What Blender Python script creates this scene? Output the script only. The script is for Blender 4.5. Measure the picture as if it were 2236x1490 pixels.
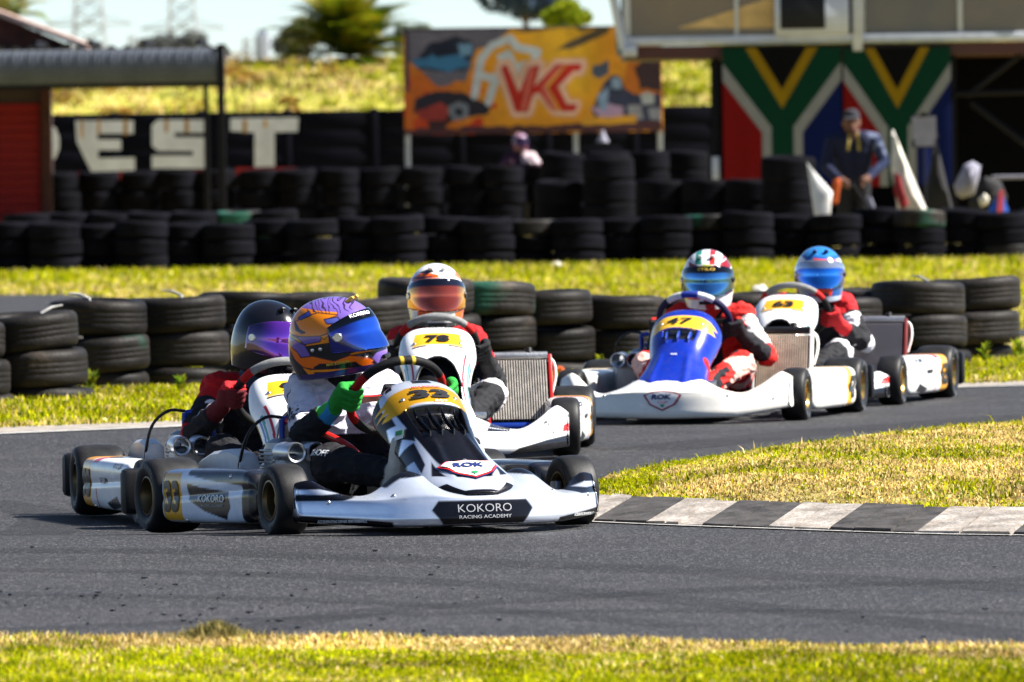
import bpy, bmesh, math, random
import numpy as np
from mathutils import Vector, Matrix, Euler, noise
from mathutils.bvhtree import BVHTree

random.seed(7); RNG = np.random.default_rng(7)
for o in list(bpy.data.objects): bpy.data.objects.remove(o)
SC = bpy.context.scene
COL = SC.collection
R = math.radians

# ------------------------------------------------------------------ camera
F, CX, CY, HC, YH = 18000.0, 1118.0, 745.0, 1.4, 290.0      # focal length and centre in photo pixels, eye height, horizon row
ROLL = R(0.8); PITCH = math.atan((CY - YH) / F)
cam = bpy.data.cameras.new('camera'); cam_o = bpy.data.objects.new('camera', cam); COL.objects.link(cam_o)
cam.sensor_width = 36.0; cam.lens = 36.0 * F / 2236.0
cam.clip_start = 0.5; cam.clip_end = 20000.0
cam.dof.use_dof = True; cam.dof.focus_distance = 30.3; cam.dof.aperture_fstop = 8.6
cam_o.matrix_world = Matrix.Translation((0, 0, HC)) @ Matrix.Rotation(math.pi / 2 - PITCH, 4, 'X') @ Matrix.Rotation(-ROLL, 4, 'Z')
SC.camera = cam_o

# ------------------------------------------------------------------ sky, sun, exposure
SUN_EL, SUN_AZ = R(47), R(0)          # azimuth measured from +X (image right) towards +Y (away from camera)
w = bpy.data.worlds.new('World'); SC.world = w; w.use_nodes = True
nt = w.node_tree; bg = nt.nodes['Background']
sky = nt.nodes.new('ShaderNodeTexSky'); sky.sky_type = 'NISHITA'; sky.sun_disc = False
sky.sun_elevation = SUN_EL; sky.sun_rotation = math.pi / 2 - SUN_AZ
sky.air_density = 0.68; sky.dust_density = 0.25; sky.ozone_density = 1.0; sky.altitude = 1500
nt.links.new(sky.outputs[0], bg.inputs[0]); bg.inputs[1].default_value = 0.052
sun = bpy.data.lights.new('sun', 'SUN'); sun_o = bpy.data.objects.new('sun', sun); COL.objects.link(sun_o)
sun.energy = 4.9; sun.angle = R(0.53); sun.color = (1.0, 0.955, 0.88)
sd = Vector((math.cos(SUN_EL) * math.cos(SUN_AZ), math.cos(SUN_EL) * math.sin(SUN_AZ), math.sin(SUN_EL)))
sun_o.rotation_euler = sd.to_track_quat('Z', 'Y').to_euler()
sun_o.location = (30, 30, 40)
SC.view_settings.view_transform = 'Standard'; SC.view_settings.look = 'None'
SC.view_settings.gamma = 1.0; SC.view_settings.exposure = 1.58; SC.view_settings.use_curve_mapping = False
SC.render.engine = 'CYCLES'; SC.cycles.use_denoising = True; SC.cycles.max_bounces = 5
SC.cycles.sample_clamp_indirect = 6.0; SC.cycles.caustics_reflective = False; SC.cycles.caustics_refractive = False

def P(u, v, Y):
    """world point at distance Y seen at photo pixel u,v (used to read real positions off the photograph)"""
    x, y = u - CX, v - CY
    c, s = math.cos(ROLL), math.sin(ROLL)
    xp, yp = x * c - y * s, y * c + x * s
    d = (xp / F, 1.0, -yp / F)
    dy = d[1] * math.cos(PITCH) + d[2] * math.sin(PITCH); dz = -d[1] * math.sin(PITCH) + d[2] * math.cos(PITCH)
    k = Y / dy
    return Vector((d[0] * k, Y, HC + dz * k))
def G(u, v, z=0.0):
    a = P(u, v, 1.0); k = (z - HC) / (a.z - HC)
    return Vector((a.x * k, k, z))
def ss(x): x = np.clip(x, 0, 1); return x * x * (3 - 2 * x)
def zg(X, Y):                       # gentle dip on the outside of the hairpin
    return -0.07 * ss((Y - 28.6) / 2.2) * ss((0.6 - X) / 1.8) * ss((40 - Y) / 5.0)

# ------------------------------------------------------------------ helpers: objects
def tag(o, label=None, cat=None, group=None, kind=None):
    if label: o['label'] = label
    if cat: o['category'] = cat
    if group: o['group'] = group
    if kind: o['kind'] = kind
    return o
def empty(name, loc=(0, 0, 0), rz=0.0, parent=None):
    o = bpy.data.objects.new(name, None); COL.objects.link(o); o.empty_display_size = 0.1
    o.location = loc; o.rotation_euler = (0, 0, rz); o.parent = parent
    return o
def link(name, me, parent=None, loc=None, rot=None):
    o = bpy.data.objects.new(name, me); COL.objects.link(o); o.parent = parent
    if loc is not None: o.location = loc
    if rot is not None: o.rotation_euler = rot
    return o
def mesh(verts, faces, mats=None, smooth=True, paint=None, fmat=None, sharp=None):
    me = bpy.data.meshes.new('m')
    if isinstance(faces, np.ndarray):
        verts = np.asarray(verts, dtype=np.float32); n, k = faces.shape
        me.vertices.add(len(verts)); me.vertices.foreach_set('co', verts.ravel())
        me.loops.add(n * k); me.loops.foreach_set('vertex_index', faces.ravel().astype(np.int32))
        me.polygons.add(n); me.polygons.foreach_set('loop_start', np.arange(0, n * k, k, dtype=np.int32))
        me.update(calc_edges=True)
    else:
        me.from_pydata([tuple(v) for v in verts], [], [tuple(f) for f in faces])
    for m in (mats if isinstance(mats, (list, tuple)) else [mats]):
        if m is not None: me.materials.append(m)
    if smooth: me.polygons.foreach_set('use_smooth', np.ones(len(me.polygons), dtype=bool))
    if fmat is not None: me.polygons.foreach_set('material_index', np.asarray(fmat, dtype=np.int32))
    if paint is not None:
        pa = np.ones((len(me.vertices), 4), dtype=np.float32); pa[:, :3] = np.asarray(paint)[:, :3]
        a = me.color_attributes.new('paint', 'FLOAT_COLOR', 'POINT'); a.data.foreach_set('color', pa.ravel())
    me.validate(); me.update()
    if sharp is not None and smooth:
        me.set_sharp_from_angle(angle=R(sharp))
    return me

class MB:
    """collects simple shapes into one mesh"""
    def __init__(s): s.v = []; s.f = []
    def add(s, v, f):
        b = len(s.v); s.v += [tuple(p) for p in v]; s.f += [tuple(i + b for i in q) for q in f]; return s
    def box(s, c, size, bev=0.0, rot=None):
        bm = bmesh.new(); bmesh.ops.create_cube(bm, size=1.0)
        for q in bm.verts: q.co = Vector((q.co.x * size[0], q.co.y * size[1], q.co.z * size[2]))
        if bev > 0:
            bmesh.ops.bevel(bm, geom=bm.edges[:], offset=bev, segments=2, affect='EDGES', profile=0.5)
        M = rot.to_matrix() if rot is not None else Matrix.Identity(3)
        bm.verts.index_update()
        v = [M @ q.co + Vector(c) for q in bm.verts]; f = [[q.index for q in g.verts] for g in bm.faces]
        bm.free(); return s.add(v, f)
    def tube(s, path, r, n=10, cap=True):
        path = [Vector(p) for p in path]; rr = r if isinstance(r, (list, tuple)) else [r] * len(path)
        rings = []; prev = None
        for i, p in enumerate(path):
            t = (path[min(i + 1, len(path) - 1)] - path[max(i - 1, 0)]).normalized()
            if prev is None: a = t.orthogonal().normalized()
            else: a = (prev - t * prev.dot(t)); a = a.normalized() if a.length > 1e-6 else t.orthogonal().normalized()
            prev = a; b = t.cross(a)
            rings.append([p + (a * math.cos(2 * math.pi * k / n) + b * math.sin(2 * math.pi * k / n)) * rr[i] for k in range(n)])
        return s.loft(rings, True, cap)
    def loft(s, rings, closed=True, cap=True):
        n = len(rings[0]); v = [p for r_ in rings for p in r_]; f = []
        for i in range(len(rings) - 1):
            for k in range(n if closed else n - 1):
                k2 = (k + 1) % n; f.append((i * n + k, i * n + k2, (i + 1) * n + k2, (i + 1) * n + k))
        if cap and closed:
            f.append(tuple(reversed(range(n)))); f.append(tuple(range((len(rings) - 1) * n, len(rings) * n)))
        return s.add(v, f)
    def lathe(s, prof, n=32, axis='Z', c=(0, 0, 0), close=True, jitter=0.0):
        rings = []
        for k in range(n):
            a = 2 * math.pi * k / n; ca, sa = math.cos(a), math.sin(a)
            ring = []
            for (r_, h) in prof:
                p = (r_ * ca, r_ * sa, h) if axis == 'Z' else ((h, r_ * ca, r_ * sa) if axis == 'X' else (r_ * sa, h, r_ * ca))
                ring.append((p[0] + c[0], p[1] + c[1], p[2] + c[2]))
            rings.append(ring)
        m = len(prof); v = [p for r_ in rings for p in r_]; f = []
        for i in range(n):
            i2 = (i + 1) % n
            for k in range(m if close else m - 1):
                k2 = (k + 1) % m; f.append((i * m + k, i2 * m + k, i2 * m + k2, i * m + k2))
        return s.add(v, f)
    def ball(s, c, r, n=12):
        r = r if isinstance(r, (tuple, list)) else (r, r, r)
        v = [(c[0], c[1], c[2] + r[2])]
        for i in range(1, n // 2):
            ph = math.pi * i / (n // 2)
            for k in range(n): v.append((c[0] + r[0] * math.sin(ph) * math.cos(2 * math.pi * k / n), c[1] + r[1] * math.sin(ph) * math.sin(2 * math.pi * k / n), c[2] + r[2] * math.cos(ph)))
        v.append((c[0], c[1], c[2] - r[2])); m = n // 2 - 1; f = []
        for k in range(n):
            k2 = (k + 1) % n; f.append((0, 1 + k, 1 + k2)); f.append((len(v) - 1, 1 + (m - 1) * n + k2, 1 + (m - 1) * n + k))
            for i in range(m - 1): f.append((1 + i * n + k, 1 + (i + 1) * n + k, 1 + (i + 1) * n + k2, 1 + i * n + k2))
        return s.add(v, f)
    def capsule(s, a, b, ra, rb, n=12):
        a, b = Vector(a), Vector(b); t = (b - a); L = t.length; t = t / L if L > 1e-6 else Vector((0, 0, 1))
        x = t.orthogonal().normalized(); y = t.cross(x); rings = []
        for k in range(1, 5): an = math.pi / 2 * (k / 4); rings.append((a - t * ra * math.cos(an), ra * math.sin(an)))
        for k in range(0, 4): an = math.pi / 2 * (k / 4); rings.append((b + t * rb * math.sin(an), rb * math.cos(an)))
        return s.loft([[c + (x * math.cos(2 * math.pi * k / n) + y * math.sin(2 * math.pi * k / n)) * r_ for k in range(n)] for c, r_ in rings])
    def prism(s, poly, d0, d1, fr=lambda x, y, d: (x, d, y)):
        n = len(poly); v = [fr(x, y, d0) for x, y in poly] + [fr(x, y, d1) for x, y in poly]
        f = [tuple(range(n)), tuple(reversed(range(n, 2 * n)))] + [(i, n + i, n + (i + 1) % n, (i + 1) % n) for i in range(n)]
        return s.add(v, f)
    def build(s, name, mat, parent=None, smooth=True, sharp=35, paint=None, loc=None, rot=None):
        me = mesh(s.v, s.f, mat, smooth, paint, sharp=sharp if smooth else None)
        bm = bmesh.new(); bm.from_mesh(me); bmesh.ops.recalc_face_normals(bm, faces=bm.faces); bm.to_mesh(me); bm.free()
        return link(name, me, parent, loc, rot)

def crom(ctrl, n):
    """Catmull-Rom resample of control rows to n rows"""
    c = np.asarray(ctrl, dtype=float); m = len(c)
    c = np.vstack([2 * c[:1] - c[1:2], c, 2 * c[-1:] - c[-2:-1]]) if c.ndim == 2 else np.concatenate([2 * c[:1] - c[1:2], c, 2 * c[-1:] - c[-2:-1]])
    t = np.linspace(0, m - 1, n); i = np.minimum(t.astype(int), m - 2); u = (t - i).reshape((-1,) + (1,) * (c.ndim - 1))
    p0, p1, p2, p3 = c[i], c[i + 1], c[i + 2], c[i + 3]
    return 0.5 * (2 * p1 + (p2 - p0) * u + (2 * p0 - 5 * p1 + 4 * p2 - p3) * u ** 2 + (3 * p1 - p0 - 3 * p2 + p3) * u ** 3)
def inpoly(x, y, poly):
    x, y = np.asarray(x), np.asarray(y); ins = np.zeros(x.shape, bool); n = len(poly)
    for i in range(n):
        x1, y1 = poly[i]; x2, y2 = poly[(i + 1) % n]
        c = ((y1 > y) != (y2 > y)) & (x < (x2 - x1) * (y - y1) / ((y2 - y1) if y2 != y1 else 1e-9) + x1)
        ins ^= c
    return ins
def pdist(x, y, poly, closed=True):
    d = np.full(np.shape(x), 1e9); n = len(poly)
    for i in range(n if closed else n - 1):
        a = np.array(poly[i], float); b = np.array(poly[(i + 1) % n], float); ab = b - a; L = max((ab ** 2).sum(), 1e-12)
        t = np.clip(((x - a[0]) * ab[0] + (y - a[1]) * ab[1]) / L, 0, 1)
        d = np.minimum(d, np.hypot(x - a[0] - t * ab[0], y - a[1] - t * ab[1]))
    return d

_txt = {}
def text2d(body, bold=0.0, sub=0.0):
    key = (body, bold)
    if key not in _txt:
        c = bpy.data.curves.new('t', 'FONT'); c.body = body; c.size = 1.0; c.offset = bold; c.align_x = 'CENTER'; c.align_y = 'CENTER'; c.resolution_u = 3
        o = bpy.data.objects.new('t', c); COL.objects.link(o); bpy.context.view_layer.update()
        me = bpy.data.meshes.new_from_object(o.evaluated_get(bpy.context.evaluated_depsgraph_get()))
        v = np.array([q.co[:] for q in me.vertices]); f = [tuple(p.vertices) for p in me.polygons]
        bpy.data.objects.remove(o); bpy.data.curves.remove(c); bpy.data.meshes.remove(me)
        v = v[:, :2]; v -= (v.min(0) + v.max(0)) / 2; _txt[key] = (v, f)
    return _txt[key]
def text_fit(body, wid, hei, bold=0.0, shear=0.0):
    v, f = text2d(body, bold); s = v.max(0) - v.min(0); q = v * np.array([wid / s[0], hei / s[1]]); q[:, 0] += q[:, 1] * shear
    return q, f
def bvh_of(o):
    me = o.data; return BVHTree.FromPolygons([q.co[:] for q in me.vertices], [tuple(p.vertices) for p in me.polygons])
def decal(name, parent, v2, faces, mat, c, n, up, bvh=None, off=0.0025, sub=0.03):
    """lay flat outlines (text, badges) on the surface of the part `parent` by projecting them on to it"""
    c, n, up = Vector(c), Vector(n).normalized(), Vector(up)
    bvh = bvh or bvh_of(parent)
    xa = up.cross(n).normalized(); ya = n.cross(xa)
    bm = bmesh.new(); vs = [bm.verts.new((p[0], p[1], 0)) for p in v2]
    for q in faces:
        try: bm.faces.new([vs[i] for i in q])
        except ValueError: pass
    if sub:
        bmesh.ops.triangulate(bm, faces=bm.faces[:])
        for _ in range(3):
            es = [e for e in bm.edges if e.calc_length() > sub]
            if not es: break
            bmesh.ops.subdivide_edges(bm, edges=es, cuts=1); bmesh.ops.triangulate(bm, faces=bm.faces[:])
    for q in bm.verts:
        p = c + xa * q.co.x + ya * q.co.y
        h = bvh.ray_cast(p + n * 0.35, -n, 0.8)
        q.co = (h[0] + (h[1] if h[1].dot(n) > 0 else -h[1]) * off * 0.5 + n * off * 0.7) if h[0] is not None else p
    bm.normal_update(); me = bpy.data.meshes.new('d'); bm.to_mesh(me); bm.free(); me.materials.append(mat)
    return link(name, me, parent)
def poly2(pts): return np.array(pts, float), [tuple(range(len(pts)))]

# ------------------------------------------------------------------ helpers: materials
def nodes(m): return m.node_tree.nodes, m.node_tree.links
def mat(name, col=(0.5, 0.5, 0.5), rough=0.5, metal=0.0, coat=0.0, vary=0.12, vscale=8.0, bump=0.0, bscale=60.0, paint=False, spec=0.5, rvary=0.12, dirt=0.0, alpha=1.0, scuff=0.0, dmin=0.5):
    m = bpy.data.materials.new(name); m.use_nodes = True; N, L = nodes(m); b = N['Principled BSDF']
    b.inputs['Roughness'].default_value = rough; b.inputs['Metallic'].default_value = metal
    b.inputs['Coat Weight'].default_value = coat; b.inputs['Coat Roughness'].default_value = 0.052
    b.inputs['Specular IOR Level'].default_value = spec; b.inputs['Alpha'].default_value = alpha
    tc = N.new('ShaderNodeTexCoord'); nz = N.new('ShaderNodeTexNoise'); nz.inputs['Scale'].default_value = vscale; nz.inputs['Detail'].default_value = 5
    L.new(tc.outputs['Object'], nz.inputs['Vector'])
    if paint: at = N.new('ShaderNodeAttribute'); at.attribute_name = 'paint'; src = at.outputs['Color']
    else: rgb = N.new('ShaderNodeRGB'); rgb.outputs[0].default_value = (*col, 1); src = rgb.outputs[0]
    hs = N.new('ShaderNodeHueSaturation'); mr = N.new('ShaderNodeMapRange')
    mr.inputs['From Min'].default_value = 0.3; mr.inputs['From Max'].default_value = 0.7; mr.inputs['To Min'].default_value = 1 - vary; mr.inputs['To Max'].default_value = 1 + vary
    L.new(nz.outputs['Fac'], mr.inputs['Value']); L.new(mr.outputs[0], hs.inputs['Value']); L.new(src, hs.inputs['Color'])
    out = hs.outputs['Color']
    if dirt > 0:
        n2 = N.new('ShaderNodeTexNoise'); n2.inputs['Scale'].default_value = vscale * 3; n2.inputs['Detail'].default_value = 8; n2.inputs['Roughness'].default_value = 0.75
        L.new(tc.outputs['Object'], n2.inputs['Vector']); rp = N.new('ShaderNodeMapRange'); rp.inputs['From Min'].default_value = dmin; rp.inputs['From Max'].default_value = 0.75
        rp.inputs['To Max'].default_value = dirt; L.new(n2.outputs['Fac'], rp.inputs['Value'])
        mx = N.new('ShaderNodeMix'); mx.data_type = 'RGBA'; L.new(rp.outputs[0], mx.inputs['Factor']); L.new(out, mx.inputs['A']); mx.inputs['B'].default_value = (0.16, 0.12, 0.08, 1); out = mx.outputs['Result']
    if scuff > 0:
        mp = N.new('ShaderNodeMapping'); mp.inputs['Scale'].default_value = (5, 5, 55); mp.inputs['Rotation'].default_value = (R(7), R(9), 0); L.new(tc.outputs['Object'], mp.inputs['Vector'])
        n3 = N.new('ShaderNodeTexNoise'); n3.inputs['Scale'].default_value = 1.3; n3.inputs['Detail'].default_value = 6; n3.inputs['Roughness'].default_value = 0.7; L.new(mp.outputs[0], n3.inputs['Vector'])
        r3 = N.new('ShaderNodeMapRange'); r3.inputs['From Min'].default_value = 0.62; r3.inputs['From Max'].default_value = 0.74; r3.inputs['To Max'].default_value = scuff; L.new(n3.outputs['Fac'], r3.inputs['Value'])
        m3 = N.new('ShaderNodeMix'); m3.data_type = 'RGBA'; L.new(r3.outputs[0], m3.inputs['Factor']); L.new(out, m3.inputs['A']); m3.inputs['B'].default_value = (0.05, 0.048, 0.046, 1); out = m3.outputs['Result']
    L.new(out, b.inputs['Base Color'])
    if rvary:
        m2 = N.new('ShaderNodeMapRange'); m2.inputs['To Min'].default_value = max(0, rough - rvary); m2.inputs['To Max'].default_value = min(1, rough + rvary)
        L.new(nz.outputs['Fac'], m2.inputs['Value']); L.new(m2.outputs[0], b.inputs['Roughness'])
    if bump:
        nb = N.new('ShaderNodeTexNoise'); nb.inputs['Scale'].default_value = bscale; nb.inputs['Detail'].default_value = 6; L.new(tc.outputs['Object'], nb.inputs['Vector'])
        bp = N.new('ShaderNodeBump'); bp.inputs['Strength'].default_value = bump; bp.inputs['Distance'].default_value = 0.01
        L.new(nb.outputs['Fac'], bp.inputs['Height']); L.new(bp.outputs[0], b.inputs['Normal'])
    return m
M = {}
M['rubber'] = mat('rubber', (0.012, 0.012, 0.013), 0.62, vary=0.3, bump=0.1, bscale=90, dirt=0.12)
M['slick'] = mat('slick_rubber', (0.013, 0.013, 0.014), 0.5, vary=0.35, vscale=14, bump=0.07, bscale=160, dirt=0.06, rvary=0.15, spec=0.22)
M['gold'] = mat('gold_rim', (0.50, 0.33, 0.10), 0.32, 0.9, vary=0.1)
M['dark_rim'] = mat('dark_rim', (0.16, 0.11, 0.05), 0.4, 0.8)
M['steel'] = mat('steel', (0.55, 0.56, 0.58), 0.28, 0.9, vary=0.1)
M['alu'] = mat('cast_aluminium', (0.38, 0.39, 0.41), 0.42, 0.85, vary=0.25, bump=0.2, bscale=80)
M['black'] = mat('black_plastic', (0.007, 0.007, 0.009), 0.45, vary=0.3, spec=0.3)
M['blackgloss'] = mat('black_gloss_film', (0.008, 0.008, 0.012), 0.16, coat=0.6, vary=0.1, rvary=0.05)
M['tray'] = mat('floor_tray', (0.05, 0.05, 0.055), 0.5, 0.3)
M['seat'] = mat('seat_shell', (0.015, 0.015, 0.016), 0.35, vary=0.3)
M['grey'] = mat('grey_plastic', (0.30, 0.31, 0.33), 0.45, vary=0.15, dirt=0.2)
M['white'] = mat('white_plastic', (0.82, 0.81, 0.78), 0.32, coat=0.3, vary=0.04, dirt=0.10)
M['skid'] = mat('rubber_streak', (0.006, 0.006, 0.007), 0.7, vary=0.4, vscale=9, alpha=0.2)
M['whiteink'] = mat('white_ink', (0.80, 0.80, 0.80), 0.4, vary=0.03)
M['softink'] = mat('soft_white_ink', (0.42, 0.43, 0.45), 0.4, vary=0.05)
M['blackink'] = mat('black_ink', (0.012, 0.012, 0.014), 0.35, vary=0.1)
M['redink'] = mat('red_ink', (0.55, 0.02, 0.02), 0.35, vary=0.05)
M['blueink'] = mat('blue_ink', (0.01, 0.02, 0.12), 0.35, vary=0.05)
M['greenink'] = mat('green_ink', (0.02, 0.25, 0.08), 0.35, vary=0.05)
M['goldink'] = mat('gold_ink', (0.65, 0.42, 0.05), 0.4, vary=0.05)
M['yellow'] = mat('yellow_film', (0.86, 0.42, 0.015), 0.3, coat=0.3, vary=0.05)
M['red'] = mat('red_paint', (0.50, 0.015, 0.012), 0.3, coat=0.3, vary=0.08)
M['bluep'] = mat('blue_anodised', (0.01, 0.04, 0.30), 0.3, 0.4)
M['gloss'] = mat('livery_gloss', paint=True, rough=0.24, coat=0.35, vary=0.07, rvary=0.10, dirt=0.14, scuff=0.5)
M['chrome'] = mat('livery_chrome_film', paint=True, rough=0.26, metal=0.66, coat=0.15, vary=0.12, vscale=5, rvary=0.10, bump=0.06, bscale=25, dirt=0.08, scuff=0.4)
M['helmet'] = mat('helmet_lacquer', paint=True, rough=0.2, spec=0.3, coat=0.55, vary=0.04, rvary=0.04)
M['visor'] = mat('mirror_visor', paint=True, rough=0.06, metal=0.85, coat=0.8, vary=0.08, vscale=12, rvary=0.02)
M['cloth'] = mat('suit_cloth', paint=True, rough=0.85, vary=0.10, vscale=30, bump=0.45, bscale=70, spec=0.25)
M['grip'] = mat('wheel_grip', paint=True, spec=0.15, rough=0.65, vary=0.15, vscale=40, bump=0.2, bscale=200)
M['flat'] = mat('printed', paint=True, rough=0.7, vary=0.08, vscale=3, bump=0.1, bscale=12, spec=0.3)
M['fabric'] = mat('flag_fabric', paint=True, rough=0.9, vary=0.06, vscale=5, spec=0.1)
# ------------------------------------------------------------------ setting materials
def ground_mat(name, stops, scale, bump=0.5, bscale=40, rough=0.95):
    m = bpy.data.materials.new(name); m.use_nodes = True; N, L = nodes(m); b = N['Principled BSDF']; b.inputs['Roughness'].default_value = rough; b.inputs['Specular IOR Level'].default_value = 0.1
    tc = N.new('ShaderNodeTexCoord'); n1 = N.new('ShaderNodeTexNoise'); n1.inputs['Scale'].default_value = scale; n1.inputs['Detail'].default_value = 9; n1.inputs['Roughness'].default_value = 0.7
    L.new(tc.outputs['Object'], n1.inputs['Vector']); cr = N.new('ShaderNodeValToRGB'); L.new(n1.outputs['Fac'], cr.inputs['Fac'])
    e = cr.color_ramp.elements; e[0].position, e[0].color = stops[0][0], (*stops[0][1], 1); e[1].position, e[1].color = stops[-1][0], (*stops[-1][1], 1)
    for p, c in stops[1:-1]: q = e.new(p); q.color = (*c, 1)
    L.new(cr.outputs[0], b.inputs['Base Color'])
    nb = N.new('ShaderNodeTexNoise'); nb.inputs['Scale'].default_value = bscale; nb.inputs['Detail'].default_value = 6; L.new(tc.outputs['Object'], nb.inputs['Vector'])
    bp = N.new('ShaderNodeBump'); bp.inputs['Strength'].default_value = bump; bp.inputs['Distance'].default_value = 0.03; L.new(nb.outputs['Fac'], bp.inputs['Height']); L.new(bp.outputs[0], b.inputs['Normal'])
    return m
M['turf'] = ground_mat('dry_turf', [(0.3, (0.07, 0.055, 0.015)), (0.5, (0.26, 0.22, 0.06)), (0.62, (0.40, 0.32, 0.14)), (0.75, (0.22, 0.24, 0.03))], 2.5)
M['bankturf'] = ground_mat('bank_turf', [(0.3, (0.09, 0.10, 0.015)), (0.5, (0.34, 0.33, 0.05)), (0.62, (0.42, 0.30, 0.12)), (0.75, (0.24, 0.29, 0.02))], 0.6)
def asphalt():
    m = bpy.data.materials.new('asphalt'); m.use_nodes = True; N, L = nodes(m); b = N['Principled BSDF']
    tc = N.new('ShaderNodeTexCoord')
    def nz(scale, detail=5, vec=None, rough=0.6):
        n = N.new('ShaderNodeTexNoise'); n.inputs['Scale'].default_value = scale; n.inputs['Detail'].default_value = detail; n.inputs['Roughness'].default_value = rough
        L.new(vec or tc.outputs['Object'], n.inputs['Vector']); return n
    mp = N.new('ShaderNodeMapping'); mp.inputs['Scale'].default_value = (0.10, 1.1, 1); mp.inputs['Rotation'].default_value = (0, 0, R(6)); L.new(tc.outputs['Object'], mp.inputs['Vector'])
    streak = nz(1.6, 6, mp.outputs[0]); grain = nz(150, 3, rough=0.75); big = nz(0.5, 4)
    vo = N.new('ShaderNodeTexVoronoi'); vo.inputs['Scale'].default_value = 130; L.new(tc.outputs['Object'], vo.inputs['Vector'])
    cr = N.new('ShaderNodeValToRGB'); L.new(streak.outputs['Fac'], cr.inputs['Fac']); e = cr.color_ramp.elements
    e[0].position, e[0].color = 0.30, (0.0024, 0.0024, 0.0040, 1); e[1].position, e[1].color = 0.72, (0.0165, 0.0152, 0.0188, 1); q = e.new(0.5); q.color = (0.0070, 0.0067, 0.0088, 1)
    # aggregate: light and dark stones
    st = N.new('ShaderNodeMapRange'); st.inputs['From Min'].default_value = 0.3; st.inputs['From Max'].default_value = 0.7; st.inputs['To Min'].default_value = 0.55; st.inputs['To Max'].default_value = 1.5; L.new(grain.outputs['Fac'], st.inputs['Value'])
    mul = N.new('ShaderNodeMix'); mul.data_type = 'RGBA'; mul.blend_type = 'MULTIPLY'; mul.inputs['Factor'].default_value = 1; L.new(cr.outputs[0], mul.inputs['A']); L.new(st.outputs[0], mul.inputs['B'])
    sp = N.new('ShaderNodeSeparateColor'); L.new(vo.outputs['Color'], sp.inputs[0]); gt = N.new('ShaderNodeMath'); gt.operation = 'GREATER_THAN'; gt.inputs[1].default_value = 0.90; L.new(sp.outputs[0], gt.inputs[0])
    mx = N.new('ShaderNodeMix'); mx.data_type = 'RGBA'; sc_ = N.new('ShaderNodeMath'); sc_.operation = 'MULTIPLY'; sc_.inputs[1].default_value = 0.55; L.new(gt.outputs[0], sc_.inputs[0]); L.new(sc_.outputs[0], mx.inputs['Factor']); L.new(mul.outputs['Result'], mx.inputs['A']); mx.inputs['B'].default_value = (0.17, 0.165, 0.17, 1)
    L.new(mx.outputs['Result'], b.inputs['Base Color'])
    rr = N.new('ShaderNodeMapRange'); rr.inputs['To Min'].default_value = 0.55; rr.inputs['To Max'].default_value = 0.95; L.new(big.outputs['Fac'], rr.inputs['Value']); L.new(rr.outputs[0], b.inputs['Roughness'])
    bp = N.new('ShaderNodeBump'); bp.inputs['Strength'].default_value = 0.7; bp.inputs['Distance'].default_value = 0.006; L.new(vo.outputs['Distance'], bp.inputs['Height']); L.new(bp.outputs[0], b.inputs['Normal'])
    return m
M['asphalt'] = asphalt()
M['linepaint'] = mat('line_paint', (0.40, 0.39, 0.375), 0.7, vary=0.3, vscale=30, dirt=0.6)
M['dust'] = mat('dusty_edge', (0.24, 0.21, 0.18), 0.9, vary=0.3, vscale=9)
M['kerb_w'] = mat('kerb_white', (0.29, 0.265, 0.245), 0.9, vary=0.5, vscale=7, bump=1.0, bscale=45, dirt=0.9, spec=0.2, dmin=0.42)
M['kerb_b'] = mat('kerb_black', (0.046, 0.043, 0.043), 0.85, spec=0.2, vary=0.5, vscale=12, bump=0.6, bscale=45, dirt=0.25)
M['kerb_base'] = mat('kerb_concrete', (0.10, 0.09, 0.08), 0.9, vary=0.3)
def grass_mat():
    m = bpy.data.materials.new('grass_blades'); m.use_nodes = True; N, L = nodes(m); N.remove(N['Principled BSDF']); out = N['Material Output']
    at = N.new('ShaderNodeAttribute'); at.attribute_name = 'paint'; d = N.new('ShaderNodeBsdfDiffuse'); t = N.new('ShaderNodeBsdfTranslucent'); mx = N.new('ShaderNodeMixShader'); mx.inputs[0].default_value = 0.35
    L.new(at.outputs['Color'], d.inputs[0]); L.new(at.outputs['Color'], t.inputs[0]); L.new(d.outputs[0], mx.inputs[1]); L.new(t.outputs[0], mx.inputs[2]); L.new(mx.outputs[0], out.inputs[0]); return m
M['grass'] = grass_mat()
M['brick'] = mat('red_brick', (0.075, 0.022, 0.015), 0.85, vary=0.35, vscale=6, bump=0.4)
M['mortar'] = mat('mortar', (0.05, 0.03, 0.025), 0.9)
M['redgate'] = mat('red_roller_door', (0.22, 0.008, 0.008), 0.6, spec=0.2, vary=0.1)
M['sheet'] = mat('galvanised_sheet', (0.075, 0.087, 0.112), 0.8, 0.0, spec=0.2, vary=0.15, vscale=3)
M['darksteel'] = mat('dark_steel', (0.007, 0.007, 0.010), 0.7, spec=0.15)
M['roofred'] = mat('roof_tin', (0.45, 0.30, 0.24), 0.6, 0.2)
M['wallblack'] = mat('black_wall', (0.0045, 0.005, 0.010), 0.9, spec=0.08, vary=0.3, vscale=2)
M['letterpaint'] = mat('letter_paint', (0.80, 0.82, 0.86), 0.8, vary=0.15, vscale=2, dirt=0.2)
M['rust'] = mat('rust_streak', (0.52, 0.30, 0.10), 0.9, vary=0.3)
M['redband'] = mat('red_band', (0.28, 0.012, 0.012), 0.8)
M['silverrail'] = mat('painted_rail', (0.48, 0.51, 0.58), 0.4, 0.2, vary=0.1)
M['fascia'] = mat('maroon_fascia', (0.06, 0.014, 0.012), 0.6)
M['cabinwall'] = mat('cabin_wall', (0.003, 0.003, 0.005), 0.95, spec=0.05)
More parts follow.
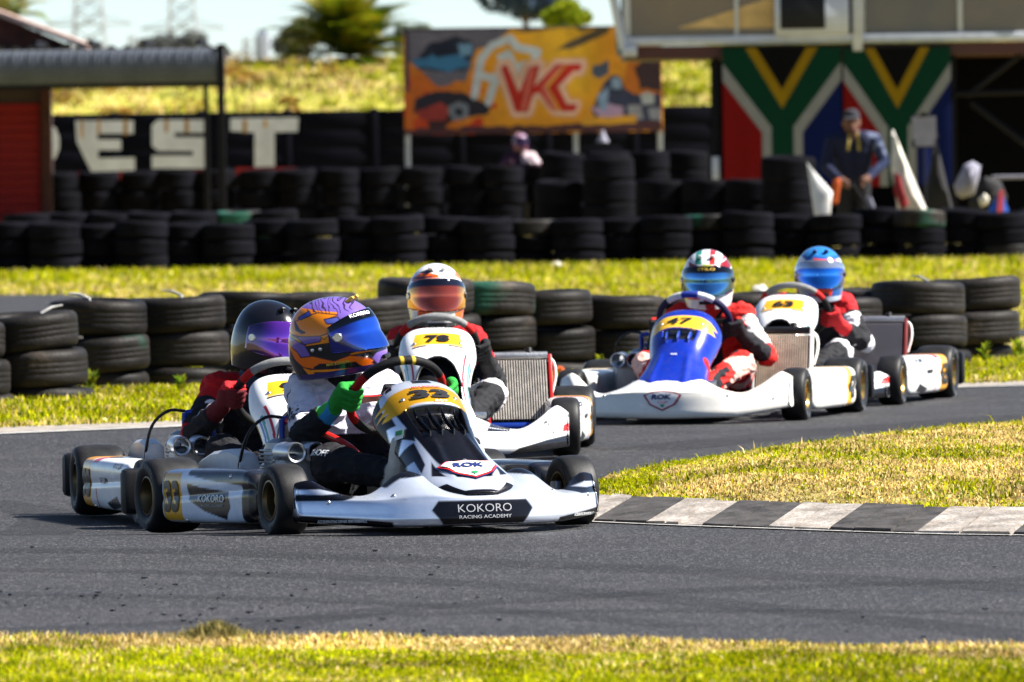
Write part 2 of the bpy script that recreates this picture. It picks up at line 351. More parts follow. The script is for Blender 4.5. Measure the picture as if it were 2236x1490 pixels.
M['pane'] = mat('brown_pane', (0.16, 0.10, 0.04), 0.10, vary=0.25, vscale=1.2, spec=0.6)  # tan reflected in the glass is put into the base colour
M['pane2'] = mat('greybrown_pane', (0.12, 0.09, 0.055), 0.12, vary=0.25, vscale=1.5, spec=0.6)  # right-hand windows, brown reflection likewise in the base colour
M['window_wedge'] = mat('tan_wedge', (0.60, 0.40, 0.16), 0.8, vary=0.2)
M['bark'] = mat('bark', (0.10, 0.07, 0.045), 0.9, vary=0.3, bump=0.6, bscale=20)
M['pylon'] = mat('galvanised_lattice', (0.40, 0.42, 0.45), 0.6, 0.2)
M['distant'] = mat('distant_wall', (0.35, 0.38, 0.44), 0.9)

# ------------------------------------------------------------------ ground, track, kerb, grass
def sheet(name, XX, YY, zf, m, label=None, cat=None, kind='structure'):
    A, B = XX.shape; v = np.stack([XX, YY, zf], -1).reshape(-1, 3)
    i = np.arange(A - 1)[:, None] * B; j = np.arange(B - 1)[None]
    f = np.stack([i + j, i + B + j, i + B + j + 1, i + j + 1], -1).reshape(-1, 4)
    me = mesh(v, f, m, True)
    if me.polygons[len(me.polygons) // 2].normal.z < 0: me.flip_normals()
    o = link(name, me); tag(o, label, cat, kind=kind); return o
gx = np.concatenate([[-4000, -1200, -400, -120, -50, -25], np.arange(-14, 14.1, 0.4), [25, 50, 120, 400, 1200, 4000]])
gy = np.concatenate([[-60, -10, 8], np.arange(16, 62, 0.4), np.arange(64, 200, 6), [260, 400, 800, 1600, 3500, 7000]])
GX, GY = np.meshgrid(gx, gy, indexing='ij'); sheet('ground', GX, GY, zg(GX, GY) - 0.004, M['turf'], 'dry yellow green turf around the kart track', 'ground')
def far_edge(X): return np.interp(X, [-8, -3.5, -2.7, -1.6, 0, 1.5, 2.4, 4, 9], [39.0, 39.3, 39.6, 40.3, 42.6, 44.0, 44.6, 45.2, 47])
def near_edge(X): return np.interp(X, [-8, -1.45, 0, 1.4, 8], [23.3, 23.10, 22.7, 22.0, 20.0])
tx = np.arange(-8, 8.01, 0.2); tt_ = np.linspace(0, 1, 110); TX, TT = np.meshgrid(tx, tt_, indexing='ij'); TY = near_edge(TX) + (far_edge(TX) - near_edge(TX)) * TT
sheet('track', TX, TY, zg(TX, TY) + 0.004, M['asphalt'], 'grey asphalt kart track sweeping round the hairpin', 'track')
def strip(name, c, wd, m, z, label, cat):
    c = np.asarray(c, float); d = np.gradient(c, axis=0); d /= np.linalg.norm(d, axis=1)[:, None]; nn = np.stack([-d[:, 1], d[:, 0]], 1)
    wob = 0.006 * np.sin(np.arange(len(c)) * 1.7) + 0.004 * np.sin(np.arange(len(c)) * 0.6)
    a, b_ = c + nn * (wd / 2 + wob)[:, None] if isinstance(wob, np.ndarray) else c, c - nn * wd / 2
    v = np.vstack([np.column_stack([a, zg(a[:, 0], a[:, 1]) + z]), np.column_stack([b_, zg(b_[:, 0], b_[:, 1]) + z])]); n = len(c)
    f = np.array([(i, n + i, n + i + 1, i + 1) for i in range(n - 1)]); me = mesh(v, f, m, False)
    if me.polygons[0].normal.z < 0: me.flip_normals()
    o = link(name, me); tag(o, label, cat, kind='structure'); return o
ex = np.linspace(-7, 7, 90)
strip('edge_line', np.column_stack([ex, far_edge(ex) - 0.55]), 0.10, M['linepaint'], 0.009, 'faded white line along the outer edge of the track', 'road marking')
strip('dust_strip', np.column_stack([ex, far_edge(ex) - 0.10]), 0.55, M['dust'], 0.0075, 'dusty strip where the track meets the outer grass', 'dirt')
# service road behind the near tyre barrier
sx_ = np.arange(-12, 4.1, 0.5); st_ = np.linspace(0, 1, 12); SX, ST = np.meshgrid(sx_, st_, indexing='ij'); lo = np.interp(SX, [-12, 0, 4], [54, 54, 55]); hi = np.interp(SX, [-12, -4, -2.2, 0, 4], [76, 74, 67, 59, 56])
sheet('service_road', SX, lo + (hi - lo) * ST, np.zeros_like(SX) + 0.005, M['asphalt'], 'strip of asphalt behind the near tyre stacks', 'road')

# infield kerb: rows of painted blocks climbing from the track to the infield
KN = np.array([(0.02, 30.05), (0.20, 29.62), (0.47, 29.20), (0.902, 28.73), (1.378, 28.25), (1.741, 28.02), (2.4, 27.72), (3.4, 27.4)])
kd = np.array([0.15, 0.66])
def kpt(t, q): p = crom(KN, 400); i = min(int(t * 399), 398); a = p[i] + (p[i + 1] - p[i]) * (t * 399 - i); b_ = a + kd * q * (1.0 if t > .12 else 1.0); return (b_[0], b_[1], 0.008 + 0.052 * q)
kerb = empty('kerb', (0, 0, 0)); tag(kerb, kind='structure'); kerb['label'] = 'black and white painted kerb along the infield grass'
kb = MB(); tl = np.linspace(0.0, 1, 60)
kb.loft([[kpt(t, -0.01)[:2] + (-0.02,), kpt(t, 0.0)[:2] + (0.004,), kpt(t, 1.0)[:2] + (0.046,), kpt(t, 1.0)[:2] + (-0.02,)] for t in tl], True, True).build('kerb_bed', M['kerb_base'], kerb)
crv = crom(KN, 400); arc = np.concatenate([[0], np.cumsum(np.linalg.norm(np.diff(crv, axis=0), axis=1))])
def t_of_u(u):          # parameter where the near kerb edge meets photo column u
    us = CX + crv[:, 0] * F / crv[:, 1]; return np.interp(u, us, np.linspace(0, 1, 400))
bounds = [1128, 1215, 1290, 1408, 1527, 1672, 1806, 1994, 2206, 2420, 2640, 2860, 3100]; white = False
for a_, b_ in zip(bounds[:-1], bounds[1:]):
    t0, t1 = t_of_u(a_), t_of_u(b_); nsub = 2 + (bounds.index(a_) % 3 == 0); white = (bounds.index(a_) % 2 == 1)
    cuts = np.linspace(t0, t1, nsub + 1) + np.concatenate([[0], RNG.normal(0, (t1 - t0) * 0.05, nsub - 1), [0]])
    for p0, p1 in zip(cuts[:-1], cuts[1:]):
        g = (p1 - p0) * 0.035; qs = [0.0, 1.0]
        for q0, q1 in zip(qs[:-1], qs[1:]):
            h = 0.012 + RNG.normal(0, 0.0025); e = 0.008; c4 = [(p0 + g, q0 + e), (p1 - g, q0 + e), (p1 - g, q1 - e), (p0 + g, q1 - e)]
            bot = [Vector(kpt(*c)) - Vector((0, 0, 0.004)) for c in c4]; top = [Vector(kpt(*c)) + Vector((RNG.normal(0, .002), RNG.normal(0, .002), h - 0.004 + RNG.normal(0, .0012))) for c in c4]
            cen = sum(top, Vector()) / 4; tp = [cen + (p - cen) * 0.97 for p in top]
            MB().add(bot + top + tp, [(0, 1, 5, 4), (1, 2, 6, 5), (2, 3, 7, 6), (3, 0, 4, 7), (4, 5, 9, 8), (5, 6, 10, 9), (6, 7, 11, 10), (7, 4, 8, 11), (8, 9, 10, 11)]).build('kerb_block', M['kerb_w'] if white else M['kerb_b'], kerb, False)
strip('kerb_line', [(x, y - 0.018) for x, y in crom(KN, 120)[14:]], 0.035, M['linepaint'], 0.009, 'thin white line at the foot of the painted kerb', 'road marking')

# infield turf
fe = [G(u, v, 0.03) for u, v in ((1303, 1046), (1330, 1032), (1400, 1020), (1500, 1002), (1800, 966), (2236, 936), (2700, 905))]
INF = [(p.x, p.y) for p in fe] + [(crv[i][0] + kd[0], crv[i][1] + kd[1]) for i in range(399, 60, -20)]
INF += [(0.30, 30.75), (0.27, 31.2)]
def inf_h(x, y): d = pdist(x, y, INF); return 0.075 * ss(d / 0.7) + 0.02
bm = bmesh.new(); rows = {}; stp = 0.09
xs = np.arange(0.1, 4.2, stp); ys = np.arange(28, 38.5, stp); XX, YY = np.meshgrid(xs, ys, indexing='ij'); ins = inpoly(XX, YY, INF); ZZ = inf_h(XX, YY) * ins - 0.02 * (~ins) + zg(XX, YY)
dil = ins.copy(); dil[1:] |= ins[:-1]; dil[:-1] |= ins[1:]; dil[:, 1:] |= ins[:, :-1]; dil[:, :-1] |= ins[:, 1:]
A, B = XX.shape; i = np.arange(A - 1)[:, None] * B; j = np.arange(B - 1)[None]; fq = np.stack([i + j, i + B + j, i + B + j + 1, i + j + 1], -1).reshape(-1, 4); fq = fq[dil.ravel()[fq].all(1)]
bm.free(); used = np.unique(fq); remap = -np.ones(A * B, int); remap[used] = np.arange(len(used))
o = link('infield', mesh(np.stack([XX, YY, ZZ], -1).reshape(-1, 3)[used], remap[fq], M['turf'], True)); tag(o, 'grassy infield mound inside the hairpin', 'infield', kind='structure')

def blades(name, xy, z, h, wd, col, label, lean=0.5):
    n = len(xy); a = RNG.uniform(0, 2 * math.pi, n); fa = RNG.uniform(0, math.pi, n); ln = RNG.uniform(0, lean, n) * h
    base = np.column_stack([xy, z]); dx = np.column_stack([np.cos(fa), np.sin(fa), np.zeros(n)]) * (wd / 2)[:, None]; out = np.column_stack([np.cos(a), np.sin(a), np.zeros(n)])
    up = np.array([0, 0, 1.0]); mid = base + out * (ln * 0.35)[:, None] + up * (h * 0.6)[:, None]; tip = base + out * ln[:, None] + up * (h * np.sqrt(np.clip(1 - (ln / np.maximum(h, 1e-6)) ** 2 * 0.5, 0.2, 1)))[:, None]
    v = np.stack([base - dx, base + dx, mid + dx * 0.7, mid - dx * 0.7, tip], 1).reshape(-1, 3)
    k = np.arange(n)[:, None] * 5; f = np.concatenate([k + np.array([[0, 1, 2]]), k + np.array([[0, 2, 3]]), k + np.array([[3, 2, 4]])], 0)
    c = np.repeat(col, 5, axis=0); o = link(name, mesh(v, f, M['grass'], False, c)); tag(o, label, 'grass', kind='stuff'); return o
def vnoise(x, y, s, seed=0):
    """cheap value noise"""
    x, y = x * s + seed * 17.3, y * s + seed * 9.1; xi, yi = np.floor(x).astype(int), np.floor(y).astype(int); fx, fy = x - xi, y - yi; fx, fy = fx * fx * (3 - 2 * fx), fy * fy * (3 - 2 * fy)
    hsh = lambda a, b: (np.sin(a * 127.1 + b * 311.7 + seed * 74.7) * 43758.5453) % 1.0
    return (hsh(xi, yi) * (1 - fx) + hsh(xi + 1, yi) * fx) * (1 - fy) + (hsh(xi, yi + 1) * (1 - fx) + hsh(xi + 1, yi + 1) * fx) * fy
GREENS = np.array([(0.21, 0.25, 0.003), (0.32, 0.335, 0.003), (0.43, 0.40, 0.008), (0.07, 0.11, 0.004)]); STRAWS = np.array([(0.60, 0.44, 0.16), (0.48, 0.34, 0.10), (0.68, 0.55, 0.28), (0.16, 0.10, 0.035)])
def grass_cols(x, y, green, seed=1):
    n = len(x); p = np.clip(green + 0.45 * (vnoise(x, y, 1.6, seed) - 0.5) + 0.55 * (vnoise(x, y, 7, seed + 1) - 0.5) + 0.5 * (vnoise(x, y, 16, seed + 2) - 0.5), 0.03, 0.97); isg = RNG.uniform(0, 1, n) < p
    g = GREENS[RNG.integers(0, 4, n)]; s_ = STRAWS[RNG.integers(0, 4, n)]; return np.where(isg[:, None], g, s_) * RNG.uniform(0.7, 1.2, (n, 1)) * (0.58 + 0.72 * vnoise(x, y, 2.3, seed + 5) ** 0.8)[:, None] * (0.75 + 0.5 * vnoise(x, y, 8.5, seed + 6))[:, None], isg
# infield blades
N0 = 230000; x = RNG.uniform(0.15, 3.0, N0); y = RNG.uniform(28.0, 37.6, N0); m_ = inpoly(x, y, INF) & (np.abs(x) * F / y < 1250); x, y = x[m_], y[m_]; d = pdist(x, y, INF)
col, isg = grass_cols(x, y, np.where(d < 0.25, 0.52, 0.14)); col = col * 1.2; h = np.where(isg, RNG.uniform(0.010, 0.032, len(x)), RNG.uniform(0.006, 0.022, len(x))) * (0.8 + 0.6 * vnoise(x, y, 2.5, 4)); tall = RNG.uniform(0, 1, len(x)) > 0.9975; h[tall] *= 2.4
blades('infield_grass', np.column_stack([x, y]), inf_h(x, y) + zg(x, y) - 0.004, h, RNG.uniform(0.005, 0.010, len(x)), col, 'mown green and straw grass on the infield mound', 1.5)
# near verge at the bottom of the picture
N0 = 130000; x = RNG.uniform(-1.7, 1.7, N0); y = RNG.uniform(20.4, 23.3, N0); ed = near_edge(x) + 0.10 * (vnoise(x, x, 3.0, 3) - 0.5) + 0.08 * (vnoise(x, x * 0, 11, 5) - 0.5); m_ = y < ed; x, y, ed = x[m_], y[m_], ed[m_]
col, isg = grass_cols(x, y, np.where(ed - y < 0.55, 0.20, 0.82), 6); col = col * 1.3; h = RNG.uniform(0.008, 0.032, len(x)) * (0.5 + 0.9 * vnoise(x, y, 3, 8))
blades('verge_grass', np.column_stack([x, y]), np.zeros(len(x)) - 0.003, h, RNG.uniform(0.004, 0.008, len(x)), col, 'short green and straw grass along the near edge', 1.4)
# outer verge between the track and the tyre stacks
N0 = 110000; x = RNG.uniform(-3.3, 3.6, N0); y = RNG.uniform(38.8, 52, N0); fe_ = far_edge(x) + 0.25 * (vnoise(x, y, 2.2, 11) - 0.5); m_ = y > fe_; x, y, fe_ = x[m_], y[m_], fe_[m_]
col, isg = grass_cols(x, y, np.where(y - fe_ < 0.7, 0.55, 0.86), 12); col = col * 1.25; h = RNG.uniform(0.015, 0.045, len(x)) * (0.6 + 0.8 * vnoise(x, y, 2, 13))
blades('outer_verge_grass', np.column_stack([x, y]), zg(x, y) - 0.004, h, RNG.uniform(0.006, 0.012, len(x)), col, 'bright green grass in front of the near tyre stacks', 1.2)
# sunlit band in front of the far tyre wall
N0 = 150000; x = RNG.uniform(-6, 6, N0); y = RNG.uniform(55, 84.5, N0); m_ = (y > np.interp(x, [-12, -4, -2.2, 0, 4], [76, 74, 67, 59, 56])) & (np.abs(x) * F / y < 1250); x, y = x[m_], y[m_]
col, isg = grass_cols(x, y, np.where(y > 78, 0.88, np.where(x > 0, 0.80, 0.55)), 20); col = col * 1.35; h = RNG.uniform(0.02, 0.07, len(x)) * np.where(y > 80, 1.6, 1.0)
blades('band_grass', np.column_stack([x, y]), np.zeros(len(x)) - 0.004, h, RNG.uniform(0.012, 0.022, len(x)), col, 'sunlit grass band in front of the far tyre wall', 0.7)
for q, (pts_, wd_) in enumerate(((((-60, 1248), (300, 1252), (700, 1262), (1200, 1290), (1800, 1345), (2300, 1400)), 0.16), (((-60, 1385), (300, 1368), (700, 1352), (1200, 1340), (1800, 1338), (2300, 1345)), 0.13), (((500, 1390), (760, 1345), (1100, 1318), (1600, 1290), (2300, 1268)), 0.15),
        (((-60, 1205), (400, 1208), (900, 1225), (1500, 1250), (2300, 1292)), 0.22), (((-60, 1300), (500, 1310), (1000, 1330), (1500, 1372)), 0.11), (((1400, 985), (1700, 955), (2000, 930), (2300, 908)), 0.3), (((-60, 1060), (120, 1090), (60, 1140)), 0.2))):
    cc_ = crom([tuple(G(u_, v_, 0.0)[:2]) for u_, v_ in pts_], 50); strip('skid_mark', cc_, wd_ * 1.5, M['skid'], 0.0062 + 0.0004 * q, ['dark rubber streak sweeping across the foreground track', 'rubber streak close to the near verge', 'rubber streak crossing the foreground from lower left', 'wide rubber streak just in front of the leading kart', 'thin rubber streak in the middle of the foreground', 'rubber streak on the far side of the infield', 'short rubber streak at the left edge of the track'][q], 'skid mark')
# rubber crumbs and skid stripes on the near track
mb = MB(); n = 0
for _ in range(85):
    u = random.uniform(-30, 2260) if random.random() < 0.35 else random.uniform(-20, 1050); v = random.uniform(1270, 1395) if random.random() < .85 else random.uniform(1190, 1280)
    p = G(u, v, 0.006); a = random.uniform(-0.4, 0.4); L_ = random.uniform(0.004, 0.016); W_ = random.uniform(0.006, 0.020)
    mb.box((p.x, p.y, 0.006 + 0.002), (L_ * random.uniform(0.6, 1.4), W_ * 1.6, random.uniform(0.002, 0.005)), 0.0008, Euler((0, 0, a)))
o = mb.build('rubber_crumbs', M['black']); tag(o, 'dark rubber crumbs scattered on the near asphalt', 'rubber crumbs', kind='stuff')
# ------------------------------------------------------------------ embankment, trees, horizon
bxs = np.linspace(-16, 16, 130); bys = np.concatenate([np.linspace(132.4, 165, 46), [175, 200, 260]]); BX, BY = np.meshgrid(bxs, bys, indexing='ij')
ridge = np.interp(BX, [-16, -7, -4.5, -3.6, -2.0, 0, 2.5, 4, 16], [2.75, 2.75, 2.80, 2.72, 2.75, 2.55, 2.6, 2.9, 3.2])
BZ = 0.9 + (ridge - 0.9) * ss((BY - 132.4) / 22) + 0.16 * (vnoise(BX, BY, 0.5, 31) - 0.5) + 0.10 * (vnoise(BX, BY, 1.3, 32) - 0.5)
BZ = np.where(BY > 165, ridge - 0.04 * (BY - 165), BZ)
sheet('embankment', BX, BY, BZ, M['bankturf'], 'grassy earth bank rising behind the black wall', 'bank')
N0 = 45000; x = RNG.uniform(-9.5, 9.5, N0); y = RNG.uniform(132.6, 158, N0)
def bank_z(x, y):
    r_ = np.interp(x, [-16, -7, -4.5, -3.6, -2.0, 0, 2.5, 4, 16], [2.75, 2.75, 2.80, 2.72, 2.75, 2.55, 2.6, 2.9, 3.2]); return 0.9 + (r_ - 0.9) * ss((y - 132.4) / 22) + 0.16 * (vnoise(x, y, 0.5, 31) - 0.5) + 0.10 * (vnoise(x, y, 1.3, 32) - 0.5)
gr = np.where(x > -2.2, 0.62, 0.18) + 0.3 * (y < 137); col, isg = grass_cols(x * 0.35, y * 0.35, gr, 33); col *= 1.1; col *= (0.45 + 0.8 * vnoise(x, y, 0.8, 38))[:, None]; h = RNG.uniform(0.06, 0.15, len(x)) * (0.5 + 1.0 * vnoise(x, y, 0.9, 35))
blades('bank_grass', np.column_stack([x, y]), bank_z(x, y) - 0.02, h, RNG.uniform(0.03, 0.06, len(x)), col, 'long green and rust coloured grass on the bank', 0.8)

def leaf_cloud(n, cen, rad, size, cols, flat=1.0):
    """leaf sized faces spread through clumps of a crown"""
    cl = RNG.integers(0, len(cen), n); c = np.array(cen)[cl]; r_ = np.array(rad)[cl]; d = RNG.normal(0, 1, (n, 3)); d /= np.linalg.norm(d, axis=1)[:, None]
    p = c + d * (r_ * RNG.uniform(0.45, 1.0, n) ** 0.6)[:, None] * np.array([1, 1, flat]); a = RNG.normal(0, 1, (n, 3)); a /= np.linalg.norm(a, axis=1)[:, None]; b = np.cross(a, RNG.normal(0, 1, (n, 3))); b /= np.linalg.norm(b, axis=1)[:, None]
    s_ = (size * RNG.uniform(0.6, 1.3, n))[:, None]; v = np.stack([p - a * s_, p + b * s_ * 0.45, p + a * s_, p - b * s_ * 0.45], 1).reshape(-1, 3); f = np.arange(n * 4).reshape(-1, 4)
    cc = np.array(cols)[RNG.integers(0, len(cols), n)] * RNG.uniform(0.7, 1.25, (n, 1)); return v, f, np.repeat(cc, 4, axis=0)
ncl = 330; cx_ = RNG.uniform(-9, 9, ncl); cy_ = RNG.uniform(133, 156, ncl); cz_ = bank_z(cx_, cy_) + 0.02; hue = vnoise(cx_, cy_, 0.35, 44)
VV, FF, CC = [], [], []
for q in range(ncl):
    cs = [(0.30, 0.32, 0.010), (0.20, 0.24, 0.008), (0.40, 0.38, 0.02)] if hue[q] + 0.10 * (cx_[q] + 2.5) > 0.42 else [(0.36, 0.17, 0.045), (0.28, 0.15, 0.03), (0.14, 0.08, 0.03), (0.26, 0.22, 0.02)]
    v, f, c = leaf_cloud(130, [(cx_[q], cy_[q], cz_[q])], [RNG.uniform(0.16, 0.42)], 0.05, cs, 0.6); FF.append(f + 4 * 130 * q); VV.append(v); CC.append(c)
o = link('bank_scrub', mesh(np.vstack(VV), np.vstack(FF), M['grass'], False, np.vstack(CC))); tag(o, 'low green and rust coloured scrub on the bank', 'scrub', kind='stuff')
def tree(name, label, base, height, crown_r, n, size, cols, lobes=9, trunk_r=0.12, group=None, cat='tree', flat=0.8, low=0.45):
    t = empty(name, base); tag(t, label, cat, group); mb = MB(); mb.tube([(0, 0, -0.2), (0.02 * height, 0, height * 0.3), (0.0, 0.01 * height, height * 0.7)], [trunk_r, trunk_r * 0.8, trunk_r * 0.4], 10)
    cen, rad = [], []
    for q in range(lobes):
        a = q * 2.4; rr = crown_r * random.uniform(0.25, 0.75); c = (rr * math.cos(a), rr * math.sin(a), height * random.uniform(low, 0.95)); cen.append(c); rad.append(crown_r * random.uniform(0.30, 0.52))
        mb.tube([(0, 0, height * 0.35), (c[0] * 0.5, c[1] * 0.5, (c[2] + height * 0.35) / 2), c], [trunk_r * 0.45, trunk_r * 0.3, trunk_r * 0.12], 6)
    mb.build('trunk', M['bark'], t); v, f, c = leaf_cloud(n, cen, rad, size, cols, flat); link('crown', mesh(v, f, M['grass'], False, c), t); return t
def palm(name, label, base, trunk_h, fr_len, nf, cols, seed=1):
    t = empty(name, base); tag(t, label, 'palm tree'); rs = random.Random(seed)
    MB().tube([(0, 0, -0.3), (0, 0, trunk_h)], [0.22, 0.2], 10).build('trunk', M['bark'], t); V, Fc, Cc = [], [], []
    for q in range(nf):
        a = q * 2.39996; el = R(rs.uniform(8, 78)); L_ = fr_len * rs.uniform(0.8, 1.1); c0 = cols[rs.randrange(len(cols))]; pts = []
        for k in range(13):
            s_ = k / 12; dr = s_ * L_; e2 = el - 1.0 * s_ ** 1.6; pts.append(pts[-1] + Vector((math.cos(a) * math.cos(e2), math.sin(a) * math.cos(e2), math.sin(e2))) * (L_ / 12) if pts else Vector((0, 0, trunk_h)))
        for k in range(1, 13):
            tng = (pts[k] - pts[k - 1]).normalized(); sd_ = tng.cross(Vector((0, 0, 1))); sd_ = sd_.normalized() if sd_.length > 1e-3 else Vector((1, 0, 0))
            for sg in (-1, 1):
                for off in (0, 0.5):
                    p0 = pts[k - 1].lerp(pts[k], off); ll = fr_len * 0.30 * math.sin(math.pi * min(1, (k + off) / 13 + 0.12)) + 0.04; tip = p0 + (sd_ * sg * 0.8 + tng * 0.55 + Vector((0, 0, 0.15))) * ll; b = len(V)
                    V += [p0 - tng * 0.035, p0 + tng * 0.035, tip]; Fc.append((b, b + 1, b + 2)); cc = [q_ * rs.uniform(0.75, 1.2) for q_ in c0]; Cc += [cc] * 3
    link('crown', mesh(np.array([tuple(p) for p in V]), np.array(Fc), M['grass'], False, np.array(Cc)), t); return t
b = P(765, 190, 152); palm('palm_tree', 'young palm with spreading green fronds on the bank left of the banner', b, 0.55, 1.95, 74, [(0.06, 0.09, 0.005), (0.12, 0.15, 0.005), (0.03, 0.05, 0.008), (0.26, 0.25, 0.012)], 3)
b = P(672, 125, 158); tree('bush', 'grey green bush just left of the young palm', b, 0.7, 0.55, 1500, 0.06, [(0.10, 0.12, 0.05), (0.14, 0.15, 0.09), (0.20, 0.20, 0.10)], 7, 0.04, cat='bush')
b = P(1145, 130, 420); tree('hazy_tree', 'distant blue grey tree rising above the banner', b, 5.6, 2.6, 5000, 0.22, [(0.07, 0.11, 0.19), (0.09, 0.13, 0.21), (0.06, 0.09, 0.14)], 12, 0.2)  # distance haze put into the blue-grey leaf colours
b = P(1238, 100, 165); tree('bush', 'bright green bush peeking over the banner beside the raised cabin', b, 0.85, 0.55, 2200, 0.06, [(0.22, 0.28, 0.015), (0.30, 0.33, 0.02), (0.14, 0.20, 0.015)], 8, 0.05, cat='bush')
b = P(20, 70, 150); palm('palm_tree', 'pale feathery palm fronds behind the brick gable at far left', b, 0.25, 1.0, 18, [(0.26, 0.30, 0.16), (0.33, 0.33, 0.2)], 9)
b = P(900, 140, 600); tree('tree', 'low far tree on the horizon behind the banner edge', b, 2.6, 1.8, 1600, 0.2, [(0.10, 0.14, 0.09), (0.14, 0.16, 0.10)], 7, 0.15)
b = P(365, 158, 500); tree('tree', 'dark distant tree on the horizon above the shelter roof', b, 2.2, 2.6, 2200, 0.2, [(0.12, 0.13, 0.12), (0.16, 0.16, 0.15)], 9, 0.15, flat=0.5)
b = P(640, 150, 520); tree('tree', 'low dark tree on the horizon left of the palm', b, 2.6, 1.6, 1600, 0.2, [(0.10, 0.12, 0.11), (0.13, 0.14, 0.12)], 7, 0.15)
def pylon(label, u, Y, wd, H):
    b = P(u, 200, Y); t = empty('electricity_pylon', (b.x, b.y, 0)); tag(t, label, 'pylon', 'electricity pylons'); mb = MB(); n = 14
    def cor(s_, sx, sy): w_ = wd * (1.0 - 0.72 * s_); return Vector((sx * w_ / 2, sy * w_ / 2, s_ * H))
    for sx in (-1, 1):
        for sy in (-1, 1): mb.tube([cor(0, sx, sy), cor(1, sx, sy)], 0.11 * Y / 800, 5)
    for k in range(n):
        a, c = k / n, (k + 1) / n
        for sy in (-1, 1): mb.tube([cor(a, -1, sy), cor(c, 1, sy)], 0.07 * Y / 800, 4); mb.tube([cor(a, 1, sy), cor(c, -1, sy)], 0.07 * Y / 800, 4)
    mb.build('mast', M['pylon'], t); ar = MB()
    for s_, L_ in ((0.52, 4.2), (0.68, 3.5), (0.84, 2.8), (0.34, 2.6)):
        ar.tube([(-L_, 0, s_ * H), (L_, 0, s_ * H)], 0.10 * Y / 800, 5); ar.tube([(-L_, 0, s_ * H), (0, 0, s_ * H + 1.2)], 0.06 * Y / 800, 4); ar.tube([(L_, 0, s_ * H), (0, 0, s_ * H + 1.2)], 0.06 * Y / 800, 4)
    ar.build('cross_arms', M['pylon'], t); return t
pylon('large lattice pylon standing left above the shelter roof', 197, 800, 4.6, 24); pylon('large lattice pylon standing above the middle of the shelter roof', 401, 820, 4.4, 23.5)
pylon('small far pylon between the two large ones', 290, 1500, 3.4, 20); pylon('small far pylon just right of the shelter roof', 540, 1600, 3.4, 20.5); pylon('small far pylon right of the middle large pylon', 462, 1500, 2.6, 18)
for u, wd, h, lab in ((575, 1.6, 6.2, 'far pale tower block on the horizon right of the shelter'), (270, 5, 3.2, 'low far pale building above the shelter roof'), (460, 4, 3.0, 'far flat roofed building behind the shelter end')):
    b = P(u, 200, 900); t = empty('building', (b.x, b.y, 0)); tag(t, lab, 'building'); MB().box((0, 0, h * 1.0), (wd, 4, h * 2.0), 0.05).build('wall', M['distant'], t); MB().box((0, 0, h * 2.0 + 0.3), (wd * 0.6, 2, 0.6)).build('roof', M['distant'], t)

# ------------------------------------------------------------------ black wall with painted letters
YW = 131.0
def wz(v, Y=YW, u=1118): return P(u, v, Y).z
wall = empty('painted_wall', (0, YW, 0)); tag(wall, 'long black precast wall with large white block letters', 'wall'); ztop = wz(238)
xa, xb = P(60, 300, YW).x, P(1575, 300, YW).x; n = 8; stp = (xb - xa) / n
for q in range(n):
    for r_ in range(6):
        MB().box((xa + (q + 0.5) * stp, random.uniform(-.004, .004), (r_ + 0.5) * ztop / 6), (stp - 0.11, 0.05, ztop / 6 + 0.02), 0.006).build('wall_panel', M['wallblack'], wall)
for q in range(n + 1): MB().box((xa + q * stp, -0.01, ztop / 2 + 0.02), (0.13, 0.10, ztop + 0.04), 0.01).build('wall_post', M['wallblack'], wall)
def wl(pts): return [(P(u, v, YW).x, P(u, v, YW).z) for u, v in pts]
def rrect(u0, v0, u1, v1): return [(u0, v0), (u1, v0), (u1, v1), (u0, v1)]
letters = {'D': [[(60, 268), (100, 268), (122, 280), (130, 300), (130, 325), (122, 345), (100, 360), (60, 360), (60, 330), (90, 330), (100, 322), (100, 303), (92, 296), (60, 296)]],
           'E': [[(165, 264), (292, 264), (292, 292), (213, 292), (213, 305), (265, 305), (265, 328), (215, 328), (215, 346), (295, 344), (295, 372), (200, 376), (168, 310)]],
           'S': [[(345, 262), (448, 262), (448, 290), (382, 290), (382, 300), (448, 300), (448, 368), (332, 368), (332, 340), (422, 340), (422, 330), (345, 330), (332, 318), (332, 274)]],
           'T': [[(503, 259), (652, 257), (650, 288), (600, 289), (600, 364), (556, 365), (556, 290), (503, 286)]]}
for ch, ps in letters.items():
    for p in ps: o = MB().prism(wl(p), -0.069, -0.064).build('letter', M['letterpaint'], wall, False)
for u in (176, 213, 270, 360, 403, 530, 575): o = MB().prism(wl(rrect(u, 262, u + random.uniform(6, 12), random.uniform(278, 305))), -0.0735, -0.0705).build('rust_streak', M['rust'], wall, False)
for a, b_, c, d in ((170, 376, 300, 392), (418, 372, 455, 386), (515, 366, 650, 382)): MB().prism(wl(rrect(a, b_, c, d) if False else rrect(a, b_, c, d)), -0.069, -0.064).build('red_band', M['redband'], wall, False)
# distant fence right of the letters is the same wall

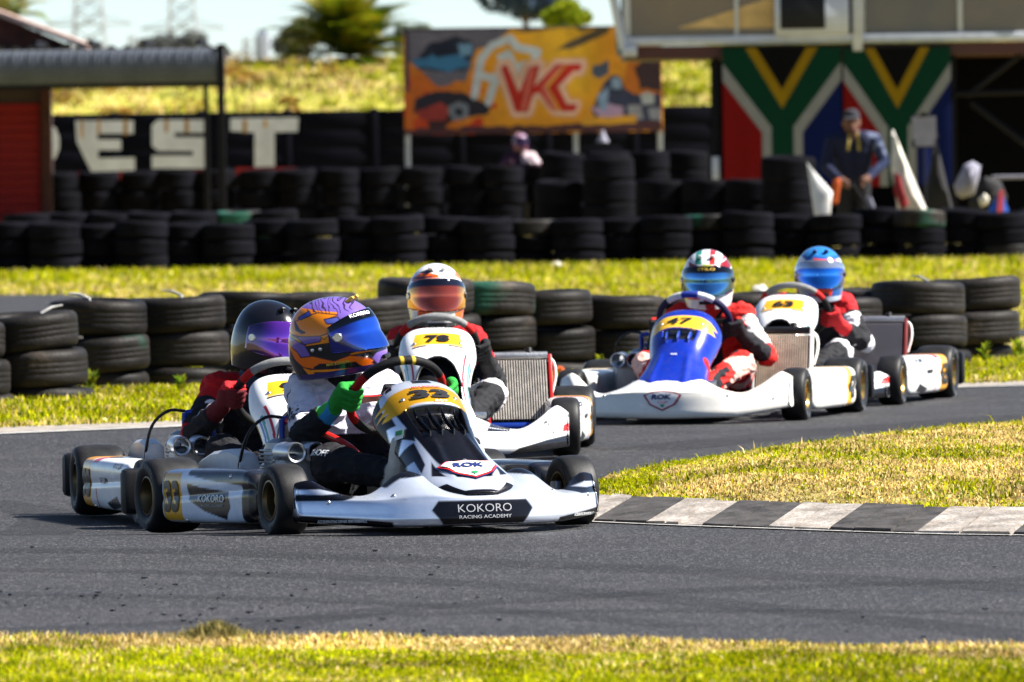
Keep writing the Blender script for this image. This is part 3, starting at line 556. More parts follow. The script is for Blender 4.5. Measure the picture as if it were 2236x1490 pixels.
# ------------------------------------------------------------------ brick building and shelter at the left
YB = 124.0
bl = empty('brick_building', (0, YB, 0)); tag(bl, 'red brick building with a red roller door at far left', 'building')
def bp(u, v, Y=YB): p = P(u, v, Y); return p.x, p.z
x0, x1 = bp(-260, 300)[0], bp(113, 300)[0]; xr = bp(90, 300)[0]; zt_ = bp(60, 110)[1]
MB().box(((x0 + xr) / 2, 1.6, zt_ / 2), (xr - x0, 3.0, zt_), 0.01).build('wall', M['mortar'], bl, False)
MB().box(((xr + x1) / 2, 0.06, zt_ / 2), (x1 - xr - 0.01, 0.10, zt_)).build('pier', M['mortar'], bl, False)
rows = int(zt_ / 0.086); wb = (x1 - xr)
for r_ in range(rows):                      # brick pier beside the door
    off = 0 if r_ % 2 else wb * 0.30
    for a, c in ((0, off if off else wb * 0.62), (off if off else wb * 0.62, wb)):
        MB().box((xr + (a + c) / 2, random.uniform(-0.008, 0.004), (r_ + 0.5) * 0.086), (c - a - 0.012, 0.11, 0.074), 0.004).build('brick', M['brick'], bl, False)
xd = bp(88, 300)[0]; zd = bp(40, 226)[1]
dr = empty('roller_door', (0, 0, 0), 0, bl)
for q in range(14): MB().box(((x0 + xd) / 2, 0.05, (q + 0.5) * zd / 14), (xd - x0, 0.03, zd / 14 - 0.006), 0.008).build('slat', M['redgate'], dr)
z_e = bp(150, 98)[1]; apex = bp(-120, -16); eav = bp(160, 92)
gb = MB(); gb.prism([(x0, z_e - 0.25), (eav[0] - 0.05, z_e - 0.25), (eav[0] - 0.05, eav[1] - 0.05), (apex[0], apex[1]), (x0, apex[1])], 0.25, 0.33).build('gable', M['brick'], bl, False)
for r_ in range(9):
    zz = z_e - 0.2 + r_ * 0.095; xe = np.interp(zz, [eav[1] - 0.05, apex[1]], [eav[0] - 0.1, apex[0]]); xx = bp(-10, 60)[0] - 0.1 * (r_ % 2)
    while xx < xe - 0.12: MB().box((xx + 0.11, 0.245, zz), (0.208, 0.03, 0.08), 0.004).build('brick', M['brick'], bl, False); xx += 0.225
e1, a1 = bp(192, 101), bp(-120, -16); rf = MB(); rf.prism([(e1[0], e1[1] - 0.05), (a1[0], a1[1] - 0.05), (a1[0], a1[1] + 0.03), (e1[0], e1[1] + 0.03)], -0.15, 3.0).build('roof', M['roofred'], bl, False)
YS = 121.0
sh = empty('shelter', (0, YS, 0)); tag(sh, 'open shelter with a corrugated grey roof edge and dark posts', 'shelter')
xl, xr_ = P(-220, 150, YS).x, P(492, 150, YS).x; zt1, zb1 = P(300, 102, YS).z, P(300, 182, YS).z
nw = 260; xs = np.linspace(xl, xr_, nw); wv = 0.026 * np.sin(xs * 2 * math.pi / 0.235)
# sloping corrugated roof sheet seen edge on, its underside dark
rows_ = [[(x_, 0.0 + wv_ * 0.0, zt1 + wv_) for x_, wv_ in zip(xs, wv)], [(x_, 3.2, zt1 - 0.12 + wv_) for x_, wv_ in zip(xs, wv)]]
rs = MB().loft(rows_, closed=False, cap=False).build('roof_sheet', M['sheet'], sh, True, sharp=80); md = rs.modifiers.new('t', 'SOLIDIFY'); md.thickness = 0.004
wv2 = 0.007 * np.sin(xs * 2 * math.pi / 0.12)
fs = MB().loft([[(x_, -0.03 + w_, zb1) for x_, w_ in zip(xs, wv2)], [(x_, -0.03 + w_, zt1 - 0.035) for x_, w_ in zip(xs, wv2)]], closed=False, cap=False).build('fascia_sheet', M['sheet'], sh, True, sharp=80); md = fs.modifiers.new('t', 'SOLIDIFY'); md.thickness = 0.003
MB().box(((xl + xr_) / 2, 0.06, zb1 - 0.035), (xr_ - xl, 0.08, 0.07), 0.004).build('edge_beam', M['darksteel'], sh, False)
for u, Y_, w_ in ((484, 0.0, 0.105), (451, 2.6, 0.075), (-60, 0.0, 0.1)):
    px = P(u, 300, YS + Y_).x; MB().box((px, Y_, (zt1 + 0.02) / 2), (w_, w_, zt1 + 0.02), 0.006).build('post', M['darksteel'], sh, False)
for q in range(6): MB().box((xl + (q + .5) * (xr_ - xl) / 6, 1.6, zt1 + 0.06), (0.06, 3.1, 0.10)).build('rafter', M['darksteel'], sh, False)

# ------------------------------------------------------------------ banner
YN = 129.0
def bu(u, v): q = P(u, v, YN); return q.x, q.z
bn = empty('banner', (0, YN, 0)); tag(bn, 'orange advertising banner with red VKC lettering and kart pictures', 'banner')
(bx0, bz1), (bx1, bz0) = bu(880, 63), bu(1447, 287); nu, nv = 300, 130; UX, VZ = np.meshgrid(np.linspace(0, 1, nu), np.linspace(0, 1, nv)); U, V = 880 + 567 * UX, 60 + 234 * VZ
xx, zz = bx0 + (bx1 - bx0) * UX, bz1 + (bz0 - bz1) * VZ
C_ = np.zeros((nv, nu, 3)); nzz = vnoise(U, V, 0.02, 40); nz2 = vnoise(U, V, 0.06, 41)
C_[:] = np.array([0.80, 0.36, 0.03]); w_ = np.clip((U - 1060) / 150, 0, 1) * np.clip((1330 - U) / 60, 0, 1) * np.clip((250 - V) / 60, 0, 1); C_ = C_ * (1 - w_[..., None]) + np.array([0.78, 0.45, 0.03]) * w_[..., None]
lf = np.clip((1090 - U) / 130, 0, 1)[..., None] * np.clip((V - 110) / 60, 0, 1)[..., None]; C_ = C_ * (1 - lf * 0.8) + np.array([0.62, 0.13, 0.025]) * lf * 0.8
C_ = np.where(((nzz > 0.62) & (U < 1010))[..., None], np.array([0.07, 0.03, 0.035]), C_); C_ = np.where(((nz2 > 0.80) & (U < 1090) & (V > 170))[..., None], np.array([0.6, 0.06, 0.02]), C_)
rt = (U > 1300) & (V < 250); C_ = np.where((rt & (U + V * 0.2 > 1400))[..., None], np.array([0.62, 0.20, 0.03]), C_)
def fill(poly, c, jit=0.0): C_[inpoly(U, V + jit * (nz2 - 0.5), poly)] = c
grid_ = (np.sin(U * 0.55) * np.sin(V * 0.6) > 0.1)
tl_ = inpoly(U, V + 14 * (nz2 - .5), [(880, 58), (1120, 58), (1090, 92), (1040, 110), (1020, 170), (960, 190), (885, 120)]); C_[tl_] = (0.22, 0.20, 0.26); C_[tl_ & grid_] = (0.10, 0.10, 0.14)
fill([(905, 130), (940, 95), (1000, 80), (1032, 92), (1035, 118), (1015, 152), (965, 160), (915, 150)], (0.02, 0.03, 0.06), 10); fill([(900, 125), (1010, 118), (1025, 140), (980, 158), (905, 142)], (0.06, 0.22, 0.42), 8); fill([(945, 95), (985, 88), (990, 120), (950, 125)], (0.012, 0.02, 0.05)); fill([(1000, 95), (1030, 95), (1030, 120), (1005, 122)], (0.20, 0.36, 0.55), 6)
fill([(880, 58), (1447, 58), (1447, 62), (880, 66)], (0.05, 0.04, 0.05)); fill([(882, 65), (892, 65), (892, 200), (884, 200)], (0.06, 0.05, 0.09))
fill([(905, 215), (950, 200), (1005, 200), (1060, 225), (1072, 235), (1060, 252), (985, 262), (930, 250), (900, 245)], (0.035, 0.03, 0.05), 8); fill([(905, 240), (960, 225), (985, 240), (970, 262), (915, 262)], (0.40, 0.06, 0.05), 6); fill([(978, 232), (1000, 222), (1022, 232), (1020, 258), (990, 266), (978, 250)], (0.22, 0.25, 0.30), 4); fill([(990, 238), (1008, 236), (1010, 252), (994, 254)], (0.03, 0.03, 0.04))
for p in ([(1120, 70), (1190, 55), (1250, 55), (1160, 72)], [(1215, 112), (1250, 90), (1340, 52), (1330, 75), (1260, 108)], [(1250, 60), (1330, 50), (1330, 62), (1270, 72)]): fill(p, (0.12, 0.09, 0.06), 4)
kl = [[(1035, 210), (1050, 130), (1075, 100), (1115, 85), (1130, 105), (1175, 115), (1165, 140), (1140, 145)], [(1050, 165), (1080, 175), (1110, 118), (1130, 165)], [(1065, 225), (1080, 180), (1130, 165), (1110, 200)]]
for p in kl: C_[pdist(U, V, p, False) < 8.5] = (0.58, 0.64, 0.70)
fill([(1085, 120), (1115, 112), (1128, 150), (1095, 170)], (0.58, 0.64, 0.70))
vkc = [[(1093, 148), (1107, 142), (1133, 205), (1155, 148), (1180, 143), (1165, 192), (1218, 142), (1272, 142), (1268, 158), (1250, 158), (1220, 192), (1238, 232), (1258, 232), (1250, 248), (1212, 246), (1180, 205), (1165, 206), (1152, 248), (1124, 248)]]
d_ = pdist(U, V, vkc[0]); in_ = inpoly(U, V, vkc[0]); C_[(d_ < 13) & ~in_] = (0.78, 0.42, 0.24); C_[(d_ < 8) & ~in_] = (0.80, 0.55, 0.45)
V_ = [(1093, 148), (1107, 142), (1133, 205), (1155, 148), (1180, 143), (1150, 248), (1124, 248)]; K_ = [(1165, 146), (1180, 143), (1162, 196), (1216, 142), (1236, 142), (1190, 192), (1218, 246), (1205, 246), (1177, 205), (1163, 210), (1152, 248), (1138, 248)]; C2 = [(1240, 142), (1272, 142), (1268, 158), (1254, 158), (1218, 192), (1238, 232), (1262, 232), (1254, 248), (1226, 248), (1196, 194)]
for q, p in enumerate((V_, K_, C2)): C_[inpoly(U, V, p)] = (0.56, 0.035, 0.02); 
for p in ([(1158, 150), (1166, 150), (1145, 244), (1137, 244)], [(1222, 148), (1232, 148), (1192, 190), (1216, 244), (1206, 244), (1182, 194)]): C_[inpoly(U, V, p)] = (0.66, 0.20, 0.16)
fill([(1295, 145), (1330, 138), (1330, 165), (1310, 180), (1292, 168)], (0.10, 0.13, 0.2), 8); fill([(1318, 190), (1335, 172), (1358, 172), (1365, 200), (1400, 215), (1445, 210), (1445, 285), (1370, 275), (1300, 262), (1290, 245)], (0.06, 0.07, 0.13), 10); fill([(1335, 178), (1347, 173), (1358, 180), (1356, 198), (1338, 198)], (0.35, 0.48, 0.68)); fill([(1290, 240), (1330, 232), (1360, 240), (1360, 258), (1310, 262)], (0.52, 0.36, 0.55), 6); fill([(1305, 215), (1330, 195), (1325, 245), (1310, 250)], (0.30, 0.42, 0.62), 6)
fill([(1398, 212), (1415, 206), (1430, 214), (1428, 232), (1405, 236)], (0.55, 0.58, 0.62), 4); fill([(1370, 240), (1400, 236), (1405, 268), (1375, 270)], (0.36, 0.36, 0.42), 8); fill([(1415, 245), (1445, 240), (1445, 270), (1420, 272)], (0.32, 0.33, 0.40), 8); fill([(1385, 150), (1447, 100), (1447, 205), (1400, 200)], (0.07, 0.04, 0.05), 16); fill([(1345, 70), (1370, 60), (1375, 120), (1350, 130)], (0.05, 0.20, 0.26), 8)
fill([(880, 282), (1447, 272), (1447, 294), (880, 296)], (0.10, 0.04, 0.05), 8); fill([(900, 262), (930, 258), (935, 280), (900, 284)], (0.60, 0.08, 0.02), 8); fill([(1270, 262), (1390, 258), (1390, 275), (1270, 280)], (0.72, 0.38, 0.04), 4)
C_ = np.clip(C_, 0, 1) ** 1.12 * (0.78 + 0.2 * nz2)[..., None]
yy_ = 0.02 * np.sin(UX * 9) * np.sin(VZ * 3.1) - 0.11
i = np.arange(nv - 1)[:, None] * nu; j = np.arange(nu - 1)[None]; f = np.stack([i + j, i + nu + j, i + nu + j + 1, i + j + 1], -1).reshape(-1, 4)
o = link('printed_sheet', mesh(np.stack([xx, yy_, zz], -1).reshape(-1, 3), f, M['flat'], True, C_.reshape(-1, 3)), bn); md = o.modifiers.new('t', 'SOLIDIFY'); md.thickness = 0.004
for u in (888, 1256, 1440): MB().box((bu(u, 200)[0], 0.0, bz1 / 2), (0.075, 0.06, bz1 - 0.02), 0.006).build('post', M['pylon'], bn, False)
for zq in (bz0 + 0.05, bz1 - 0.05): MB().box(((bx0 + bx1) / 2, -0.055, zq), (bx1 - bx0, 0.03, 0.05), 0.004).build('rail', M['darksteel'], bn, False)

# ------------------------------------------------------------------ raised cabin at the right
YC = 101.0
cb = empty('race_control_cabin', (0, YC, 0)); tag(cb, 'raised cabin with brown windows and silver rails at upper right', 'building')
def cu(u, v, dy=0): q = P(u, v, YC + dy); return q.x, q.z
X0, X1 = cu(1366, 90)[0], cu(2420, 90)[0]; zfl = cu(1800, 124)[1]; zf1 = cu(1800, 96)[1]; zr = cu(1800, 76)[1]
MB().box(((X0 + X1) / 2, 2.0, (zfl + zf1) / 2), (X1 - X0, 4.0, zf1 - zfl), 0.01).build('floor_beam', M['fascia'], cb, False)
MB().box(((X0 + X1) / 2, -0.03, (zf1 + zr) / 2 + 0.005), (X1 - X0, 0.06, zr - zf1), 0.012).build('sill_rail', M['silverrail'], cb)
ztp = zr + 1.5
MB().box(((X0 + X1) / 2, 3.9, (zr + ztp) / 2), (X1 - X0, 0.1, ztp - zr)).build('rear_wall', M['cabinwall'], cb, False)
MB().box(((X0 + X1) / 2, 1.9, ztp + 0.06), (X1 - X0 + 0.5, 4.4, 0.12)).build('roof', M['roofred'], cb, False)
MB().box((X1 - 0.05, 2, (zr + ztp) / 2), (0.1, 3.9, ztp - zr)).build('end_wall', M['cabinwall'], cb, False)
for a, c, m_ in ((1376, 1604, 'pane'), (1612, 1692, 'pane'), (1890, 2090, 'pane2'), (2102, 2400, 'pane2')):
    MB().box(((cu(a, 30)[0] + cu(c, 30)[0]) / 2, 0.04, (zr + ztp) / 2), (cu(c, 30)[0] - cu(a, 30)[0], 0.012, ztp - zr), 0.0).build('window_pane', M[m_], cb, False)
MB().prism([cu(1478, 62), cu(1690, -8), cu(1690, 62)], 0.015, 0.028).build('window_wedge', M['window_wedge'], cb, False)  # tan wedge drawing the bright diagonal across the pane
for u, w_ in ((1368, 0.09), (1608, 0.05), (2096, 0.06), (1884, 0.05)):
    MB().box((cu(u, 30)[0], 0.02, (zr + ztp) / 2), (w_, 0.08, ztp - zr + 0.02), 0.01).build('mullion', M['silverrail'], cb)
MB().box((cu(1871, 30)[0], -0.09, (cu(1871, 112)[1] + ztp) / 2), (0.125, 0.11, ztp - cu(1871, 112)[1]), 0.02).build('drain_pipe', M['silverrail'], cb)
q0, q1 = cu(1338, -10), cu(1362, 108); MB().tube([(q0[0], -0.05, q0[1]), (q1[0], -0.05, q1[1])], 0.055, 10).build('corner_strut', M['silverrail'], cb)
MB().box((cu(1375, 112)[0], -0.06, cu(1375, 112)[1]), (0.18, 0.12, 0.14), 0.02).build('strut_foot', M['silverrail'], cb)
ac = empty('air_conditioner', (0, 0, 0), 0, cb)
aw = cu(1852, 30)[0] - cu(1690, 30)[0]; axc = (cu(1852, 30)[0] + cu(1690, 30)[0]) / 2; MB().box((axc, -0.12, zr + 0.25), (aw, 0.24, 0.50), 0.03).build('casing', M['silverrail'], ac)
gxc = (cu(1802, 30)[0] + cu(1700, 30)[0]) / 2; MB().box((gxc, -0.243, zr + 0.27), (0.55, 0.012, 0.40), 0.004).build('grille', M['black'], ac)
for q in range(9): MB().box((gxc, -0.252, zr + 0.10 + q * 0.042), (0.54, 0.008, 0.010)).build('louvre', M['darksteel'], ac, False)
for u in (1566, 2082, 2300): MB().box((cu(u, 300)[0], 0.15, zfl / 2), (0.09, 0.09, zfl), 0.006).build('column', M['darksteel'], cb, False)
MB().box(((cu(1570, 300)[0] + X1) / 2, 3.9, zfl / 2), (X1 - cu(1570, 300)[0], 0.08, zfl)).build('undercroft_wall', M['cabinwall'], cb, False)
for a, c in (((2085, 205), (2260, 200)), ((2120, 225), (2260, 330)), ((2110, 210), (2240, 110))):
    p0, p1 = cu(*a, 0.1), cu(*c, 0.1); MB().tube([(p0[0], 0.1, p0[1]), (p1[0], 0.1, p1[1])], 0.035, 8).build('brace', M['darksteel'], cb)
MB().box((cu(1563, 380)[0], -0.02, cu(1563, 380)[1]), (0.09, 0.03, 0.42), 0.005).build('white_sign', M['silverrail'], cb)
# two national flags hung upright under the cabin
def sa_flag(label, u0, u1, seed):
    fl = empty('national_flag', (0, YC - 0.12, 0)); tag(fl, label, 'flag', 'flags hung under the cabin'); a, zt0 = cu(u0, 104); b_, zb0 = cu(u1, 405); nu, nv = 130, 150
    UX, VZ = np.meshgrid(np.linspace(-0.5, 0.5, nu), np.linspace(0, 1.0, nv)); y = VZ * 300.0; x = UX * 265.0; ax = np.abs(x)
    C_ = np.zeros((nv, nu, 3)); C_[:] = np.where((x < 0)[..., None], np.array([0.38, 0.012, 0.012]), np.array([0.008, 0.02, 0.14]))
    arm = y - (172 - ax * 1.38)              # signed height below the outer edge of the Y
    wedge = np.where(ax > 45, (280 - ax * 0 > 0) & (y < 288 - (ax - 25) * 1.5 - 0), True)
    edge = np.where(ax > 25, 172 - (ax - 25) * 1.28, 1e9)            # lower outer border of green arm
    green = (y < edge) | (ax < 25); white = (y < edge + 38) | (ax < 46); C_[white] = (0.50, 0.51, 0.52); C_[green] = (0.005, 0.075, 0.04)
    C_[y < 133 - ax * 1.62] = (0.55, 0.33, 0.012); C_[y < 93 - ax * 1.62] = (0.006, 0.006, 0.008); C_ *= 0.42  # all flag colours dimmed for the shade under the cabin
    yy = 0.015 * np.sin(UX * 14 + seed) * (0.3 + VZ) + 0.008 * np.sin(UX * 31 + seed * 2)
    i = np.arange(nv - 1)[:, None] * nu; j = np.arange(nu - 1)[None]; f = np.stack([i + j, i + nu + j, i + nu + j + 1, i + j + 1], -1).reshape(-1, 4)
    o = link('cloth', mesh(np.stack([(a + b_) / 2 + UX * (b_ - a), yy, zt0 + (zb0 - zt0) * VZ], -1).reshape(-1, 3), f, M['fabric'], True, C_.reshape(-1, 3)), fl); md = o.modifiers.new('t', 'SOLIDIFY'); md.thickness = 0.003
    MB().tube([(a + 0.01, 0, zt0), (b_ - 0.01, 0, zt0)], 0.014, 8).build('hanging_rod', M['darksteel'], fl); return fl
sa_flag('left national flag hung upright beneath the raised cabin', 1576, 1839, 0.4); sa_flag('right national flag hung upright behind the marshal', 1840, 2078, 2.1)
# ------------------------------------------------------------------ tyre barriers
def tyre_mesh(Rr, h, seed, seg=44, m=None, green=0.0):
    rs = random.Random(seed); g = 0.0012
    prof = [(Rr * 0.60, h * 0.12), (Rr * 0.66, h * 0.04), (Rr * 0.80, 0.0), (Rr * 0.92, h * 0.03), (Rr * 0.97, h * 0.09), (Rr * 0.993, h * 0.17)]
    for k in range(4):
        a = h * (0.24 + 0.145 * k); prof += [(Rr, a), (Rr, a + h * 0.11)]
        if k < 3: prof += [(Rr - g, a + h * 0.118), (Rr - g, a + h * 0.137)]
    prof += [(Rr * 0.993, h * 0.84), (Rr * 0.97, h * 0.92), (Rr * 0.92, h * 0.975), (Rr * 0.80, h), (Rr * 0.66, h * 0.96), (Rr * 0.60, h * 0.88), (Rr * 0.63, h * 0.6), (Rr * 0.88, h * 0.55), (Rr * 0.88, h * 0.45), (Rr * 0.63, h * 0.4)]
    mb = MB().lathe(prof, seg, 'Z'); v = np.array(mb.v); a = np.arctan2(v[:, 1], v[:, 0]); ph = rs.uniform(0, 6)
    k = 1 + 0.012 * np.sin(2 * a + ph) + 0.007 * np.sin(3 * a + 2 * ph); v[:, 0] *= k; v[:, 1] *= k
    v[:, 2] += 0.006 * np.sin(a + ph) + 0.005 * np.sin(2 * a - ph)
    return mesh(v, [q[::-1] for q in mb.f], m or M['oldrubber'], True, sharp=None)
def old_rubber(name, green):
    m = bpy.data.materials.new(name); m.use_nodes = True; N, L = nodes(m); b = N['Principled BSDF']; tc = N.new('ShaderNodeTexCoord'); gm = N.new('ShaderNodeNewGeometry')
    n1 = N.new('ShaderNodeTexNoise'); n1.inputs['Scale'].default_value = 3.0; n1.inputs['Detail'].default_value = 8; n1.inputs['Roughness'].default_value = 0.7; L.new(gm.outputs['Position'], n1.inputs['Vector'])
    cr = N.new('ShaderNodeValToRGB'); e = cr.color_ramp.elements; e[0].position, e[0].color = 0.35, (0.0055, 0.005, 0.005, 1); e[1].position, e[1].color = 0.78, (0.095, 0.075, 0.06, 1); q = e.new(0.58); q.color = (0.020, 0.0175, 0.0165, 1); L.new(n1.outputs['Fac'], cr.inputs['Fac'])
    oi = N.new('ShaderNodeObjectInfo'); rr_ = N.new('ShaderNodeMapRange'); rr_.inputs['To Min'].default_value = 0.55; rr_.inputs['To Max'].default_value = 1.35; L.new(oi.outputs['Random'], rr_.inputs['Value']); hv = N.new('ShaderNodeHueSaturation'); L.new(rr_.outputs[0], hv.inputs['Value']); L.new(cr.outputs[0], hv.inputs['Color']); out = hv.outputs[0]
    if green:
        n2 = N.new('ShaderNodeTexNoise'); n2.inputs['Scale'].default_value = 1.7; n2.inputs['Detail'].default_value = 3; L.new(gm.outputs['Position'], n2.inputs['Vector']); mr = N.new('ShaderNodeMapRange'); mr.inputs['From Min'].default_value = 0.52; mr.inputs['From Max'].default_value = 0.62; mr.inputs['To Max'].default_value = green; L.new(n2.outputs['Fac'], mr.inputs['Value'])
        mx = N.new('ShaderNodeMix'); mx.data_type = 'RGBA'; L.new(mr.outputs[0], mx.inputs['Factor']); L.new(out, mx.inputs['A']); mx.inputs['B'].default_value = (0.02, 0.13, 0.085, 1); out = mx.outputs['Result']
    L.new(out, b.inputs['Base Color']); b.inputs['Roughness'].default_value = 0.55; b.inputs['Specular IOR Level'].default_value = 0.12
    nb = N.new('ShaderNodeTexNoise'); nb.inputs['Scale'].default_value = 60; nb.inputs['Detail'].default_value = 6; L.new(tc.outputs['Object'], nb.inputs['Vector']); bp_ = N.new('ShaderNodeBump'); bp_.inputs['Strength'].default_value = 0.35; bp_.inputs['Distance'].default_value = 0.01; L.new(nb.outputs['Fac'], bp_.inputs['Height']); L.new(bp_.outputs[0], b.inputs['Normal'])
    return m
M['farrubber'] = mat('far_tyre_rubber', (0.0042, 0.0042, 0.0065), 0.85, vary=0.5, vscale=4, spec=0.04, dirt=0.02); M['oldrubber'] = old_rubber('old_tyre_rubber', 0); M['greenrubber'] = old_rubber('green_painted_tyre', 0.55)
NEAR = [tyre_mesh(0.285, 0.200, s) for s in range(5)]; NEARG = [tyre_mesh(0.285, 0.200, s + 20, m=M['greenrubber']) for s in range(2)]
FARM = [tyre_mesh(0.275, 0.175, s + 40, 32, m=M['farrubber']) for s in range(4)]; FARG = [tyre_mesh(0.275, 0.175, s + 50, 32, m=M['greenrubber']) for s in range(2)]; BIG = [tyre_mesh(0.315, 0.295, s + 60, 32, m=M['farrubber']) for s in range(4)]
ORD = ['first', 'second', 'third', 'fourth', 'fifth', 'sixth', 'seventh', 'eighth', 'ninth', 'tenth', 'eleventh', 'twelfth', 'thirteenth', 'fourteenth', 'fifteenth', 'sixteenth', 'seventeenth', 'eighteenth', 'nineteenth', 'twentieth',
       'twenty-first', 'twenty-second', 'twenty-third', 'twenty-fourth', 'twenty-fifth', 'twenty-sixth', 'twenty-seventh', 'twenty-eighth', 'twenty-ninth', 'thirtieth']
LEV = {1: ['only'], 2: ['bottom', 'top'], 3: ['bottom', 'middle', 'top'], 4: ['bottom', 'second lowest', 'third lowest', 'top'], 5: ['bottom', 'second lowest', 'middle', 'second highest', 'top']}
def put(me, loc, label, group, tilt=(0, 0)):
    o = bpy.data.objects.new('barrier_tyre', me); COL.objects.link(o); o.location = loc; o.rotation_euler = (tilt[0], tilt[1], random.uniform(0, 6.28)); tag(o, label, 'tyre', group); return o
# near stacks: (right edge u, top v, count, right-edge shifts of lower tyres, Y, where)
near = [(8, 700, 3, (10, 22), 44.2, 'at the far left picture edge'), (173, 683, 3, (20, 30), 44.6, 'beside the left picture edge'), (324, 653, 3, (5, 4), 46.3, 'second from the left picture edge'), (490, 647, 3, (9, 3), 46.8, 'left of the black helmet'),
        (640, 637, 3, (4, 8), 48.6, 'behind the black helmet'), (783, 639, 3, (6, 6), 48.4, 'behind the orange helmet'), (905, 652, 3, (8, 5), 46.9, 'just left of the white and orange helmet'), (1037, 608, 4, (10, 6, 10), 47.6, 'behind the white and orange helmet'),
        (1168, 615, 4, (6, 4, 2), 48.0, 'right of the white and orange helmet'), (1294, 635, 4, (10, 8, 4), 48.3, 'above the middle kart radiator'), (1449, 644, 3, (8, 12), 48.7, 'left of the blue nosed kart'), (1590, 650, 3, (6, 8), 49.2, 'behind the red and white helmet'), (1722, 640, 3, (6, 10), 49.6, 'between the red and blue helmets'),
        (1842, 648, 3, (6, 8), 49.8, 'behind the blue helmet'), (1930, 652, 3, (8, 6), 48.2, 'right of the blue helmet'), (2009, 632, 3, (10, 12), 48.9, 'behind the rearmost kart radiator'), (2110, 613, 4, (2, 8, 12), 48.6, 'second from the right picture edge'), (2232, 606, 4, (-8, -20, -24), 49.6, 'at the right picture edge')]
for si, (ue, vt, cnt, sh_, Y_, where) in enumerate(near):
    r_ = 0.285; top = P(ue, vt, Y_).z; hs = top / cnt if abs(top / cnt - 0.2) < 0.035 else 0.2; sc_ = hs / 0.2; base0 = top - hs * cnt
    for k in range(cnt):
        lv = cnt - 1 - k; shf = 0 if lv == 0 else sh_[min(lv - 1, len(sh_) - 1)]; s_ = F / Y_; xr2 = P(ue + shf, vt, Y_).x
        green = si in (6, 8) and lv == 0 or (si == 2 and lv > 0 and random.random() < .7)
        me = (NEARG if green else NEAR)[(si + k) % (2 if green else 5)]
        o = put(me, (xr2 - r_, Y_ + random.uniform(-0.02, 0.02), base0 + k * hs), '%s %styre in the near stack %s' % (LEV[cnt][k], 'green smeared ' if green else 'worn black ', where), 'tyres of the near barrier', (R(random.uniform(-2.0, 2.0)), R(random.uniform(-2.5, 2.5)))); rs_ = random.uniform(0.95, 1.03); o.scale = (rs_, rs_, sc_)
        if lv == 0 and si in (1, 2, 3, 7, 15, 16):
            a = random.uniform(-2.6, -1.0); pth = [(0.14 * math.cos(a), 0.14 * math.sin(a), 0.14), (0.18 * math.cos(a), 0.18 * math.sin(a), 0.20), (0.20 * math.cos(a + .3), 0.20 * math.sin(a + .3), 0.228), (0.235 * math.cos(a + .55), 0.235 * math.sin(a + .55), 0.235)]
            MB().tube(pth, [0.006, 0.009, 0.008, 0.003], 6).build('rope_end', M['ropey'] if 'ropey' in M else M['linepaint'], o)
# far wall: columns along the back of the sunlit grass band
ci = 0; u = -70
while u < 2330:
    Y_ = 85.0 + (0.28 if ci % 2 else 0.0) + random.uniform(-.05, .05); c = P(u, 540, Y_); hs = random.uniform(0.165, 0.185); zb_ = random.uniform(-0.01, 0.01)
    for k in range(3):
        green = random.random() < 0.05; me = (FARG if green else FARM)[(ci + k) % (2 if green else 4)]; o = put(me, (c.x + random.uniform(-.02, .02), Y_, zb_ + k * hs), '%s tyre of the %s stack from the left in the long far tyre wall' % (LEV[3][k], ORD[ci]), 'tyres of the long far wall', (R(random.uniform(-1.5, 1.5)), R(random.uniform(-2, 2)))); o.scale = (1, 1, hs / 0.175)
    ci += 1; u += random.uniform(88, 98)
# back rows before the black wall
bi = 0; u = 128
while u < 1200:
    Y_ = 127.0 + random.uniform(-.15, .15); c = P(u, 400, Y_); n_ = 3
    for k in range(n_):
        o = put(BIG[(bi + k) % 4], (c.x + random.uniform(-.05, .05), Y_, k * 0.295), '%s big tyre of the %s stack from the left in front of the black wall' % (LEV[n_][k], ORD[bi]), 'big tyres in front of the black wall', (R(random.uniform(-3, 3)), R(random.uniform(-4, 4))))
    bi += 1; u += random.uniform(84, 94)
for q, (u, Y_, n_) in enumerate(((1228, 118, 4), (1330, 117, 4), (1415, 118, 4), (1500, 119, 4))):
    c = P(u, 400, Y_)
    for k in range(n_): put(BIG[(q + k) % 4], (c.x, Y_, k * 0.27), '%s big tyre of the %s tall stack under the right half of the banner' % (LEV[n_][k], ORD[q]), 'big tyres under the banner', (R(random.uniform(-3, 3)), R(random.uniform(-3, 3))))
for q, (u, Y_, n_) in enumerate(((1225, 99, 3), (1330, 98.5, 4), (1445, 96.5, 3), (1545, 96.2, 3), (1640, 95.8, 3), (1722, 95.0, 4))):
    c = P(u, 440, Y_)
    for k in range(n_): put(BIG[(q + k) % 4], (c.x, Y_, k * 0.262), '%s big tyre of the %s stack from the left below the left national flag' % (LEV[n_][k], ORD[q]), 'big tyres below the national flags', (R(random.uniform(-3, 3)), R(random.uniform(-3, 3))))
for q, (u, n_) in enumerate(((60, 3), (150, 3), (245, 3), (330, 3), (425, 3), (520, 3), (600, 3))):
    Y_ = 92.5; c = P(u, 480, Y_)
    for k in range(n_): put((FARG if (q + k) % 7 == 0 else FARM)[(q + k) % 2], (c.x, Y_ + random.uniform(-.1, .1), k * 0.195), '%s tyre of the %s stack from the left just behind the long far wall' % (LEV[n_][k], ORD[q]), 'tyres just behind the long far wall', (R(random.uniform(-3, 3)), R(random.uniform(-3, 3))))
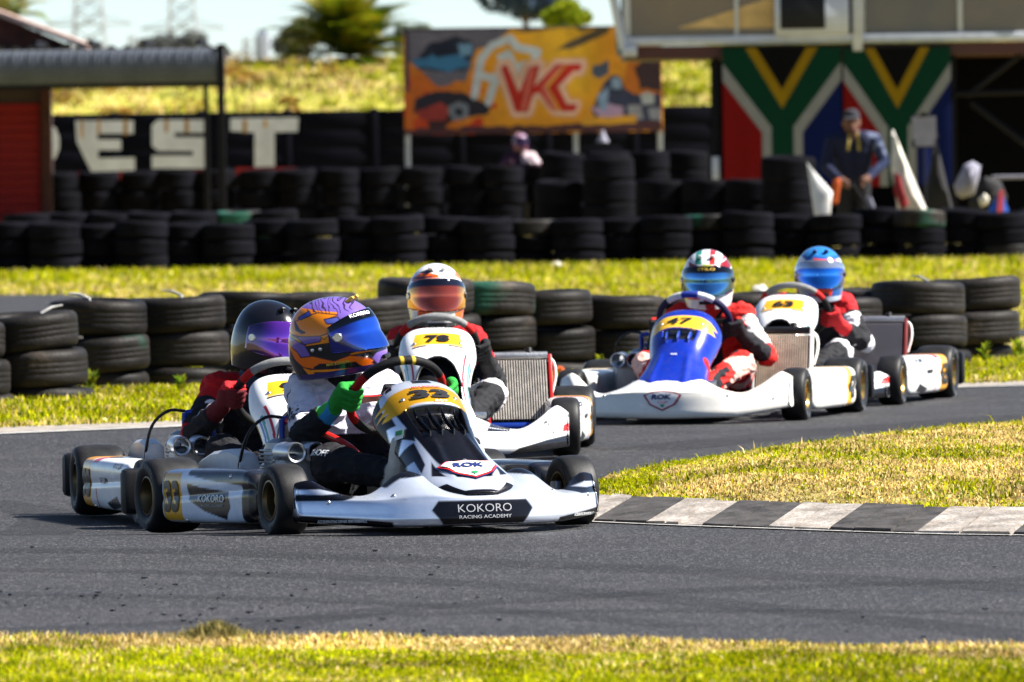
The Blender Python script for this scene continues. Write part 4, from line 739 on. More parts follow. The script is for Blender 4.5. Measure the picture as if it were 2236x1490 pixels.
# ------------------------------------------------------------------ organic bodies
def organic(caps, voxel=0.006, smooth=4):
    mb = MB()
    for c in caps: mb.capsule(c[0], c[1], c[2], c[3], 12)
    me = bpy.data.meshes.new('o'); me.from_pydata(mb.v, [], mb.f)
    bm = bmesh.new(); bm.from_mesh(me); bmesh.ops.recalc_face_normals(bm, faces=bm.faces); bm.to_mesh(me); bm.free()
    o = bpy.data.objects.new('o', me); COL.objects.link(o)
    a = o.modifiers.new('r', 'REMESH'); a.mode = 'VOXEL'; a.voxel_size = voxel
    b = o.modifiers.new('s', 'SMOOTH'); b.factor = 0.5; b.iterations = smooth
    bpy.context.view_layer.update(); dg = bpy.context.evaluated_depsgraph_get()
    r = bpy.data.meshes.new_from_object(o.evaluated_get(dg))
    n = len(r.vertices); v = np.zeros(n * 3, np.float32); r.vertices.foreach_get('co', v); v = v.reshape(-1, 3)
    nr = np.zeros(n * 3, np.float32); r.vertices.foreach_get('normal', nr); nr = nr.reshape(-1, 3)
    q = len(r.polygons); tot = np.zeros(q, np.int32); r.polygons.foreach_get('loop_total', tot)
    f = [tuple(p.vertices) for p in r.polygons] if not (tot == 4).all() else None
    if f is None: f = np.zeros(q * 4, np.int32); r.loops.foreach_get('vertex_index', f); f = f.reshape(-1, 4)
    bpy.data.objects.remove(o); bpy.data.meshes.remove(r); bpy.data.meshes.remove(me)
    best = np.full(n, 1e9); idx = np.zeros(n, int); tt = np.zeros(n)
    for i, c in enumerate(caps):
        a_, b_ = np.array(c[0]), np.array(c[1]); ab = b_ - a_; L = max((ab ** 2).sum(), 1e-9)
        t = np.clip(((v - a_) @ ab) / L, 0, 1); d = np.linalg.norm(v - a_ - t[:, None] * ab, axis=1) - (c[2] + (c[3] - c[2]) * t)
        m = d < best; best[m] = d[m]; idx[m] = i; tt[m] = t[m]
    return v, nr, f, idx, tt
def hand(caps, tg, wrist, rim, T, fwd):
    T = Vector(T).normalized(); rim = Vector(rim); wrist = Vector(wrist)
    e1 = wrist - rim; e1 = (e1 - T * e1.dot(T)).normalized(); e2 = T.cross(e1); e2 = e2 if e2.dot(Vector(fwd)) > 0 else -e2
    k0 = rim + e1 * 0.040
    caps.append((wrist, k0 + e2 * 0.005, 0.030, 0.030, tg))
    caps.append((k0 - T * 0.028, k0 + T * 0.028, 0.024, 0.022, tg))
    for k in range(4):
        c = rim + T * (k - 1.5) * 0.0252; rr = 0.029 + (0.002 if k in (1, 2) else 0)
        pts = [c + e1 * 0.04 + e2 * 0.018] + [c + (e1 * math.cos(a) + e2 * math.sin(a)) * rr for a in (R(55), R(105), R(160), R(205 - 12 * abs(k - 1.3)))]
        for j in range(4): caps.append((pts[j], pts[j + 1], 0.0112 - 0.0005 * j, 0.0107 - 0.0005 * j, tg))
    c = rim + T * 0.03; pts = [k0 + T * 0.03 - e2 * 0.01] + [c + (e1 * math.cos(a) + e2 * math.sin(a)) * 0.030 for a in (R(-35), R(-80), R(-120))]
    for j in range(3): caps.append((pts[j], pts[j + 1], 0.0135, 0.012, tg))

def helmet_point(th, zn, off=0.0):
    """th azimuth from forward (numpy), zn -1 (neck) .. 1 (crown)"""
    z = np.where(zn < 0, 0.128 * zn, 0.142 * zn)
    rad = np.where(zn < 0, 1 - 0.13 * np.abs(zn) ** 2.2, np.sqrt(np.clip(1 - zn ** 2, 0, 1)) ** 0.94)
    cs = np.cos(th); fw = rad * cs * np.where(cs > 0, 0.158, 0.152)
    chin = np.clip(-zn, 0, 1); fw = fw + 0.026 * np.sin(np.clip(chin * 1.5, 0, 1) * math.pi * 0.5) * np.clip(cs, 0, 1) ** 1.5
    fw = fw + 0.012 * np.clip(-cs, 0, 1) * np.clip(1 - np.abs(zn - 0.25) * 1.6, 0, 1)
    x = 0.125 * rad * np.sin(th)
    k = 1 + off / 0.14
    return np.stack([x * k, -fw * k, z * (1 + off / 0.14)], -1)
def make_helmet(parent, loc, yaw, pitch, roll, painter, visorcol, opts):
    nt_, nz_ = 300, 190
    th = np.linspace(-math.pi, math.pi, nt_, endpoint=False); zz = np.concatenate([np.linspace(-1, 0, 84, endpoint=False), np.sin(np.linspace(0, math.pi / 2, nz_ - 84))])
    TH, ZN = np.meshgrid(th, zz); p = helmet_point(TH, ZN)
    v = p.reshape(-1, 3)
    i = np.arange(nz_ - 1)[:, None] * nt_; k = np.arange(nt_)[None]; k2 = (k + 1) % nt_
    f = np.stack([i + k, i + k2, i + nt_ + k2, i + nt_ + k], -1).reshape(-1, 4)
    # inward neck roll
    low = v[:nt_].copy(); low[:, 0] *= 0.82; low[:, 1] *= 0.82; low[:, 2] -= 0.006; v2 = np.vstack([v, low]); b = len(v)
    kk = np.arange(nt_); f = np.vstack([f, np.stack([b + kk, b + (kk + 1) % nt_, (kk + 1) % nt_, kk], -1)])
    col = painter(v2, np.concatenate([TH.ravel(), th]), np.concatenate([ZN.ravel(), np.full(nt_, -1.0)]))
    h = link('helmet', mesh(v2, f, M['helmet'], True, col), parent, loc)
    h.rotation_mode = 'ZYX'
    k_ = opts.get('scale', (1, 1, 1)); h.matrix_local = Matrix.Translation(loc) @ Matrix.Rotation(yaw, 4, 'Z') @ Matrix.Rotation(pitch, 4, 'X') @ Matrix.Rotation(roll, 4, 'Y') @ Matrix.Diagonal((*k_, 1))
    # visor: a curved closed shell standing proud of the eye port
    n, m = 56, 22; t = np.linspace(-R(82), R(82), n); q = np.linspace(0, 1, m); Tm, Qm = np.meshgrid(t, q)
    taper = np.clip(1 - (np.abs(Tm) / R(84)) ** 3.0, 0, 1); lo = -0.46 + 0.12 * (1 - taper); hi = 0.56 - 0.30 * (1 - taper)
    Zm = lo + (hi - lo) * Qm; po = helmet_point(Tm, Zm, 0.007).reshape(-1, 3); pi_ = helmet_point(Tm, Zm, 0.001).reshape(-1, 3)
    i = np.arange(m - 1)[:, None] * n; k = np.arange(n - 1)[None]
    fo = np.stack([i + k, i + k + 1, i + n + k + 1, i + n + k], -1).reshape(-1, 4); fi = fo[:, ::-1] + n * m
    ring = list(range(n)) + [j * n + n - 1 for j in range(1, m)] + list(range((m - 1) * n + n - 2, (m - 1) * n - 1, -1)) + [j * n for j in range(m - 2, 0, -1)]
    ring = np.array(ring); r2 = np.roll(ring, -1); fe = np.stack([ring, ring + n * m, r2 + n * m, r2], -1)
    vc = np.tile(np.array(visorcol, float), (n * m, 1)); q_ = Qm.ravel(); t_ = Tm.ravel()
    vc = vc * (0.75 + 0.5 * q_[:, None])
    strip = q_ > opts.get('strip', 0.80); vc[strip] = opts.get('stripcol', (0.01, 0.01, 0.015))
    if 'visor2' in opts:
        w_ = np.clip((np.abs(t_) - R(38)) / R(25), 0, 1)[:, None]; vc = np.where(strip[:, None], vc, vc * (1 - w_) + np.array(opts['visor2']) * w_)
    vc = np.vstack([vc, vc])
    vis = link('visor', mesh(np.vstack([po, pi_]), np.vstack([fo, fi, fe]), M['visor'], True, vc), h)
    if opts.get('striptext'):
        tx, tf = text_fit(opts['striptext'], 0.085, 0.013, 0.02); a_ = opts.get('striptheta', 0)
        cpt = helmet_point(np.array(a_), np.array(0.47), 0.007); nn = Vector((math.sin(a_), -math.cos(a_), 0.25))
        decal('visor_lettering', h, tx, tf, opts.get('stripink', M['whiteink']), cpt, nn, (0, 0, 1), bvh_of(vis), 0.002, 0)
    # pivots and vents
    for sx in (-1, 1):
        a_ = sx * R(72); c = Vector(helmet_point(np.array(a_), np.array(0.02), 0.009)); nn = Vector((math.sin(a_), -math.cos(a_), 0))
        mb = MB().lathe([(0.0001, 0.004), (0.013, 0.004), (0.016, 0.0), (0.016, -0.006), (0.0001, -0.006)], 18, 'Z', close=False)
        o = mb.build('visor_pivot', M['steel'] if sx < 0 else M['black'], h); o.location = c; o.rotation_euler = nn.to_track_quat('Z', 'Y').to_euler()
    for sx in (-1, 1):
        a_ = sx * R(24); c = Vector(helmet_point(np.array(a_), np.array(0.83), 0.002))
        o = MB().box((0, 0, 0), (0.022, 0.045, 0.012), 0.005).build('vent_scoop', opts.get('ventmat', M['black']), h); o.location = c
        o.rotation_euler = (R(-28), 0, 0)
    mb = MB().box((0, 0, 0), (0.075, 0.012, 0.016), 0.005); o = mb.build('chin_vent', M['black'], h)
    o.location = Vector(helmet_point(np.array(0.0), np.array(-0.72), 0.0))
    if opts.get('fin'):
        n = 20; rings = []
        for a_ in np.linspace(R(-60), R(60), n):
            A = a_ + math.pi; b0 = helmet_point(np.array(A), np.array(0.30), 0.004); b1 = helmet_point(np.array(A), np.array(0.86), 0.004); top = np.array([b1[0] * 1.15, b1[1] + 0.055 * math.cos(a_), b1[2] + 0.012])
            b2 = np.array([b0[0], b0[1] + 0.012, b0[2]])
            rings.append([b0, b1, top, b2])
        MB().loft(rings, True, True).build('rear_spoiler', M['clear'], h)
    return h, vis
M['clear'] = mat('clear_spoiler', (0.45, 0.5, 0.55), 0.1, coat=0.5, vary=0.05, alpha=0.16)

def smooth_noise(v, sc, seed=0):
    out = np.empty(len(v)); off = Vector((seed * 7.3, seed * 3.1, seed * 1.7))
    for i, p in enumerate(v): out[i] = noise.noise(Vector((p[0] * sc[0], p[1] * sc[1], p[2] * sc[2])) + off)
    return out

SW_C, SW_R, SW_T = Vector((0, 0.30, 0.480)), 0.172, R(42)       # steering wheel centre, radius, lean
def sw_pt(a, r=SW_R):   # angle from top, towards +x
    return SW_C + Vector((math.sin(a), 0, 0)) * r + Vector((0, -math.sin(SW_T), math.cos(SW_T))) * (r * math.cos(a))
def make_driver(kart, label, d):
    root = empty('person', kart.location, kart.rotation_euler.z); tag(root, label, 'person', 'kart drivers')
    root.location = kart.location
    lean = d.get('lean', 0.0); hd = Vector(d.get('head', (lean * 1.5, 0.60, 0.680)))
    caps = []; C = lambda a, b, ra, rb, t: caps.append((Vector(a), Vector(b), ra, rb, t))
    pel = Vector((0, 0.74, 0.17)); wai = Vector((lean * 0.4, 0.76, 0.30)); che = Vector((lean * 0.8, 0.72, 0.43)); nk = Vector((lean * 1.1, 0.66, 0.545))
    for sx in (-1, 1):
        o = Vector((sx, 0, 0))
        C(pel + o * 0.07, wai + o * 0.06, 0.115, 0.105, 'torso'); C(wai + o * 0.06, che + o * 0.075, 0.105, 0.115, 'torso')
        sh = che + o * 0.150 + Vector((0, -0.015, 0.055)); C(che + o * 0.06 + Vector((0, 0, 0.02)), sh, 0.105, 0.072, 'shoulder' + 'RL'[sx > 0])
        side = 'R' if sx < 0 else 'L'
        a = R(d.get('grip' + side, 90)) * sx; rim = sw_pt(a); tang = sw_pt(a + 0.05) - sw_pt(a - 0.05)
        wr = rim + Vector((sx * 0.045, 0.075, -0.045)); el = Vector(d.get('elbow' + side, (sx * 0.255 + lean * 0.7, 0.62, 0.305)))
        C(sh, el, 0.060, 0.048, 'uarm' + side); C(el, wr, 0.047, 0.034, 'farm' + side)
        C(wr + (el - wr) * 0.22, wr, 0.038, 0.035, 'hand' + side)
        hand(caps, 'hand' + side, wr, rim, tang, (0, -1, 0.2))
        hip = pel + o * 0.10 + Vector((0, -0.03, -0.01)); kn = Vector(d.get('knee' + side, (sx * 0.235, 0.26, 0.265))); an = Vector(d.get('ankle' + side, (sx * 0.12, -0.07, 0.165)))
        C(hip, kn, 0.092, 0.066, 'thigh' + side); C(kn, an, 0.063, 0.046, 'calf' + side)
        C(an + Vector((0, 0.0, -0.05)), an + Vector((0, -0.055, 0.035)), 0.040, 0.040, 'boot' + side); C(an + Vector((0, -0.055, 0.035)), an + Vector((0, -0.075, 0.115)), 0.040, 0.034, 'boot' + side)
        C(an, an + Vector((0, 0.0, -0.05)), 0.046, 0.042, 'boot' + side)
    C(che + Vector((0, 0, 0.04)), nk, 0.10, 0.062, 'collar'); C(nk, hd, 0.058, 0.085, 'neck'); C(hd, hd + Vector((0, -0.01, 0.02)), 0.098, 0.095, 'neck')
    v, nr, f, idx, tt = organic(caps, 0.0048, 3)
    tags = np.array([c[4] for c in caps])[idx]
    wr_ = smooth_noise(v, (16, 16, 30), d.get('seed', 1)); fold = smooth_noise(v, (38, 38, 38), d.get('seed', 1) + 5)
    is_hand = np.char.startswith(tags, 'hand') | np.char.startswith(tags, 'boot')
    amp = np.where(is_hand, 0.0006, 0.0085); v = v + nr * (amp * (1 - 2 * np.abs(wr_)) + np.where(is_hand, 0.0005, 0.003) * fold)[:, None]
    low = smooth_noise(v, (7, 7, 7), d.get('seed', 1) + 9); col = d['suit'](v, tags, tt, low)
    body = link('race_suit', mesh(v, f, M['cloth'], True, col), root)
    hel, vis = make_helmet(root, hd, R(d.get('hyaw', 0)), R(d.get('hpitch', 0)), R(d.get('hroll', 0)), d['helmet'], d['visor'], d.get('hopt', {}))
    return root, body, hel, vis

# ------------------------------------------------------------------ kart
_wheel = {}
def wheel_meshes(kind, rimmat):
    key = (kind, rimmat.name)
    if key in _wheel: return _wheel[key]
    Rr, wd = (0.1365, 0.098) if kind == 'rear' else (0.1275, 0.062)
    prof = [(0.066, -wd * 0.80), (0.080, -wd * 0.93), (0.098, -wd), (Rr - 0.022, -wd * 0.985), (Rr - 0.010, -wd * 0.90), (Rr - 0.003, -wd * 0.74), (Rr, -wd * 0.45), (Rr + 0.001, 0),
            (Rr, wd * 0.45), (Rr - 0.003, wd * 0.74), (Rr - 0.010, wd * 0.90), (Rr - 0.022, wd * 0.985), (0.098, wd), (0.080, wd * 0.93), (0.066, wd * 0.80)]
    t = MB().lathe(prof, 56, 'X'); tyre = mesh(t.v, [q[::-1] for q in t.f], M['slick'], True)
    r = MB()
    for sx in (-1, 1):
        r.lathe([(0.072, sx * wd * 0.90), (0.066, sx * wd * 0.92), (0.064, sx * wd * 0.82), (0.058, sx * wd * 0.70), (0.056, sx * wd * 0.15), (0.040, sx * wd * 0.10), (0.018, sx * wd * 0.12), (0.018, sx * wd * 0.5), (0.0005, sx * wd * 0.5),
                 (0.0005, 0), (0.0665, 0), (0.0665, sx * wd * 0.8)], 32, 'X')
        for k in range(5):
            a = 2 * math.pi * k / 5; r.box((sx * wd * 0.17, 0.034 * math.cos(a), 0.034 * math.sin(a)), (0.014, 0.009, 0.009), 0.002)
    rim = mesh(r.v, r.f, rimmat, True, sharp=35)
    bm = bmesh.new(); bm.from_mesh(rim); bmesh.ops.recalc_face_normals(bm, faces=bm.faces); bm.to_mesh(rim); bm.free()
    _wheel[key] = (tyre, rim, Rr, wd); return _wheel[key]
def ring_superellipse(cx, cz, hx, hz, n=40, e=4.5):
    a = np.linspace(0, 2 * math.pi, n, endpoint=False); c, s = np.cos(a), np.sin(a)
    return cx + hx * np.sign(c) * np.abs(c) ** (2 / e), cz + hz * np.sign(s) * np.abs(s) ** (2 / e)

def fairing(kart, k):
    sty = k['fairing']; ns, nc = 261, 92
    s = np.linspace(-1, 1, ns); a = np.abs(s); hw = sty.get('hw', 0.56)
    x = hw * s
    yf = -0.53 + 0.33 * a ** 2.4
    zt = np.interp(a, [0, .18, .3, .42, .62, .78, .9, .97, 1], sty.get('top', [.20, .20, .185, .15, .118, .15, .185, .175, .14]))
    zt = np.convolve(np.pad(zt, 9, mode='edge'), np.ones(19) / 19, 'valid')
    zf = np.minimum(sty.get('face', 0.125), zt - 0.012) - 0.0 * a
    dp = np.interp(a, [0, .3, .62, .85, 1], [.17, .19, .13, .13, .05])
    zb = np.interp(a, [0, .6, 1], sty.get('bot', [0.028, 0.03, 0.05]))
    rings = []
    for i in range(ns):
        fy, b = yf[i], zb[i]
        c = [(fy + 0.06, b), (fy + 0.012, b + 0.002), (fy - 0.004, b + 0.022), (fy - 0.002, (b + zf[i]) / 2), (fy + 0.006, zf[i] - 0.006), (fy + 0.022, zf[i] + (zt[i] - zf[i]) * 0.25),
             (fy + dp[i] * 0.55, zf[i] + (zt[i] - zf[i]) * 0.72), (fy + dp[i] * 0.92, zt[i]), (fy + dp[i] * 1.02, zt[i] - 0.012), (fy + dp[i] * 0.95, (zt[i] + b) * 0.5), (fy + 0.07, b + 0.01)]
        q = crom(c, nc); rings.append(np.column_stack([np.full(nc, x[i]), q]))
    # pull the ends in to a rounded cap
    for e, sg in ((0, -1), (ns - 1, 1)):
        r0 = rings[e]; m = r0.mean(0); ex = [m + (r0 - m) * f_ + np.array([sg * d_, 0, 0]) for f_, d_ in ((0.93, 0.006), (0.75, 0.010), (0.3, 0.012))]
        rings = (list(reversed(ex)) + rings) if sg < 0 else rings + ex
    rings = np.array(rings); nr_ = len(rings); v = rings.reshape(-1, 3)
    i = np.arange(nr_ - 1)[:, None] * nc; j = np.arange(nc)[None]; j2 = (j + 1) % nc
    f = np.stack([i + j, i + nc + j, i + nc + j2, i + j2], -1).reshape(-1, 4)
    col = sty['paint'](v)
    me = mesh(v, f, sty.get('mat', M['gloss']), True, col)
    bm = bmesh.new(); bm.from_mesh(me); bmesh.ops.recalc_face_normals(bm, faces=bm.faces); bm.to_mesh(me); bm.free()
    return link('front_fairing', me, kart)

def nose_a(kart, k):
    """nose panel with vaned vent (t runs from the top edge at the steering wheel to the tip above the fairing)"""
    ctrl = np.array([[.15, .512, .085, .05], [.10, .535, .135, .07], [.04, .525, .168, .095], [-.03, .485, .175, .115], [-.10, .430, .165, .11], [-.18, .365, .150, .10], [-.27, .300, .160, .085], [-.36, .245, .182, .07], [-.43, .205, .182, .05], [-.485, .172, .135, .03], [-.52, .145, .06, .01]])
    nt_, ns = 181, 121; c = crom(ctrl, nt_); dv = np.gradient(c[:, :2], axis=0); dv /= np.linalg.norm(dv, axis=1)[:, None]
    inn = np.stack([-dv[:, 1], dv[:, 0]], 1); inn = np.where((inn[:, 1:] > 0), -inn, inn)      # downwards normal
    inn = inn * 0.75 + np.array([0.35, -0.35]); s = np.linspace(-1, 1, ns)
    T = np.linspace(0, 1, nt_); S_, T_ = np.meshgrid(s, T)
    x = c[:, 2:3] * np.sin(np.clip(S_ * 1.35, -1.55, 1.55)) / math.sin(1.35); d = c[:, 3:4] * np.abs(S_) ** 2.4
    y = c[:, 0:1] + inn[:, 0:1] * d; z = c[:, 1:2] + inn[:, 1:2] * d
    V0, V1, VW = k.get('vent', (0.357, 0.52, 0.46)); vent = (T_ > V0) & (T_ < V1) & (np.abs(S_) < VW)
    dip = ss(np.minimum((T_ - V0) / 0.015, (V1 + 0.005 - T_) / 0.10)) * ss((VW + 0.02 - np.abs(S_)) / 0.05)
    z = z - 0.030 * dip; y = y + 0.012 * dip
    crease = 0.010 * np.exp(-(np.abs(S_) - 0.33) ** 2 / 0.006) * ss((T_ - 0.5) / 0.1) * ss((0.86 - T_) / 0.1); z = z + crease
    z = z + 0.0
    top = np.stack([x, y, z], -1).reshape(-1, 3); ib = top.copy(); ib[:, 2] -= 0.008; ib[:, 1] += 0.004
    i = np.arange(nt_ - 1)[:, None] * ns; j = np.arange(ns - 1)[None]
    fo = np.stack([i + j, i + j + 1, i + ns + j + 1, i + ns + j], -1).reshape(-1, 4); n = ns * nt_
    ring = np.array(list(range(ns)) + [q * ns + ns - 1 for q in range(1, nt_)] + list(range((nt_ - 1) * ns + ns - 2, (nt_ - 1) * ns - 1, -1)) + [q * ns for q in range(nt_ - 2, 0, -1)]); r2 = np.roll(ring, -1)
    fa = np.vstack([fo, fo[:, ::-1] + n, np.stack([ring, ring + n, r2 + n, r2], -1)])
    col = k['nose_paint'](S_.ravel(), T_.ravel(), top); col[vent.ravel()] = (0.008, 0.008, 0.01)
    col = np.vstack([col, np.full_like(col, 0.02)])
    me = mesh(np.vstack([top, ib]), fa, k.get('nose_mat', M['gloss']), True, col)
    bm = bmesh.new(); bm.from_mesh(me); bmesh.ops.recalc_face_normals(bm, faces=bm.faces); bm.to_mesh(me); bm.free()
    o = link('nose_panel', me, kart); G3 = top.reshape(nt_, ns, 3)
    for q in np.linspace(-VW * 0.7, VW * 0.7, k.get('vanes', 4)):
        jj = int((q + 1) / 2 * (ns - 1)); mb = MB(); p = [G3[int(t_ * (nt_ - 1)), jj] + np.array([0, -0.012, 0.012 * math.sin((t_ - V0) / (V1 - V0) * math.pi) + 0.010]) for t_ in np.linspace(V0 + 0.01, V1, 8)]
        mb.loft([[pp + np.array([a_, 0, b_]) for a_, b_ in ((-0.0022, 0), (0, 0.003), (0.0022, 0), (0.0022, -0.02), (-0.0022, -0.02))] for pp in p]).build('vent_vane', k.get('vane_mat', M['blackgloss']), o)
    return o
def nose_b(kart, k):
    """nose panel with an oval head, an open arch beneath the plate and a wide foot"""
    ctrl = np.array([[.12, .525, .06, .02], [.115, .552, .12, .03], [.085, .562, .148, .045], [.02, .535, .163, .06], [-.05, .490, .166, .075], [-.12, .44, .150, .08], [-.19, .37, .138, .08], [-.27, .30, .140, .075], [-.36, .235, .16, .06], [-.44, .185, .15, .04], [-.49, .15, .09, .02]])
    nt_, ns = 181, 121; c = crom(ctrl, nt_); dv = np.gradient(c[:, :2], axis=0); dv /= np.linalg.norm(dv, axis=1)[:, None]
    inn = np.stack([-dv[:, 1], dv[:, 0]], 1); inn = np.where((inn[:, 1:] > 0), -inn, inn); inn = inn * 0.75 + np.array([0.35, -0.3])
    s = np.linspace(-1, 1, ns); T = np.linspace(0, 1, nt_); S_, T_ = np.meshgrid(s, T)
    x = c[:, 2:3] * np.sin(S_ * 1.35) / math.sin(1.35); d = c[:, 3:4] * np.abs(S_) ** 2.4
    top = np.stack([x, c[:, 0:1] + inn[:, 0:1] * d, c[:, 1:2] + inn[:, 1:2] * d], -1).reshape(-1, 3)
    hole = (T_ > 0.50 + 0.16 * (np.abs(S_) / 0.62) ** 2.2) & (T_ < 0.74) & (np.abs(S_) < 0.60)
    i = np.arange(nt_ - 1)[:, None] * ns; j = np.arange(ns - 1)[None]
    quad = np.stack([i + j, i + j + 1, i + ns + j + 1, i + ns + j], -1).reshape(-1, 4)
    hv = hole.ravel(); quad = quad[~hv[quad].all(1)]; n = ns * nt_
    ib = top.copy(); ib[:, 2] -= 0.008; ib[:, 1] += 0.005
    me = mesh(np.vstack([top, ib]), np.vstack([quad, quad[:, ::-1] + n]), M['gloss'], True, np.vstack([k['nose_paint'](S_.ravel(), T_.ravel(), top), np.full((n, 3), 0.03)]))
    o = link('nose_panel', me, kart)
    # rim of the arch and a black sheet behind it standing in for the shade inside
    G3 = top.reshape(nt_, ns, 3); rim = []
    for q in np.linspace(-0.6, 0.6, 21):
        t_ = 0.50 + 0.16 * (abs(q) / 0.62) ** 2.2; rim.append(G3[int(round(t_ * (nt_ - 1))), int(round((q + 1) / 2 * (ns - 1)))] + np.array([0, -0.001, 0.001]))
    MB().tube([tuple(p) for p in rim], 0.005, 8).build('arch_rim', M['black'], o)
    mb = MB(); mb.loft([[(xx, yy + 0.05, zz - 0.015) for xx, yy, zz in G3[int(t_ * (nt_ - 1)), 16:106:8]] for t_ in np.linspace(0.44, 0.8, 8)], closed=False).build('dark_backing', M['black'], o)
    return o

def side_pod(kart, k, sx):
    ys = [0.185, 0.190, 0.205, 0.24, 0.32, 0.45, 0.60, 0.75, 0.86, 0.90, 0.912, 0.915]
    xo = [0.560, 0.590, 0.604, 0.612, 0.622, 0.640, 0.660, 0.677, 0.686, 0.682, 0.664, 0.62]; xi = [0.53, 0.50, 0.48, 0.475, 0.475, 0.47, 0.47, 0.47, 0.475, 0.485, 0.51, 0.56]
    hz = [0.03, 0.062, 0.082, 0.093, 0.096, 0.097, 0.098, 0.098, 0.097, 0.092, 0.08, 0.03]; ctrl = []; npt = 120
    for y, o_, i_, b in zip(ys, xo, xi, hz):
        px, pz = ring_superellipse(sx * (o_ + i_) / 2, 0.138, (o_ - i_) / 2, b, 480, 5.5); px, pz = np.append(px, px[0]), np.append(pz, pz[0])
        al = np.concatenate([[0], np.cumsum(np.hypot(np.diff(px), np.diff(pz)))]); q = np.linspace(0, al[-1], npt, endpoint=False)
        ctrl.append(np.column_stack([np.interp(q, al, px), np.full(npt, y), np.interp(q, al, pz)]))
    ctrl = np.array(ctrl); yq = np.unique(np.concatenate([np.linspace(0.185, 0.25, 16), np.linspace(0.25, 0.86, 110), np.linspace(0.86, 0.915, 16)]))
    fi_ = np.interp(yq, ys, np.arange(len(ys))); lo_ = np.minimum(fi_.astype(int), len(ys) - 2); fr_ = (fi_ - lo_)[:, None, None]; rings = ctrl[lo_] * (1 - fr_) + ctrl[lo_ + 1] * fr_
    nr_, nc = rings.shape[:2]; v = rings.reshape(-1, 3)
    # shallow style crease along the flank
    cr = np.exp(-((v[:, 2] - (0.165 - 0.05 * (v[:, 1] - 0.2))) / 0.012) ** 2) * (np.abs(v[:, 0]) > 0.59) * 0.005; v[:, 0] -= sx * cr
    i = np.arange(nr_ - 1)[:, None] * nc; j = np.arange(nc)[None]; j2 = (j + 1) % nc
    f = np.stack([i + j, i + nc + j, i + nc + j2, i + j2], -1).reshape(-1, 4)
    me = mesh(v, f, k.get('pod_mat', M['gloss']), True, k['pod_paint'](v, sx))
    bm = bmesh.new(); bm.from_mesh(me); bmesh.ops.recalc_face_normals(bm, faces=bm.faces); bm.to_mesh(me); bm.free()
    o = link('side_pod', me, kart); B = bvh_of(o); n = (sx, 0, 0); num = k['number']
    tx, tf = text_fit(num, 0.125, 0.115, 0.045)
    decal('number_print', o, tx, tf, M['blackink'], (sx * 0.6, k.get('numy', 0.80), 0.137), n, (0, 0, 1), B, 0.003, 0.02)
    for (s_, wd, hh, yy, zz, m_) in k.get('pod_text', []):
        tx, tf = text_fit(s_, wd, hh, 0.012); decal('lettering', o, tx, tf, m_, (sx * 0.6, yy, zz), n, (0, 0, 1), B, 0.003, 0.02)
    return o

